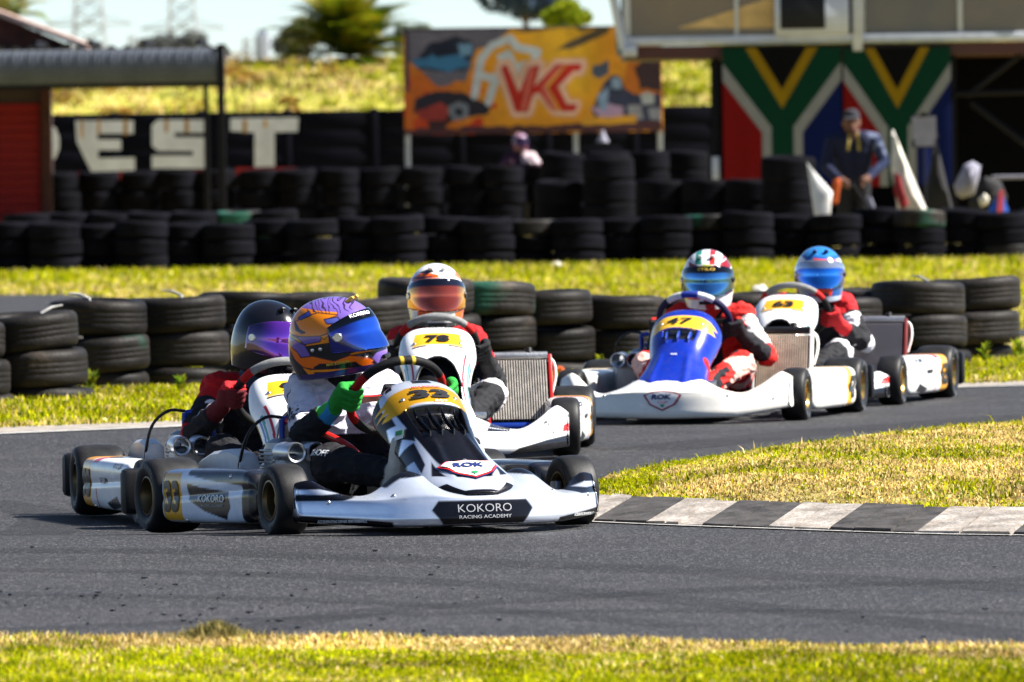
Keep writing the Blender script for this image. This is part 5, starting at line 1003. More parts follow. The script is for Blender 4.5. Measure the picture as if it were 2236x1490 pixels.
def make_kart(k):
    X, Y = k['pos']; root = empty('racing_kart', (X, Y, k.get('z', 0)), R(k['yaw'])); root.rotation_euler = (R(k.get('pitch', 0)), 0, R(k['yaw'])); tag(root, k['label'], 'racing kart', 'racing karts')
    rim = k.get('rim', M['gold'])
    # wheels
    for kind, hx, y in (('front', 0.548, 0.0), ('rear', 0.600, 1.05)):
        for sx in (-1, 1):
            ty, ri, Rr, wd = wheel_meshes(kind, rim)
            e = empty('wheel', (sx * hx, y, Rr), R(k.get('steer', 0)) if kind == 'front' else 0, root)
            link('tyre', ty, e); link('rim', ri, e)
            if kind == 'rear' or True:
                for a0 in (R(200), R(20)):
                    tx, tf = text2d('LEVANTO', 0.01); q = tx * 0.030; rad = Rr - 0.026; mb = []
                    for p in q: a = a0 + p[0] / rad; rr = rad + p[1]; mb.append((sx * (wd + 0.0012), rr * math.sin(a) * sx, rr * math.cos(a)))
                    link('sidewall_lettering', mesh(mb, tf, M['sidewall'], False), e)
    # frame, axle, tray, bumpers
    fr = MB(); z = 0.055
    for sx in (-1, 1):
        fr.tube([(sx * 0.20, -0.42, z), (sx * 0.24, -0.25, z), (sx * 0.26, 0.05, z), (sx * 0.32, 0.30, z), (sx * 0.33, 0.85, z), (sx * 0.30, 1.12, z + 0.01)], 0.015, 8)
        fr.tube([(sx * 0.26, 0.0, z), (sx * 0.40, 0.0, z + 0.03), (sx * 0.48, 0.0, 0.125)], 0.014, 8)
        fr.tube([(sx * 0.33, 0.32, z), (sx * 0.47, 0.30, z + 0.02), (sx * 0.52, 0.36, 0.10), (sx * 0.52, 0.76, 0.10), (sx * 0.46, 0.82, z + 0.03), (sx * 0.33, 0.80, z)], 0.010, 8)
        fr.tube([(sx * 0.21, -0.34, z), (sx * 0.22, -0.37, 0.11), (sx * 0.18, -0.39, 0.125), (0, -0.39, 0.125)], 0.009, 8)
    for y in (-0.40, 0.06, 0.48, 1.08): fr.tube([(-0.30 if y > 0 else -0.2, y, z), (0.30 if y > 0 else 0.2, y, z)], 0.013, 8)
    fr.tube([(0, -0.02, z), (0, 0.10, 0.17), (0, 0.21, 0.36)], 0.010, 8)
    fr.build('chassis_frame', k.get('frame_mat', M['steel']), root)
    MB().tube([(-0.60, 1.05, 0.1365), (0.60, 1.05, 0.1365)], 0.0245, 14).build('rear_axle', M['steel'], root)
    MB().box((0, -0.02, 0.036), (0.46, 0.86, 0.004), 0.0015).build('floor_tray', M['tray'], root)
    for sx in (-1, 1):
        MB().box((sx * 0.487, 0.0, 0.1275), (0.028, 0.05, 0.075), 0.006).tube([(sx * 0.487, 0, 0.127), (sx * 0.56, 0, 0.127)], 0.0125, 10).build('stub_axle', M['alu'], root)
        MB().tube([(sx * 0.09, 0.10, 0.11), (sx * 0.46, 0.055, 0.105)], 0.006, 8).build('tie_rod', M['steel'], root)
    rb = MB()
    for sx in (-1, 1): rb.box((sx * 0.595, 1.265, 0.150), (0.23, 0.065, 0.17), 0.022)
    rb.box((0, 1.275, 0.13), (0.98, 0.05, 0.11), 0.018); rb.tube([(-0.33, 1.10, 0.07), (-0.33, 1.25, 0.13)], 0.012, 8).tube([(0.33, 1.10, 0.07), (0.33, 1.25, 0.13)], 0.012, 8)
    rb.build('rear_bumper', M['black'], root)
    # seat
    rings = []
    for (y, z_, hw, th) in [(0.42, 0.075, 0.12, .03), (0.50, 0.05, 0.17, .06), (0.64, 0.042, 0.19, .11), (0.80, 0.065, 0.195, .17), (0.90, 0.16, 0.185, .17), (0.955, 0.28, 0.165, .14), (0.985, 0.37, 0.13, .08), (0.99, 0.40, 0.09, .03)]:
        row = []
        for q in np.linspace(-1, 1, 17): row.append((hw * math.sin(q * 1.35) / math.sin(1.35), y - (0.55 * th * abs(q) ** 2.5 if y > 0.85 else 0), z_ + th * abs(q) ** 3.0))
        rings.append(row)
    st = MB().loft(rings, closed=False).build('seat', M['seat'], root); md = st.modifiers.new('t', 'SOLIDIFY'); md.thickness = 0.008
    # steering wheel
    n1, n2 = 180, 12; v = []; col = []
    ux, uy = Vector((1, 0, 0)), Vector((0, -math.sin(SW_T), math.cos(SW_T))); un = Vector((0, math.cos(SW_T), math.sin(SW_T)))
    for i in range(n1):
        a = 2 * math.pi * i / n1; rd = ux * math.sin(a) + uy * math.cos(a); c = SW_C + rd * SW_R; c_ = k['wheel_paint'](((math.degrees(a) + 180) % 360) - 180)
        for j in range(n2): b = 2 * math.pi * j / n2; v.append(c + rd * (0.0155 * math.cos(b)) + un * (0.0175 * math.sin(b))); col.append(c_)
    f = np.array([(i * n2 + j, i * n2 + (j + 1) % n2, ((i + 1) % n1) * n2 + (j + 1) % n2, ((i + 1) % n1) * n2 + j) for i in range(n1) for j in range(n2)])
    sw = empty('steering_wheel', (0, 0, 0), 0, root); link('grip', mesh(np.array(v), f, M['grip'], True, np.array(col)), sw)
    sp = MB()
    for a in (R(-95), R(95), R(180)): sp.loft([[SW_C + (ux * math.sin(a + q) + uy * math.cos(a + q)) * r_ + un * h_ for q, h_ in ((-w_, 0.004), (w_, 0.004), (w_, -0.004), (-w_, -0.004))] for r_, w_ in ((0.03, 0.5), (0.09, 0.14), (0.16, 0.12))])
    sp.build('spokes', k.get('spoke_mat', M['black']), sw)
    MB().box(tuple(SW_C + un * 0.02), (0.10, 0.022, 0.075), 0.008, Euler((math.pi / 2 - SW_T + R(-42) + R(38), 0, 0))).tube([SW_C + un * 0.01, SW_C - un * 0.05], 0.025, 14).build('hub_display', M['black'], sw)
    MB().tube([tuple(SW_C - un * 0.03), (0, -0.03, 0.13)], 0.010, 10).build('steering_column', M['steel'], root)
    MB().box((0, 0.33, 0.155), (0.155, 0.22, 0.19), 0.03).tube([(0.03, 0.27, 0.24), (0.03, 0.27, 0.275)], 0.026, 14).build('fuel_tank', M['tank'], root)
    for sx in (-1, 1): MB().tube([(sx * 0.13, -0.24, 0.05), (sx * 0.14, -0.25, 0.19), (sx * 0.19, -0.25, 0.195)], 0.006, 8).box((sx * 0.16, -0.235, 0.19), (0.09, 0.012, 0.03), 0.004).build('pedal', k.get('pedal_mat', M['steel']), root)
    # engine on the kart's right
    en = empty('engine', (-0.315, 0.62, 0), 0, root)
    b = MB().box((0, 0.02, 0.125), (0.15, 0.19, 0.13), 0.02).box((-0.02, -0.02, 0.20), (0.125, 0.13, 0.06), 0.012)
    for q in range(6): b.box((-0.01, -0.015, 0.225 + q * 0.014), (0.135 - 0.006 * (q % 2), 0.135, 0.006), 0.002)
    b.box((-0.01, -0.015, 0.26), (0.11, 0.11, 0.10), 0.01); b.tube([(-0.10, 0.06, 0.12), (0.02, 0.06, 0.12)], 0.055, 20).build('crankcase', M['alu'], en)
    MB().lathe([(0.001, 0.335), (0.03, 0.338), (0.045, 0.33), (0.062, 0.322), (0.064, 0.30), (0.058, 0.296), (0.001, 0.296)], 24, 'Z', (-0.01, -0.015, 0), close=False).build('cylinder_head', M['alu'], en)
    MB().tube([(-0.01, -0.015, 0.33), (-0.01, -0.015, 0.37), (-0.01, -0.018, 0.405)], [0.011, 0.012, 0.012], 12).tube([(-0.01, -0.018, 0.405), (0.03, -0.02, 0.408)], 0.011, 12).build('plug_cap', M['bluep'], en)
    MB().tube(crom([(-0.01, -0.018, 0.412), (-0.07, -0.02, 0.415), (-0.125, -0.01, 0.375), (-0.15, 0.01, 0.31), (-0.155, 0.05, 0.22), (-0.13, 0.10, 0.15)], 24).tolist(), [0.0055 + 0.001 * (i_ % 2) for i_ in range(24)], 8).build('ignition_lead', M['black'], en)
    MB().box((0.055, 0.02, 0.30), (0.05, 0.07, 0.06), 0.012).tube([(0.05, -0.02, 0.30), (0.05, -0.12, 0.29)], 0.028, 14).build('carburettor', M['alu'], en)
    MB().tube(crom([(-0.0, 0.09, 0.24), (0.0, 0.16, 0.22), (-0.02, 0.26, 0.17), (-0.04, 0.42, 0.16)], 14).tolist(), [0.026, 0.027, 0.028, .03, .033, .036, .04, .045, .047, .047, .045, .042, .038, .032], 16).build('exhaust', M['steel'], en)
    ib = MB().box((-0.345, 0.415, 0.20), (0.135, 0.12, 0.17), 0.03); iso = ib.build('intake_silencer', M['grey'], root)
    for dx in (-0.039, 0.039):
        MB().lathe([(0.028, -0.095), (0.034, -0.098), (0.038, -0.09), (0.037, -0.03), (0.039, 0.02), (0.034, 0.06), (0.022, 0.06), (0.026, -0.05)], 24, 'Y', (-0.345 + dx, 0.40, 0.288)).build('intake_tube', M['steel'], iso)
    MB().tube([(-0.345, 0.46, 0.27), (-0.30, 0.52, 0.29), (-0.262, 0.53, 0.29)], 0.030, 14).build('intake_duct', M['black'], root)
    MB().loft([[(-0.475, y, z0), (-0.40, y, z0), (-0.40, y, z1), (-0.415, y, z1 + 0.012), (-0.46, y, z1 + 0.012), (-0.475, y, z1)] for y, z0, z1 in ((0.64, 0.18, 0.24), (0.66, 0.12, 0.275), (0.78, 0.10, 0.29), (0.95, 0.09, 0.28), (1.08, 0.10, 0.25), (1.12, 0.13, 0.20))]).build('chain_guard', k.get('guard_mat', M['guard']), root)
    MB().tube(crom(k.get('hose', [(-0.30, 0.60, 0.355), (-0.24, 0.50, 0.345), (-0.20, 0.60, 0.25), (0.0, 0.98, 0.30), (0.26, 0.80, 0.30)]), 30).tolist(), 0.013, 10).build('coolant_hose', k.get('hose_mat', M['bluep']), root)
    # radiator on the kart's left
    tilt = R(-24); rd = empty('radiator', (k.get('radx', 0.365), 0.60, 0.10), R(k.get('radyaw', 4)), root); rd.rotation_euler = (tilt, 0, R(k.get('radyaw', 4)))
    wd, ht = 0.265, 0.315; MB().box((0, 0.012, ht / 2 + 0.02), (wd, 0.022, ht - 0.03), 0.003).build('core_back', M['black'], rd)
    fins = MB()
    for q in range(22): fins.box((-wd / 2 + 0.012 + q * (wd - 0.024) / 21, -0.010, ht / 2 + 0.02), (0.0055, 0.026, ht - 0.035))
    o = fins.build('core_fins', k.get('fin_mat', M['fins']), rd, smooth=False); tag(o, kind='stuff')
    for sx in (-1, 1): MB().box((sx * (wd / 2 + 0.008), 0.0, ht / 2 + 0.02), (0.016, 0.050, ht + 0.02), 0.004).build('side_rail', k.get('rail_mat', M['white']), rd)
    MB().tube([(-wd / 2, 0, ht + 0.03), (wd / 2, 0, ht + 0.03)], 0.019, 12).build('top_tank', k.get('toptank_mat', M['alu']), rd)
    MB().tube([(-wd / 2, 0, 0.01), (wd / 2, 0, 0.01)], 0.021, 12).build('bottom_tank', k.get('bottank_mat', M['bluep']), rd)
    MB().tube([(0.05, 0, ht + 0.04), (0.05, 0, ht + 0.066)], 0.017, 12).build('filler_cap', M['black'], rd)
    MB().tube(crom([(wd / 2 - 0.02, 0.01, ht + 0.03), (wd / 2 + 0.025, 0.025, ht + 0.015), (wd / 2 + 0.035, 0.035, ht - 0.05), (wd / 2 + 0.015, 0.05, ht - 0.13)], 16).tolist(), 0.007, 10).build('breather_hose', M['white'], rd)
    # bodywork
    fa = fairing(root, k); no = (nose_a if k['nose'] == 'a' else nose_b)(root, k)
    pods = [side_pod(root, k, sx) for sx in (-1, 1)]
    bolt = MB().lathe([(0.0004, 0.004), (0.006, 0.0035), (0.0085, 0.0), (0.0085, -0.008)], 12, 'Z', close=False); bme = mesh(bolt.v, bolt.f, M['steel'], True)
    for part, spots in ((fa, [((-0.30, -1, 0.14), (0, 1, 0)), ((0.30, -1, 0.14), (0, 1, 0)), ((-0.49, -1, 0.12), (0, 1, 0)), ((0.49, -1, 0.12), (0, 1, 0))]), (no, [((-0.10, -0.02, 1), (0, 0, -1)), ((0.10, -0.02, 1), (0, 0, -1))]), (pods[0], [((-1, 0.34, 0.21), (1, 0, 0)), ((-1, 0.70, 0.05), (1, 0, 0))]), (pods[1], [((1, 0.34, 0.21), (-1, 0, 0)), ((1, 0.70, 0.05), (-1, 0, 0))])):
        bv_ = bvh_of(part)
        for o_, d_ in spots:
            h_ = bv_.ray_cast(Vector(o_), Vector(d_))
            if h_[0] is not None: nn_ = h_[1] if h_[1].dot(Vector(d_)) < 0 else -h_[1]; b_ = link('bolt', bme, part); b_.location = h_[0]; b_.rotation_euler = nn_.to_track_quat('Z', 'Y').to_euler()
    return root, fa, no, pods
M['sidewall'] = mat('sidewall_print', (0.11, 0.12, 0.14), 0.6, vary=0.3)
M['guard'] = mat('guard_plastic', (0.50, 0.51, 0.53), 0.35, vary=0.1, dirt=0.2)
M['tank'] = mat('fuel_tank', (0.42, 0.40, 0.34), 0.4, vary=0.05)
M['fins'] = mat('radiator_fins', (0.55, 0.50, 0.44), 0.45, 0.5, vary=0.2, vscale=30, dirt=0.3)
# ------------------------------------------------------------------ liveries
def npc(c): return np.array(c, float)
WHITE, BLK, YEL, RED = npc((0.80, 0.80, 0.80)), npc((0.008, 0.008, 0.012)), npc((0.86, 0.42, 0.015)), npc((0.55, 0.012, 0.012))
CHR = npc((0.74, 0.80, 0.92))
def pp(c, x, y, poly, col, cond=None, w=0.0035, grow=0.0):
    """paint a polygon with a softened edge"""
    xr, yr = np.ptp(x), np.ptp(y); k = (0.34, 0.75) if xr > 1.5 and xr < 2.5 and yr > 0.9 else ((0.17, 0.75) if 0.9 < xr <= 1.5 and yr > 0.9 else (1, 1))      # panel parameters -> metres
    q = [(a * k[0] * (0.5 if k[0] == 0.34 else 1), b * k[1]) for a, b in poly]; X, Y = x * (k[0] * (0.5 if k[0] == 0.34 else 1)), y * k[1]
    d = pdist(X, Y, q); d = np.where(inpoly(X, Y, q), d, -d); cov = np.clip(0.5 + (d + grow) / w, 0, 1)
    if cond is not None: cov = cov * cond
    c[:] = c * (1 - cov[:, None]) + np.asarray(col, float) * cov[:, None]
def base(v, c): return np.tile(npc(c), (len(v), 1))
def band(x, a, b): return (x >= a) & (x < b)
def wheel_std(a):
    a = abs(a)
    return (0.20, 0.20, 0.20) if a < 46 else ((0.42, 0.01, 0.01) if a < 64 else (0.012, 0.012, 0.013))
def wheel_33(a):
    b = abs(a)
    if 4 < b < 9: return (0.55, 0.36, 0.03)
    return (0.006, 0.006, 0.007) if b < 56 else ((0.34, 0.006, 0.008) if b < 84 or 100 < b < 132 else (0.006, 0.006, 0.007))
def wheel_47(a):
    b = abs(a)
    return (0.02, 0.04, 0.25) if b < 14 else ((0.62, 0.60, 0.58) if b < 40 else (0.010, 0.010, 0.045))
# kart 33
def fair33(v):
    x, z = v[:, 0], v[:, 2]; c = base(v, CHR); a = np.abs(x)
    pp(c, a, z, [(0.33, 0.24), (0.37, 0.145), (0.45, 0.125), (0.60, 0.125), (0.60, 0.24)], BLK)
    pp(c, a, z, [(0.44, 0.150), (0.50, 0.165), (0.575, 0.165), (0.575, 0.150), (0.50, 0.146)], CHR)
    pp(c, a, z, [(0.30, 0.02), (0.315, 0.048), (0.44, 0.062), (0.60, 0.078), (0.60, 0.02)], BLK)
    pp(c, a, z, [(-0.1, 0.034), (0.150, 0.034), (0.190, 0.085), (0.165, 0.118), (-0.1, 0.118)], BLK)
    pp(c, a, z, [(0.19, 0.26), (0.20, 0.215), (0.25, 0.20), (0.30, 0.165), (0.315, 0.175), (0.28, 0.22), (0.26, 0.26)], BLK)
    pp(c, a, z, [(0.16, 0.26), (0.16, 0.205), (0.25, 0.197), (0.33, 0.160), (0.37, 0.175), (0.34, 0.26)], BLK)
    c[z < 0.032] = BLK; return c
def nose33(s, t, p):
    c = base(p, CHR); a = np.abs(s)
    c[(t < 0.20) & (a < 0.16)] = BLK; c[band(t, 0.02, 0.205) & band(a, 0.52, 0.66)] = BLK; c[(a > 0.80) & (t < 0.34)] = BLK
    pl = ([(-0.97, 0.265), (-0.74, 0.262), (-0.62, 0.245), (-0.3, 0.236), (0.3, 0.236), (0.60, 0.245), (0.80, 0.285), (0.84, 0.35), (0.6, 0.365), (0.3, 0.35), (-0.3, 0.35), (-0.6, 0.37), (-0.80, 0.355), (-0.90, 0.335), (-0.72, 0.325), (-0.97, 0.305), (-0.74, 0.292)])
    pp(c, a, t, [(-0.1, 0.355), (0.66, 0.36), (0.62, 0.48), (0.46, 0.64), (0.28, 0.82), (-0.1, 0.82)], BLK)
    pp(c, a, t, [(0.72, 0.33), (1.02, 0.30), (1.02, 0.50), (0.80, 0.47), (0.62, 0.52), (0.55, 0.46), (0.75, 0.43)], BLK)
    pp(c, a, t, [(0.64, 0.42), (0.90, 0.38), (0.98, 0.43), (0.74, 0.46)], CHR)
    pp(c, a, t, [(0.50, 0.66), (0.62, 0.76), (0.42, 0.80)], BLK)
    pp(c, a, t, [(0.66, 0.52), (1.05, 0.50), (1.05, 0.57), (0.80, 0.60), (0.74, 0.70), (0.62, 0.66)], BLK); pp(c, a, t, [(0.88, 0.66), (1.05, 0.62), (1.05, 0.80), (0.90, 0.78)], BLK)
    c[(t > 0.86) & (a > 0.55)] = BLK; c[t > 0.965] = BLK; pp(c, s, t, pl, YEL); return c
def pod33(v, sx):
    y, z = v[:, 1], v[:, 2]; c = base(v, CHR)
    pp(c, y, z, [(0.34, 0.10), (0.38, 0.055), (0.54, 0.085), (0.66, 0.125), (0.675, 0.185), (0.56, 0.17), (0.36, 0.155)], BLK)
    pp(c, y, z, [(0.70, 0.26), (0.67, 0.215), (0.50, 0.195), (0.34, 0.185), (0.18, 0.17), (0.18, 0.26)], BLK); c[y < 0.255] = BLK
    pp(c, y, z, [(0.715, 0.05), (0.885, 0.05), (0.885, 0.222), (0.725, 0.222)], YEL); return c
def nose_parolin(accent):
    def fn(s, t, p):
        c = base(p, (0.84, 0.84, 0.84)); a = np.abs(s)
        pp(c, s, t, [(-0.46, 0.285), (0.46, 0.285), (0.50, 0.395), (-0.50, 0.395)], YEL)
        c[band(t, 0.400, 0.408) & band(a, 0.20, 0.52)] = BLK
        for k, cc in enumerate(((0.45, 0.02, 0.04), (0.75, 0.75, 0.75), (0.05, 0.30, 0.28), (0.02, 0.06, 0.35))):
            lo = 0.62 + 0.09 * k; c[(np.abs(a - (lo + 0.5 * (np.clip(t, 0.42, 0.75) - 0.5) ** 2 * 8 * 0.3)) < 0.035) & band(t, 0.44 + 0.02 * k, 0.74)] = cc
        return c
    return fn
def pod_white(stripes=True):
    def fn(v, sx):
        y, z = v[:, 1], v[:, 2]; c = base(v, (0.82, 0.82, 0.82)); pp(c, y, z, [(0.725, 0.03), (0.885, 0.03), (0.885, 0.25), (0.735, 0.25)], (0.80, 0.36, 0.02))
        if stripes:
            pp(c, y, z, [(0.30, 0.205), (0.42, 0.205), (0.42, 0.224), (0.30, 0.224)], BLK); pp(c, y, z, [(0.30, 0.06), (0.46, 0.045), (0.50, 0.07), (0.36, 0.10)], BLK)
            pp(c, y, z, [(0.50, 0.14), (0.60, 0.14), (0.60, 0.165), (0.50, 0.165)], BLK); pp(c, y, z, [(0.62, 0.045), (0.635, 0.045), (0.66, 0.12), (0.645, 0.12)], (0.4, 0.02, 0.02)); pp(c, y, z, [(0.64, 0.22), (0.72, 0.215), (0.72, 0.25), (0.64, 0.25)], (0.5, 0.03, 0.03))
        return c
    return fn
def fair_parolin(v):
    x, z = v[:, 0], v[:, 2]; a = np.abs(x); c = base(v, (0.83, 0.83, 0.83)); pp(c, a, z, [(0.28, 0.02), (0.34, 0.055), (0.46, 0.085), (0.60, 0.11), (0.60, 0.07), (0.50, 0.02)], BLK)
    pp(c, a, z, [(0.53, 0.115), (0.57, 0.12), (0.57, 0.155), (0.535, 0.145)], (0.5, 0.02, 0.02)); pp(c, a, z, [(0.20, 0.13), (0.30, 0.125), (0.31, 0.15), (0.22, 0.16)], BLK); return c
def fair47(v): return base(v, (0.84, 0.80, 0.72))
def nose47(s, t, p):
    c = base(p, (0.004, 0.022, 0.30)); a = np.abs(s)
    pp(c, s, t, [(-0.84, 0.275), (-0.62, 0.262), (-0.4, 0.245), (0.4, 0.245), (0.62, 0.26), (0.84, 0.285), (0.66, 0.305), (0.82, 0.335), (0.60, 0.35), (0.30, 0.362), (-0.2, 0.352), (-0.6, 0.362), (-0.80, 0.35), (-0.68, 0.31)], (0.86, 0.50, 0.03)); return c
def pod47(v, sx):
    y, z = v[:, 1], v[:, 2]; c = base(v, (0.84, 0.82, 0.76)); pp(c, y, z, [(0.72, 0.04), (0.80, 0.04), (0.80, 0.25), (0.72, 0.25)], (0.86, 0.46, 0.02)); return c

def rok_badge(parent, c, n, up, w_, bv=None):
    bv = bv or bvh_of(parent); sh = lambda s: poly2([(-0.5 * s, 0.12 * s), (-0.30 * s, 0.20 * s), (0, 0.23 * s), (0.30 * s, 0.20 * s), (0.5 * s, 0.12 * s), (0.34 * s, -0.13 * s), (0, -0.29 * s), (-0.34 * s, -0.13 * s)])
    for s, m, o in ((1.0, M['blueink'], 0.004), (0.95, M['redink'], 0.006), (0.86, M['whiteink'], 0.008)): v, f = sh(w_ * s); decal('badge', parent, v, f, m, c, n, up, bv, o, 0.010)
    v, f = text_fit('ROK', w_ * 0.52, w_ * 0.13, 0.05, 0.25); v = v + np.array([-0.01 * w_, 0.06 * w_]); decal('badge_lettering', parent, v, f, M['blueink'], c, n, up, bv, 0.011, 0.010)
    v, f = text_fit('CUP', w_ * 0.26, w_ * 0.055, 0.0); v = v + np.array([0.02 * w_, -0.075 * w_]); decal('badge_lettering', parent, v, f, M['redink'], c, n, up, bv, 0.011, 0.010)
    v, f = poly2([(-0.06 * w_, -0.13 * w_), (0.08 * w_, -0.13 * w_), (0.05 * w_, -0.18 * w_), (0, -0.21 * w_)]); decal('badge_flag', parent, v, f, M['greenink'], c, n, up, bv, 0.011, 0.010)
def lay(parent, s, wd, hh, c, n, up, m, bold=0.0, shear=0.0, bv=None, name='lettering'):
    v, f = text_fit(s, wd, hh, bold, shear); return decal(name, parent, v, f, m, c, n, up, bv, 0.0045, 0.012)

K = {}
M['blueshell'] = mat('blue_shell', (0.02, 0.06, 0.42), 0.3, coat=0.4)
M['dred'] = mat('dark_red_rail', (0.14, 0.012, 0.012), 0.4); M['dfins'] = mat('shaded_fins', (0.16, 0.15, 0.17), 0.5, 0.5, vary=0.2); M['lfins'] = mat('lit_fins', (0.62, 0.50, 0.38), 0.5, 0.3, vary=0.3, vscale=20); M['navy'] = mat('navy_paint', (0.012, 0.014, 0.09), 0.35)  # dfins and lfins: fin colour with shade and sunlight put in
# --- kart 33 (leading)
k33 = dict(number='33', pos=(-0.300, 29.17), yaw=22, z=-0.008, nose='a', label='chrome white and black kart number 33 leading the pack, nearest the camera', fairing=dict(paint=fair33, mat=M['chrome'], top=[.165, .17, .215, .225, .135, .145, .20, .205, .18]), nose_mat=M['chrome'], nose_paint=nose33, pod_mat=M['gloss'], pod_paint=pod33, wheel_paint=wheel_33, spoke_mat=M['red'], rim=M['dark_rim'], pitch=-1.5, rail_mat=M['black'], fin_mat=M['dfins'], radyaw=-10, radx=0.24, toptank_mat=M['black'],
           pod_text=[('KOKORO', 0.20, 0.027, 0.485, 0.131, M['whiteink']), ('RACING ACADEMY', 0.17, 0.008, 0.475, 0.106, M['grey'])], hose_mat=M['red'], hose=[(-0.31, 0.60, 0.40), (-0.28, 0.52, 0.385), (-0.20, 0.44, 0.34), (-0.13, 0.40, 0.29), (-0.06, 0.42, 0.2)])
kt, fa, no, pods = make_kart(k33); K['33'] = kt
B = bvh_of(fa); lay(fa, 'KOKORO', 0.200, 0.027, (0.0, -0.5, 0.090), (0, -1, 0), (0, 0, 1), M['softink'], -0.012, bv=B); lay(fa, 'RACING ACADEMY', 0.195, 0.011, (0.0, -0.5, 0.060), (0, -1, 0), (0, 0, 1), M['softink'], 0.0, bv=B)
for sx in (-1, 1): lay(fa, 'ACCELERATING DRIVER PERFORMANCE', 0.17, 0.010, (sx * 0.445, -0.3, 0.054), (sx * 0.35, -1, 0), (0, 0, 1), M['whiteink'], 0.02, 0.2, B)
B = bvh_of(no); lay(no, '33', 0.150, 0.050, (0.0, -0.028, 0.487), (0, -0.62, 0.78), (0, 0.78, 0.62), M['blackink'], 0.05, bv=B, name='number_print'); lay(no, 'MAX BOSHOFF', 0.11, 0.011, (0, 0.008, 0.512), (0, -0.5, 0.86), (0, 0.86, 0.5), M['redink'], 0.02, bv=B); lay(no, 'JULY', 0.05, 0.009, (0.03, -0.062, 0.462), (0, -0.62, 0.78), (0, 0.78, 0.62), M['whiteink'], 0.03, bv=B)
rok_badge(no, (0.0, -0.40, 0.225), (0, -0.62, 0.78), (0, 0.78, 0.62), 0.235, B)
v_, f_ = poly2([(-0.02, -0.018), (0.02, -0.018), (0.02, 0.018), (-0.02, 0.018)]); decal('sticker', no, v_, f_, M['whiteink'], (-0.16, -0.11, 0.36), (-0.6, -0.7, 0.4), (0, 0, 1), B, 0.004, 0); v_, f_ = poly2([(-0.014, -0.006), (0.014, -0.006), (0.014, 0.01), (-0.014, 0.01)]); decal('sticker', no, v_, f_, M['greenink'], (-0.16, -0.11, 0.362), (-0.6, -0.7, 0.4), (0, 0, 1), B, 0.007, 0)
o = MB().lathe([(0.0005, 0.006), (0.008, 0.005), (0.012, 0.0), (0.012, -0.01)], 16, 'Z', close=False).build('bolt', M['steel'], no); h_ = B.ray_cast(Vector((0, -0.35, 1)), Vector((0, 0, -1))); o.location = h_[0]; o.rotation_euler = (R(38), 0, 0)
# --- kart 98
k98 = dict(number='98', pos=(-0.825, 31.08), yaw=11, z=-0.062, nose='b', label='white kart number 98 close behind kart 33, half hidden by it', fairing=dict(paint=fair_parolin), nose_paint=nose_parolin(0), pod_paint=pod_white(), wheel_paint=wheel_std, rim=M['dark_rim'], pod_text=[('R. MARITZ', 0.085, 0.014, 0.36, 0.2145, M['whiteink']), ('SP', 0.06, 0.02, 0.55, 0.1525, M['whiteink'])])
k78 = dict(number='78', pos=(-0.322, 35.55), yaw=0.8, nose='b', label='white kart number 78 with tall radiator in the middle of the pack', fairing=dict(paint=fair_parolin, top=[.20, .20, .185, .15, .125, .175, .235, .225, .17]), nose_paint=nose_parolin(0), pod_paint=pod_white(), wheel_paint=wheel_std, rail_mat=M['red'], rim=M['dark_rim'], pod_text=[])
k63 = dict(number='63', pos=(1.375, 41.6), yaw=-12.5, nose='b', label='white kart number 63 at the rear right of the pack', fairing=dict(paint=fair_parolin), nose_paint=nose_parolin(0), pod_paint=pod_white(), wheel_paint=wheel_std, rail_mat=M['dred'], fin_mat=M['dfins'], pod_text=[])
k47 = dict(number='47', pos=(0.822, 39.6), yaw=-12.3, nose='a', label='plain white kart number 47 with a blue nose panel', fairing=dict(paint=fair47, mat=M['gloss'], top=[.225, .225, .21, .17, .14, .19, .25, .245, .20], face=0.15, bot=[0.03, 0.035, 0.075]), nose_paint=nose47, vane_mat=M['blueshell'], vanes=3, vent=(0.362, 0.45, 0.36), pod_paint=pod47, wheel_paint=wheel_47, rail_mat=M['white'], fin_mat=M['lfins'], toptank_mat=M['black'], frame_mat=M['navy'], pod_text=[])
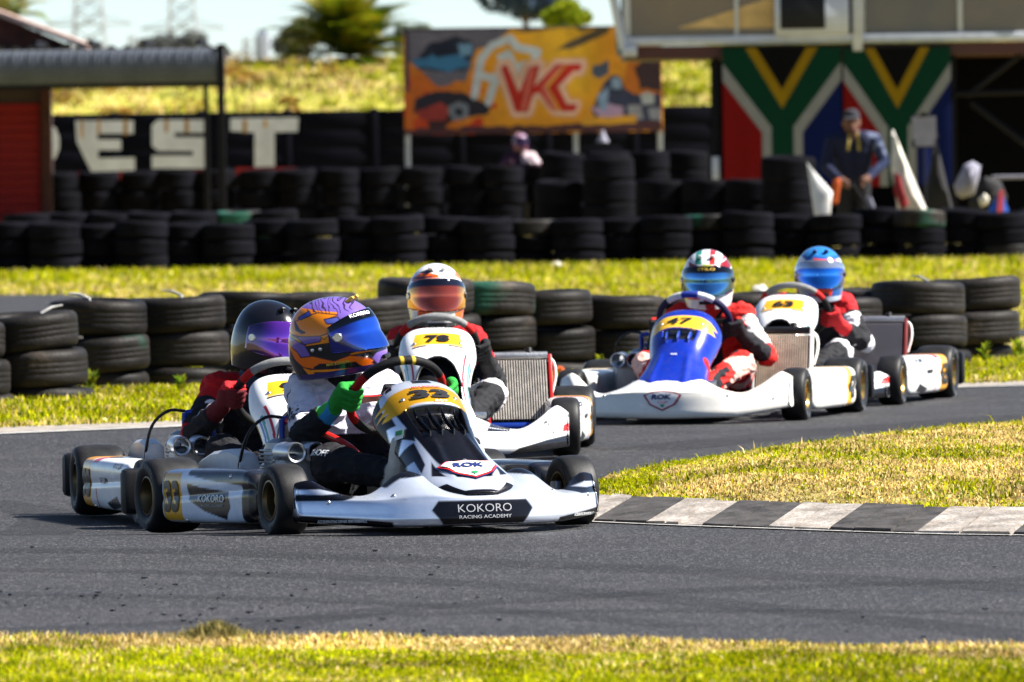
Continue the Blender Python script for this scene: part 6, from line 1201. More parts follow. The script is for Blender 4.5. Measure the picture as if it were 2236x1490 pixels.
for kk in (k98, k78, k63, k47):
    kt, fa, no, pods = make_kart(kk); K[kk['number']] = kt; B = bvh_of(no)
    if kk['nose'] == 'b':
        lay(no, kk['number'], 0.105, 0.050, (0, -0.012, 0.515), (0, -0.62, 0.78), (0, 0.78, 0.62), M['blackink'], 0.05, bv=B, name='number_print')
        v_, f_ = text_fit('PAROLIN', 0.085, 0.013, 0.012); decal('lettering', no, v_ + np.array([0.008, 0]), f_, M['blackink'], (0, 0.062, 0.56), (0, -0.45, 0.9), (0, 0.9, 0.45), B, 0.005, 0.03); v_, f_ = text_fit('C', 0.012, 0.013, 0.02); decal('lettering', no, v_ + np.array([-0.048, 0]), f_, M['redink'], (0, 0.062, 0.56), (0, -0.45, 0.9), (0, 0.9, 0.45), B, 0.005, 0.03)
        Bf = bvh_of(fa); lay(fa, 'PAROLIN', 0.08, 0.014, (0.255, -0.45, 0.142), (0.2, -0.8, 0.5), (0, 0.4, 1), M['whiteink'], 0.01, bv=Bf); lay(fa, 'o', 0.03, 0.022, (0.47, -0.3, 0.165), (0.2, -0.8, 0.5), (0, 0.4, 1), M['blackink'], 0.02, bv=Bf)
    else:
        lay(no, '47', 0.125, 0.047, (-0.01, -0.03, 0.485), (0, -0.62, 0.78), (0, 0.78, 0.62), M['blackink'], 0.03, 0.1, B, name='number_print'); rok_badge(fa, (0.0, -0.5, 0.115), (0, -1, 0.3), (0, 0.3, 1), 0.185)
        v_, f_ = text_fit('one', 0.03, 0.012, 0.01); decal('lettering', no, v_, f_, M['whiteink'], (0.0, -0.24, 0.34), (0, -0.62, 0.78), (0, 0.78, 0.62), B, 0.005, 0.03)
# ------------------------------------------------------------------ drivers
def st(tags, p): return np.char.startswith(tags, p)
def side(x0, y0, ang, sc): # helper to turn side-view photo outlines of the leading helmet into helmet coordinates
    def fn(pts):
        out = []
        for a, b in pts:
            f_, z_ = (a - x0) / sc, -(b - y0) / sc; c, s = math.cos(ang), math.sin(ang); out.append(((f_ * c + z_ * s) * 1.02 + 0.030, -f_ * s + z_ * c))
        return out
    return fn
def helm33(v, th, zn):
    c = base(v, (0.010, 0.010, 0.014)); f, z = -v[:, 1], v[:, 2]; S = side(1225, 585, R(8), 5.52 * 640); n = vnoise(f * 1.0, z, 60, 3)
    lav = npc((0.17, 0.10, 0.42)); org = npc((0.88, 0.25, 0.004)); org2 = npc((0.88, 0.15, 0.004))
    c[(z > 0.055) & (f > -0.13)] = lav; c[(z > -0.01) & (z < 0.098 - 0.25 * (f - 0.02)) & (f < 0.055)] = org
    fe_ = np.clip((np.sin(f * 420 + z * 260 + 10 * n) - 0.55) * 4, 0, 1) * (z > 0.085) * (f < 0.10) * (f > -0.05); c[:] = c * (1 - fe_[:, None]) + npc((0.03, 0.02, 0.06)) * fe_[:, None]
    pk = lambda pts, col: (pp(c, f, z, S(pts), (0.012, 0.008, 0.02), w=0.003, grow=0.0035), pp(c, f, z, S(pts), col, w=0.003))
    pk([(560, 540), (700, 330), (760, 380), (900, 310), (1050, 268), (1270, 296), (1130, 345), (1165, 400), (1330, 420), (1250, 490), (1050, 548), (850, 545), (700, 525)], org)
    pk([(755, 380), (830, 470), (900, 500), (860, 505), (780, 470)], (0.012, 0.01, 0.02)); pk([(620, 500), (900, 620), (915, 645), (620, 545)], (0.80, 0.42, 0.02))
    pk([(1140, 345), (1280, 325), (1330, 385), (1170, 390)], (0.10, 0.12, 0.50)); pk([(800, 330), (930, 250), (960, 290), (840, 340)], (0.06, 0.08, 0.40))
    pk([(800, 560), (1110, 545), (1090, 605), (900, 640)], lav); pk([(640, 560), (760, 590), (900, 660), (970, 790), (850, 800), (700, 680)], lav)
    pk([(1105, 545), (1255, 490), (1140, 575)], org)
    pk([(650, 660), (790, 745), (840, 815), (1000, 795), (1250, 860), (1430, 795), (1600, 828), (1665, 870), (1640, 900), (1700, 955), (1600, 965), (1490, 890), (1070, 955), (870, 930), (760, 840)], org2)
    pk([(1010, 935), (1080, 895), (1480, 885), (1500, 905), (1300, 925), (1060, 955)], (0.012, 0.01, 0.014)); pk([(860, 940), (960, 965), (1450, 950), (1440, 980), (990, 990), (1060, 1060), (930, 1030)], org)
    pk([(1655, 840), (1740, 715), (1830, 690), (1860, 800), (1830, 900), (1700, 920)], lav * 1.1); pk([(1430, 770), (1600, 730), (1790, 640), (1800, 665), (1640, 755), (1440, 785)], org)
    c[(zn < -0.86)] = (0.03, 0.02, 0.10); return c
def suit33(v, t, tt, n):
    c = base(v, (0.62, 0.60, 0.70)); blk = npc((0.010, 0.010, 0.013)); x, y, z = v.T
    c[st(t, 'thigh') | st(t, 'calf')] = blk; c[(st(t, 'torso')) & (z < 0.33)] = blk; c[st(t, 'farm')] = blk
    c[(t == 'shoulderR') & (z > 0.545)] = blk; c[(t == 'uarmR') & (y > 0.665)] = (0.05, 0.05, 0.07); c[(st(t, 'uarm')) & (tt > 0.82 + 0.15 * n)] = blk
    d = pdist(y, z, [(0.60, 0.425), (0.58, 0.415), (0.585, 0.40), (0.605, 0.405)]); c[(d < 0.010) & (t == 'uarmR')] = blk
    sp = (np.sin(y * 260) * np.sin(z * 240 + n * 9) > 0.35) & st(t, 'uarmR') & band(tt, 0.60, 0.80) & (np.abs(y - 0.56) < 0.05); c[sp] = blk
    c[t == 'collar'] = blk; c[t == 'neck'] = blk; g = npc((0.02, 0.27, 0.035)); c[st(t, 'hand')] = g
    cuff = st(t, 'hand') & (y > 0.355); c[cuff] = (0.03, 0.22, 0.50); c[st(t, 'hand') & (n > 0.30)] = (0.05, 0.40, 0.06)
    b_ = st(t, 'boot'); c[b_] = (0.60, 0.56, 0.50); c[b_ & (np.abs(x) > 0.172)] = (0.70, 0.20, 0.015); return c
def helm98(v, th, zn): return base(v, (0.006, 0.006, 0.009))
def suit98(v, t, tt, n):
    c = base(v, (0.010, 0.010, 0.013)); x, y, z = v.T; red = npc((0.42, 0.008, 0.010)); wh = npc((0.66, 0.66, 0.70))
    c[st(t, 'shoulder') & (z > 0.47)] = red; c[(t == 'uarmR') & (tt < 0.35)] = red; c[(t == 'uarmR') & band(tt, 0.30, 0.5) & (y < 0.60)] = wh; c[st(t, 'uarm') & band(tt, 0.70, 0.92) & (n < 0.15)] = wh; c[st(t, 'uarm') & (tt > 0.92)] = red
    c[st(t, 'farm') & band(tt, 0.45, 0.75) & (n > 0.0)] = (0.30, 0.30, 0.33); c[st(t, 'collar')] = (0.03, 0.05, 0.09)
    h = st(t, 'hand'); c[h] = (0.10, 0.008, 0.014); c[h & (z > 0.50)] = (0.45, 0.012, 0.016); return c
def helm78(v, th, zn):
    c = base(v, (0.80, 0.80, 0.80)); x, z = v[:, 0], v[:, 2]; fr = v[:, 1] < 0.03; org = npc((0.80, 0.10, 0.01))
    for p, col in (([(-0.115, 0.075), (-0.06, 0.11), (0.0, 0.098), (0.005, 0.085), (-0.05, 0.082), (0.01, 0.068), (-0.02, 0.058), (-0.09, 0.055)], org), ([(-0.08, 0.105), (-0.03, 0.125), (-0.01, 0.112), (-0.05, 0.10)], (0.03, 0.03, 0.05)), ([(-0.075, 0.068), (-0.03, 0.074), (-0.005, 0.064), (-0.05, 0.058)], (0.75, 0.40, 0.02)),
                   ([(-0.11, 0.083), (-0.02, 0.094), (-0.025, 0.088), (-0.11, 0.074)], (0.02, 0.03, 0.06)), ([(0.075, 0.09), (0.12, 0.06), (0.13, 0.10), (0.09, 0.12)], (0.75, 0.16, 0.05)), ([(-0.09, -0.055), (-0.03, -0.055), (-0.03, -0.10), (-0.09, -0.09)], org), ([(0.07, -0.07), (0.13, -0.05), (0.13, -0.12), (0.08, -0.12)], (0.78, 0.14, 0.02)), ([(-0.13, -0.09), (-0.05, -0.10), (-0.05, -0.13), (-0.13, -0.13)], (0.35, 0.33, 0.30))): pp(c, x, z, p, col, cond=fr)
    c[(zn < -0.86)] = (0.05, 0.05, 0.05); return c
def suit78(v, t, tt, n):
    c = base(v, (0.012, 0.012, 0.015)); red = npc((0.42, 0.010, 0.014)); c[st(t, 'shoulder')] = red; c[st(t, 'uarm') & (tt < 0.55)] = red; c[st(t, 'uarm') & band(tt, 0.5, 0.75) & (n > 0)] = (0.6, 0.6, 0.62); c[st(t, 'thighL')] = (0.55, 0.53, 0.55); c[st(t, 'hand')] = (0.012, 0.012, 0.014); return c
def helm47(v, th, zn):
    c = base(v, (0.72, 0.72, 0.74)); x, z = v[:, 0], v[:, 2]; fr = v[:, 1] < 0.05; pp(c, x, z, [(-0.085, 0.055), (-0.09, 0.095), (-0.04, 0.082), (0.04, 0.085), (0.10, 0.10), (0.115, 0.07), (0.11, 0.05)], (0.22, 0.008, 0.012), cond=fr)
    c[band(x, -0.055, -0.025) & (z > 0.088)] = (0.02, 0.22, 0.16); c[band(x, 0.015, 0.042) & (z > 0.088)] = (0.50, 0.02, 0.02); c[(z > 0.10) & (np.abs(x) > 0.075)] = (0.50, 0.10, 0.10)
    el = ((x / 0.03) ** 2 + ((z - 0.078) / 0.012) ** 2 < 1) & fr; c[el] = (0.36, 0.40, 0.03); pp(c, x, z, [(-0.02, -0.05), (0.04, -0.05), (0.04, -0.14), (0.0, -0.14)], (0.45, 0.01, 0.012), cond=fr)
    c[(np.abs(x) > 0.10) & band(z, -0.06, 0.05)] = (0.05, 0.04, 0.05); pp(c, x, z, [(-0.12, -0.06), (-0.03, -0.06), (-0.03, -0.075), (-0.12, -0.09)], (0.6, 0.05, 0.05), cond=fr); return c
def suit47(v, t, tt, n):
    red = npc((0.55, 0.018, 0.014)); wh = npc((0.72, 0.68, 0.66)); blk = npc((0.012, 0.012, 0.016)); c = base(v, red); x, y, z = v.T
    c[st(t, 'torso') & (np.abs(x) < 0.07)] = blk; c[st(t, 'uarm') & (n > 0.10)] = wh; c[st(t, 'uarm') & (y > 0.70)] = blk; c[st(t, 'uarm') & (tt > 0.86)] = red; c[st(t, 'farm') & (n > -0.25)] = blk; c[st(t, 'farm') & (tt < 0.12)] = red
    c[(st(t, 'thigh') | st(t, 'calf')) & (n > 0.18)] = (0.74, 0.45, 0.38); c[(st(t, 'thigh') | st(t, 'calf')) & (n < -0.22)] = blk; c[st(t, 'hand')] = blk; c[st(t, 'hand') & (z > 0.485)] = red; c[t == 'neck'] = blk; return c
def helm63(v, th, zn):
    c = base(v, (0.015, 0.10, 0.34)); x, z = v[:, 0], v[:, 2]; fr = v[:, 1] < 0.06; pp(c, x, z, [(-0.13, 0.055), (-0.10, 0.10), (-0.07, 0.075), (-0.05, 0.06), (0.05, 0.075), (0.13, 0.09), (0.13, 0.04), (0.05, 0.055)], (0.66, 0.68, 0.74), cond=fr)
    pp(c, x, z, [(-0.04, 0.092), (-0.035, 0.075), (0.075, 0.062), (0.08, 0.080)], (0.75, 0.05, 0.02), cond=fr); pp(c, x, z, [(-0.06, -0.05), (0.06, -0.052), (0.05, -0.10), (-0.05, -0.095)], (0.78, 0.05, 0.015), cond=fr); c[(zn < -0.80) & fr] = (0.45, 0.55, 0.66); c[(z > 0.1)] = (0.02, 0.17, 0.48); return c
def suit63(v, t, tt, n):
    c = base(v, (0.012, 0.012, 0.015)); red = npc((0.50, 0.012, 0.016)); wh = npc((0.68, 0.68, 0.72)); x, y, z = v.T; c[st(t, 'shoulder') & (np.abs(x) > 0.12)] = red; c[st(t, 'uarm') & (tt < 0.3)] = red; c[st(t, 'uarm') & (tt > 0.35) & (n > -0.05)] = wh; c[st(t, 'farm') & (tt > 0.25) & (n > -0.2)] = wh; c[st(t, 'farm') & (tt > 0.8)] = red; c[st(t, 'hand')] = (0.42, 0.012, 0.016); c[st(t, 'thigh')] = wh; return c
dr33, bd, hl, vs = make_driver(K['33'], 'driver in white and black suit with green gloves and orange lavender helmet, looking aside', dict(lean=-0.065, head=(-0.135, 0.60, 0.680), hyaw=54, hpitch=-8, hroll=-4, helmet=helm33, visor=(0.03, 0.16, 0.85), suit=suit33, seed=3, elbowR=(-0.285, 0.50, 0.335), elbowL=(0.26, 0.56, 0.36), gripR=92, kneeR=(-0.27, 0.27, 0.245), ankleR=(-0.125, 0.03, 0.205), hopt=dict(striptext='KOKORO', striptheta=-0.55, visor2=(0.02, 0.03, 0.30), ventmat=M['goldink'], scale=(1.03, 1.10, 1.03))))
B = bvh_of(hl); lay(hl, 'MAX BOSHOFF', 0.075, 0.010, (-0.15, -0.045, -0.085), (-1, -0.25, 0), (0, 0, 1), M['goldink'], 0.02, bv=B)
for q in (0.028, 0.0): o = MB().lathe([(0.0005, 0.004), (0.006, 0.003), (0.007, 0.0), (0.007, -0.006)], 14, 'Z', close=False).build('visor_screw', M['steel'], hl); h_ = B.ray_cast(Vector((-0.4, 0.012 + q, -0.028)), Vector((1, 0, 0))); o.location = h_[0]; o.rotation_euler = Vector((-1, 0, 0)).to_track_quat('Z', 'Y').to_euler()
B = bvh_of(bd); lay(bd, 'LSM', 0.05, 0.022, (-0.27, 0.57, 0.40), (-0.85, -0.5, 0), (0, 0, 1), M['blackink'], 0.02, 0.2, B); lay(bd, 'BOSHOFF', 0.11, 0.024, (-0.22, 0.30, 0.25), (-0.9, -0.35, 0.25), (0, 0, 1), M['whiteink'], 0.02, bv=B); lay(bd, 'KART', 0.06, 0.014, (-0.03, 0.58, 0.52), (0.1, -0.8, 0.6), (0, 0.5, 0.85), M['whiteink'], 0.01, bv=B); lay(bd, 'VK', 0.04, 0.02, (-0.21, 0.66, 0.545), (-0.4, -0.45, 0.8), (0, 0.6, 0.8), M['whiteink'], 0.02, 0.2, B)
make_driver(K['98'], 'driver in black red and white suit with a black helmet and purple visor', dict(lean=-0.03, head=(0.0, 0.60, 0.69), hyaw=32, hpitch=10, hroll=4, helmet=helm98, visor=(0.26, 0.05, 0.55), suit=suit98, seed=5, elbowR=(-0.30, 0.57, 0.32), hopt=dict(strip=2.0, visor2=(0.05, 0.03, 0.12))))
make_driver(K['78'], 'driver with white and orange helmet and a red tinted visor', dict(lean=0.0, head=(0.0, 0.60, 0.690), hyaw=4, hpitch=2, helmet=helm78, visor=(0.55, 0.07, 0.03), suit=suit78, seed=7, gripL=100, gripR=100, hopt=dict(visor2=(0.80, 0.36, 0.03), stripcol=(0.03, 0.03, 0.05), ventmat=M['white'])))
make_driver(K['47'], 'driver in red suit with striped red and white helmet and blue visor', dict(lean=0.0, head=(0.01, 0.60, 0.675), hyaw=8, hpitch=8, helmet=helm47, visor=(0.05, 0.22, 0.50), suit=suit47, seed=9, gripL=104, gripR=104, elbowL=(0.30, 0.57, 0.295), hopt=dict(striptext='STILO', stripink=M['goldink'], visor2=(0.02, 0.06, 0.10), ventmat=M['white'])))
make_driver(K['63'], 'driver with a blue helmet, orange chin and white peak', dict(lean=0.03, head=(0.075, 0.60, 0.655), hyaw=14, hpitch=4, hroll=0, helmet=helm63, visor=(0.01, 0.20, 0.70), suit=suit63, seed=11, gripL=106, gripR=106, elbowL=(0.31, 0.56, 0.30), hopt=dict(stripcol=(0.55, 0.58, 0.64), strip=0.74, visor2=(0.02, 0.01, 0.35), ventmat=M['navy'])))

# ------------------------------------------------------------------ marshal, spectators, flags and odds and ends
def person(label, base_, caps, colour, voxel=0.012, group=None):
    root = empty('person', base_); tag(root, label, 'person', group); v, nr, f, idx, tt = organic(caps, voxel, 4); tags = np.array([c[4] for c in caps])[idx]; n = smooth_noise(v, (14, 14, 22), 3); v = v + nr * (0.006 * (1 - 2 * np.abs(n)))[:, None]
    link('body', mesh(v, f, M['cloth'], True, colour(v, tags, tt, n)), root); return root
YM = 89.5; mb_ = P(1866, 560, YM); caps = []; V3 = Vector
def C(a, b, ra, rb, t): caps.append((V3(a), V3(b), ra, rb, t))
for sx in (-1, 1):
    C((sx * 0.09, 0.05, 0.10), (sx * 0.10, 0.04, 0.50), 0.065, 0.075, 'leg'); C((sx * 0.10, 0.04, 0.50), (sx * 0.09, 0.06, 0.85), 0.08, 0.105, 'leg'); C((sx * 0.09, 0.04, 0.06), (sx * 0.10, -0.10, 0.04), 0.05, 0.04, 'boot')
    C((sx * 0.06, 0.05, 0.86), (sx * 0.08, -0.01, 1.08), 0.12, 0.13, 'torso'); C((sx * 0.08, -0.01, 1.08), (sx * 0.10, -0.06, 1.26), 0.13, 0.11, 'torso')
C((0.10, -0.06, 1.28), (0.23, -0.06, 1.27), 0.09, 0.075, 'sleeveL'); C((0.23, -0.06, 1.27), (0.33, -0.12, 1.02), 0.072, 0.055, 'sleeveL'); C((0.33, -0.12, 1.02), (0.15, -0.30, 0.86), 0.054, 0.040, 'sleeveL'); C((0.15, -0.30, 0.86), (0.10, -0.34, 0.83), 0.04, 0.045, 'hand')
C((-0.10, -0.06, 1.28), (-0.23, -0.05, 1.25), 0.09, 0.075, 'sleeveR'); C((-0.23, -0.05, 1.25), (-0.31, -0.10, 0.99), 0.072, 0.056, 'sleeveR'); C((-0.31, -0.10, 0.99), (-0.16, -0.28, 0.84), 0.055, 0.042, 'sleeveR'); C((-0.16, -0.28, 0.84), (-0.11, -0.32, 0.80), 0.04, 0.045, 'hand')
for sx in (-1, 1):
    for q in range(4): C((sx * 0.10 + sx * 0.012 * q - sx * .02, -0.35, 0.83), (sx * 0.10 - sx * 0.03, -0.385, 0.80 - 0.018 * q), 0.012, 0.010, 'hand')
C((0, -0.06, 1.30), (-0.02, -0.10, 1.42), 0.075, 0.062, 'neck'); C((-0.02, -0.12, 1.44), (-0.02, -0.13, 1.50), 0.085, 0.088, 'head'); C((-0.02, -0.20, 1.44), (-0.02, -0.215, 1.43), 0.018, 0.02, 'head'); C((-0.02, -0.17, 1.38), (-0.02, -0.18, 1.39), 0.05, 0.045, 'beard')
C((-0.105, -0.12, 1.46), (-0.105, -0.11, 1.44), 0.02, 0.018, 'head'); C((0.065, -0.12, 1.46), (0.065, -0.11, 1.44), 0.02, 0.018, 'head')
def mcol(v, t, tt, n):
    c = base(v, (0.007, 0.010, 0.035)); c[st(t, 'leg') | st(t, 'boot')] = (0.012, 0.012, 0.016); c[t == 'sleeveL'] = (0.012, 0.02, 0.06); c[(t == 'sleeveL') & (v[:, 2] > 1.10) & (n > 0.0)] = (0.09, 0.11, 0.18); c[(t == 'hand') | (t == 'head') | (t == 'neck')] = (0.14, 0.07, 0.05); c[t == 'beard'] = (0.06, 0.035, 0.03)  # lighter blue on the left sleeve paints a sunlit highlight
    hd = (t == 'head'); z = v[:, 2]; ey = hd & (np.abs(z - 1.475) < 0.010) & (np.abs(np.abs(v[:, 0] + 0.02) - 0.03) < 0.012) & (v[:, 1] < -0.18); c[ey] = (0.02, 0.02, 0.02); c[st(t, 'beard') & (np.abs(z - 1.40) < 0.007) & (v[:, 1] < -0.2)] = (0.2, 0.06, 0.05)
    c[(t == 'torso') & (np.abs(np.abs(v[:, 0]) - 0.05 - (1.3 - z) * 0.05) < 0.012) & (z > 1.15) & (v[:, 1] < 0)] = (0.36, 0.28, 0.06); return c
mr_ = person('marshal in dark blue jacket and grey cap bending behind the far tyre wall', (mb_.x, YM, 0), caps, mcol)
cp = MB(); cp.lathe([(0.096, 1.50), (0.094, 1.535), (0.078, 1.58), (0.045, 1.603), (0.001, 1.61)], 24, 'Z', (-0.02, -0.125, 0), close=False); cp.box((-0.02, -0.245, 1.508), (0.15, 0.13, 0.012), 0.005, Euler((R(12), 0, 0))); cp.build('cap', mat('grey_cap', (0.035, 0.035, 0.042), 0.95, spec=0.1), mr_)
# seated karter behind the back row of tyres
caps = []; YK = 129.3; kb_ = P(1140, 440, YK)
for sx in (-1, 1):
    C((sx * 0.07, 0.1, 0.45), (sx * 0.08, 0.06, 0.72), 0.11, 0.115, 'torso'); C((sx * 0.08, 0.04, 0.74), (sx * 0.18, 0.04, 0.76), 0.10, 0.075, 'sleeve'); C((sx * 0.18, 0.04, 0.76), (sx * 0.30, -0.10, 0.60), 0.07, 0.055, 'sleeve'); C((sx * 0.30, -0.10, 0.60), (sx * 0.17, -0.32, 0.66), 0.054, 0.04, 'sleeve'); C((sx * 0.17, -0.32, 0.66), (sx * 0.15, -0.36, 0.67), 0.042, 0.045, 'hand'); C((sx * 0.1, 0.06, 0.45), (sx * 0.2, -0.4, 0.52), 0.09, 0.065, 'leg'); C((sx * 0.2, -0.4, 0.52), (sx * 0.15, -0.75, 0.38), 0.06, 0.045, 'leg')
C((0, 0.04, 0.80), (0, -0.02, 0.95), 0.08, 0.09, 'neck')
def kcol(v, t, tt, n): c = base(v, (0.05, 0.02, 0.04)); c[(v[:, 0] > 0.02) & (v[:, 2] > 0.66)] = (0.60, 0.48, 0.52); c[t == 'leg'] = (0.02, 0.02, 0.03); return c
kp = person('karter in pink and white with a mauve helmet seen over the back tyres', (kb_.x - 0.02, YK, 0.26), caps, kcol)
make_helmet(kp, Vector((0, -0.02, 0.99)), R(20), 0, 0, lambda v, th, zn: np.where((v[:, 2] > 0.03)[:, None], npc((0.42, 0.26, 0.38)), npc((0.20, 0.05, 0.12))), (0.10, 0.04, 0.10), {})
MB().box((0, -0.1, 0.30), (0.5, 1.2, 0.10), 0.03).box((0, 0.0, -0.02), (0.3, 0.6, 0.55), 0.03).build('seat_bench', M['black'], kp)

def cloth_prop(name, label, cat, outline, Y, th, m, folds=3, parent_mat=None, pole=None):
    """folded cloth with real thickness and pleats from an outline; Y is its distance"""
    t = empty(name, (0, Y, 0)); tag(t, label, cat); pts = [P(u, v, Y) for u, v in outline]; mb = MB(); n = len(pts); cx = sum(p.x for p in pts) / n; cz = sum(p.z for p in pts) / n; rings = []
    for k, (s_, d_) in enumerate(((0.25, -th), (0.7, -th * 0.75), (0.97, -th * 0.3), (1.0, 0), (0.97, th * 0.3), (0.7, th * 0.75), (0.25, th))): rings.append([(cx + (p.x - cx) * s_, d_ + 0.35 * th * math.sin(i * 2.4 + k), cz + (p.z - cz) * s_) for i, p in enumerate(pts)])
    mb.loft(rings).build('cloth', m, t, True, sharp=50)
    if pole: a, b = P(*pole[0], Y), P(*pole[1], Y); MB().tube([(a.x, 0.02, a.z), (b.x, 0.02, b.z)], 0.012, 8).build('pole', pole[2] if len(pole) > 2 else M['darksteel'], t)
    return t
M['wcloth'] = mat('white_cloth', (0.75, 0.73, 0.72), 0.9, vary=0.1, vscale=10); M['ccloth'] = mat('cream_cloth', (0.62, 0.58, 0.50), 0.9, vary=0.2, vscale=8, dirt=0.15); M['kcloth'] = mat('black_cloth', (0.008, 0.008, 0.010), 0.9); M['ocloth'] = mat('orange_cloth', (0.50, 0.08, 0.006), 0.8); M['bcloth'] = mat('blue_cloth', (0.012, 0.10, 0.50), 0.6, vary=0.15); M['rcloth'] = mat('red_cloth', (0.25, 0.008, 0.01), 0.8); M['lilac'] = mat('pale_paper', (0.24, 0.235, 0.30), 0.9)
cloth_prop('marshal_flag', 'white furled flag leaning on the far tyre wall left of the marshal', 'flag', [(1762, 356), (1775, 372), (1818, 420), (1815, 440), (1811, 497), (1783, 497), (1775, 450)], 86.2, 0.035, M['wcloth'], pole=((1760, 352), (1800, 500)))
cloth_prop('marshal_flag', 'orange flag hanging beside the marshal', 'flag', [(1818, 395), (1832, 388), (1836, 395), (1830, 444), (1816, 446)], 88.2, 0.02, M['ocloth'])
cloth_prop('marshal_flag', 'large cream furled flag right of the marshal', 'flag', [(1947, 290), (1957, 300), (1975, 345), (2005, 420), (2028, 478), (2024, 490), (1962, 490), (1958, 440), (1945, 370)], 86.4, 0.05, M['ccloth'], pole=((1948, 284), (2032, 485), M['wcloth']))
t = cloth_prop('marshal_flag', 'multicoloured flag folded in front of the large cream flag', 'flag', [(1952, 375), (1966, 385), (1975, 420), (1985, 445), (1970, 460), (1952, 420)], 86.2, 0.02, M['rcloth'])
cloth_prop('marshal_flag', 'narrow grey flag stick standing before the marshal', 'flag', [(1892, 428), (1902, 430), (1922, 482), (1908, 486)], 86.1, 0.015, M['lilac'], pole=((1860, 400), (1925, 490)))
cloth_prop('umbrella', 'closed black umbrella standing before the right national flag', 'umbrella', [(2042, 300), (2050, 330), (2075, 430), (2090, 490), (2005, 490), (2020, 420), (2036, 330)], 90.0, 0.12, M['kcloth'], pole=((2043, 290), (2048, 300)))
nb_ = empty('notice_clipboard', (0, 89, 0)); tag(nb_, 'white papers clipped to a board in front of the right national flag', 'clipboard')
a, b_ = P(1990, 252, 89), P(2045, 322, 89); MB().box(((a.x + b_.x) / 2, 0, (a.z + b_.z) / 2), (b_.x - a.x, 0.012, a.z - b_.z), 0.004).build('board', M['black'], nb_, False); MB().box(((a.x + b_.x) / 2, -0.010, (a.z + b_.z) / 2 + 0.035), (b_.x - a.x - 0.012, 0.006, (a.z - b_.z) * 0.70), 0.001).build('paper', M['lilac'], nb_, False); MB().box(((a.x + b_.x) / 2 + 0.005, -0.012, b_.z + 0.05), ((b_.x - a.x) * 0.8, 0.006, 0.07), 0.001).build('paper', M['lilac'], nb_, False)
MB().box(((a.x + b_.x) / 2, -0.02, a.z + 0.005), (0.07, 0.02, 0.05), 0.006).build('clip', M['darksteel'], nb_); MB().tube([((a.x + b_.x) / 2, 0.03, b_.z - 1.2), ((a.x + b_.x) / 2, 0.03, a.z)], 0.012, 8).build('stand', M['darksteel'], nb_)
cloth_prop('bag', 'pale lilac cloth bag slumped at the right above the tyre wall', 'bag', [(2083, 405), (2105, 360), (2125, 352), (2142, 362), (2138, 385), (2128, 425), (2100, 434), (2088, 425)], 91.0, 0.09, M['lilac'])
cloth_prop('bag', 'small cream bundle beside the blue tent at right', 'bag', [(2136, 435), (2150, 422), (2160, 432), (2155, 448), (2142, 452)], 90.5, 0.04, M['ccloth'])
cloth_prop('bag', 'dark holdall behind the pale bag at the right', 'bag', [(2130, 400), (2150, 385), (2185, 395), (2200, 430), (2190, 470), (2120, 480), (2115, 440)], 92.0, 0.12, M['kcloth'])
tb = empty('folding_table', (0, 93.5, 0)); tag(tb, 'white topped folding table at the right edge under the cabin', 'table'); a, b_ = P(2170, 388, 93.5), P(2330, 388, 93.5); MB().box(((a.x + b_.x) / 2, 0.2, a.z), (b_.x - a.x, 0.5, 0.04), 0.01).build('tabletop', M['lilac'], tb)
for x_ in (a.x + 0.05, b_.x - 0.05):
    for y_ in (0.0, 0.4): MB().tube([(x_, y_, 0), (x_, y_, a.z)], 0.014, 8).build('leg', M['darksteel'], tb)
tn = empty('tent', (0, 88.6, 0)); tag(tn, 'small blue pop up tent with a red stripe at the right edge', 'tent'); A_ = P(2190, 415, 88.6); Bq, Cq = P(2098, 492, 88.6), P(2232, 488, 88.6); Dq = (A_.x + 0.05, 0.5)
def tri(p, q, r_, m, nm, y0=0.0): MB().add([(p[0], p[1], p[2]), (q[0], q[1], q[2]), (r_[0], r_[1], r_[2]), (p[0], p[1] + 0.02, p[2]), (q[0], q[1] + 0.02, q[2]), (r_[0], r_[1] + 0.02, r_[2])], [(0, 1, 2), (5, 4, 3), (0, 3, 4, 1), (1, 4, 5, 2), (2, 5, 3, 0)]).build(nm, m, tn, False)
tri((A_.x, 0.25, A_.z), (Bq.x, 0, Bq.z - 0.3), (Cq.x, 0, Cq.z - 0.3), M['bcloth'], 'front_panel'); tri((A_.x, 0.25, A_.z), (Cq.x, 0, Cq.z - 0.3), (Cq.x - 0.05, 0.7, Cq.z - 0.3), M['bcloth'], 'side_panel'); tri((A_.x, 0.25, A_.z), (Bq.x, 0, Bq.z - 0.3), (Bq.x + 0.05, 0.7, Bq.z - 0.3), M['bcloth'], 'side_panel')
r0, r1, r2, r3 = P(2186, 416, 88.5), P(2196, 416, 88.5), P(2188, 490, 88.5), P(2170, 490, 88.5); MB().add([(r0.x, 0.21, r0.z), (r1.x, 0.21, r1.z), (r2.x, -0.035, r2.z - .2), (r3.x, -0.035, r3.z - .2), (r0.x, 0.24, r0.z), (r1.x, 0.24, r1.z), (r2.x, 0.0, r2.z - .2), (r3.x, 0.0, r3.z - .2)], [(0, 1, 2, 3), (7, 6, 5, 4), (0, 4, 5, 1), (1, 5, 6, 2), (2, 6, 7, 3), (3, 7, 4, 0)]).build('stripe', M['rcloth'], tn, False)
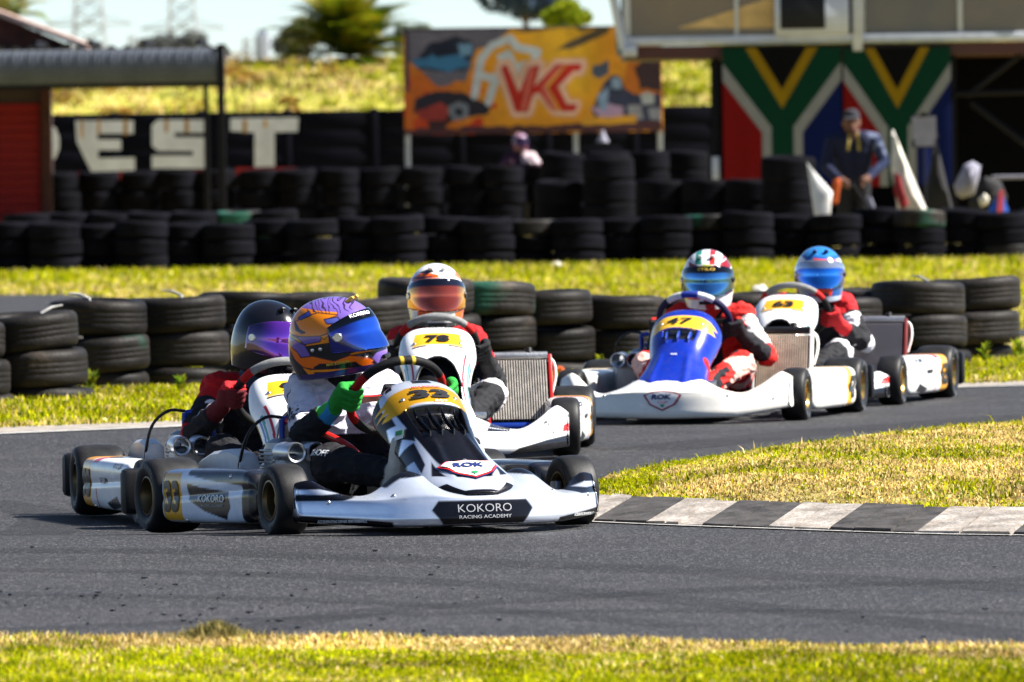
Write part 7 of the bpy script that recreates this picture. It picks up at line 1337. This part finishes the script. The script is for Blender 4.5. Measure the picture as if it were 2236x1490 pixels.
wc = P(1316, 312, 116.5); cn = empty('marker_cone', (wc.x, 116.5, 0)); tag(cn, 'white marker cone standing on the tall tyre stack under the banner', 'cone'); zc = P(1316, 311, 116.5).z; MB().lathe([(0.001, 0.17), (0.02, 0.17), (0.05, 0.08), (0.085, 0.02), (0.085, 0.0), (0.001, 0.0)], 20, 'Z', (0, 0, zc), close=False).build('cone_body', M['lilac'], cn); MB().box((0, 0, zc - 0.01), (0.22, 0.22, 0.02), 0.004).build('base', M['black'], cn)

# weeds and litter
def weed(label, u, v, Y, h, n=26, cols=((0.20, 0.26, 0.015), (0.30, 0.33, 0.02), (0.10, 0.14, 0.015))):
    b = P(u, v, Y); t = empty('weed', (b.x, Y, zg(b.x, Y))); tag(t, label, 'weed', 'weeds along the tyre barrier'); V_, F_, C_ = [], [], []
    for q in range(n):
        a = random.uniform(0, 6.28); hh = h * random.uniform(0.3, 1.0); rr = random.uniform(0.02, 0.10) * h / 0.25; p0 = Vector((random.uniform(-.02, .02), random.uniform(-.02, .02), hh * 0.55)); tip = Vector((rr * math.cos(a), rr * math.sin(a), hh)); sd_ = Vector((-math.sin(a), math.cos(a), 0)) * 0.014; md = (p0 + tip) / 2 + Vector((0, 0, 0.012)); b0 = len(V_); V_ += [p0, md + sd_, tip, md - sd_]; F_.append((b0, b0 + 1, b0 + 2, b0 + 3)); C_ += [[x_ * random.uniform(.8, 1.2) for x_ in random.choice(cols)]] * 4
    link('leaves', mesh(np.array([tuple(p) for p in V_]), np.array(F_), M['grass'], False, np.array(C_)), t); MB().tube([(0, 0, 0), (0.005, 0, h * 0.5), (0.0, 0.01, h * 0.85)], [0.005, 0.004, 0.002], 6).build('stem', M['stem'], t)
M['stem'] = mat('green_stem', (0.10, 0.13, 0.02), 0.8); 
for lab, u, v, Y_, h in (('bright weed at the foot of the stack left of the black helmet', 395, 868, 44.8, 0.13), ('thin weed right of the leftmost full stack', 200, 862, 45.0, 0.15), ('small weed right of kart 78 radiator by the orange scrap', 1312, 800, 47.6, 0.12), ('weed at the foot of the stack left of kart 47', 1370, 800, 47.8, 0.13), ('weed beside the right hand stacks behind the rearmost kart', 2152, 790, 48.2, 0.16), ('weed at the far right picture edge', 2225, 780, 48.4, 0.16)): weed(lab, u, v, Y_, h)
def litter(name, label, u, v, Y, sz, m, rest=True):
    b = P(u, v, Y); bm = bmesh.new(); bmesh.ops.create_icosphere(bm, subdivisions=2, radius=1.0)
    for q in bm.verts: k = 1 + 0.45 * noise.noise(q.co * 1.9 + Vector((u, v, 0))); q.co = Vector((q.co.x * sz[0] * k, q.co.y * sz[1] * k, q.co.z * sz[2] * k))
    me = bpy.data.meshes.new('l'); bm.to_mesh(me); bm.free(); me.materials.append(m); o = link(name, me, None, (b.x, Y, max(b.z, sz[2] * 0.7))); tag(o, label, 'litter'); return o
litter('plastic_scrap', 'orange plastic scrap on the grass right of kart 78', 1222, 806, 46.8, (0.026, 0.02, 0.018), M['ocloth']); litter('crumpled_wrapper', 'white and orange wrapper on the far grass band', 1215, 586, 83.5, (0.075, 0.06, 0.05), M['ccloth']); litter('crumpled_paper', 'white crumpled paper on the grass between the red and blue helmets', 1660, 633, 66, (0.06, 0.05, 0.04), M['wcloth'])
# tuft of dry cuttings on the near verge
c = G(470, 1402, 0.0); n_ = 900; a = RNG.uniform(0, 6.28, n_); rr = np.abs(RNG.normal(0, 0.05, n_)); x = c.x + rr * np.cos(a) * 1.4; y = c.y + rr * np.sin(a); cols = np.array([(0.24, 0.20, 0.07), (0.36, 0.30, 0.11), (0.12, 0.12, 0.04)])[RNG.integers(0, 3, n_)]
o = blades('cuttings_heap', np.column_stack([x, y]), 0.030 * np.exp(-(rr / 0.06) ** 2), RNG.uniform(0.015, 0.04, n_), RNG.uniform(0.003, 0.006, n_), cols, 'small heap of dry grass cuttings at the near track edge', 1.2); o['category'] = 'cuttings heap'
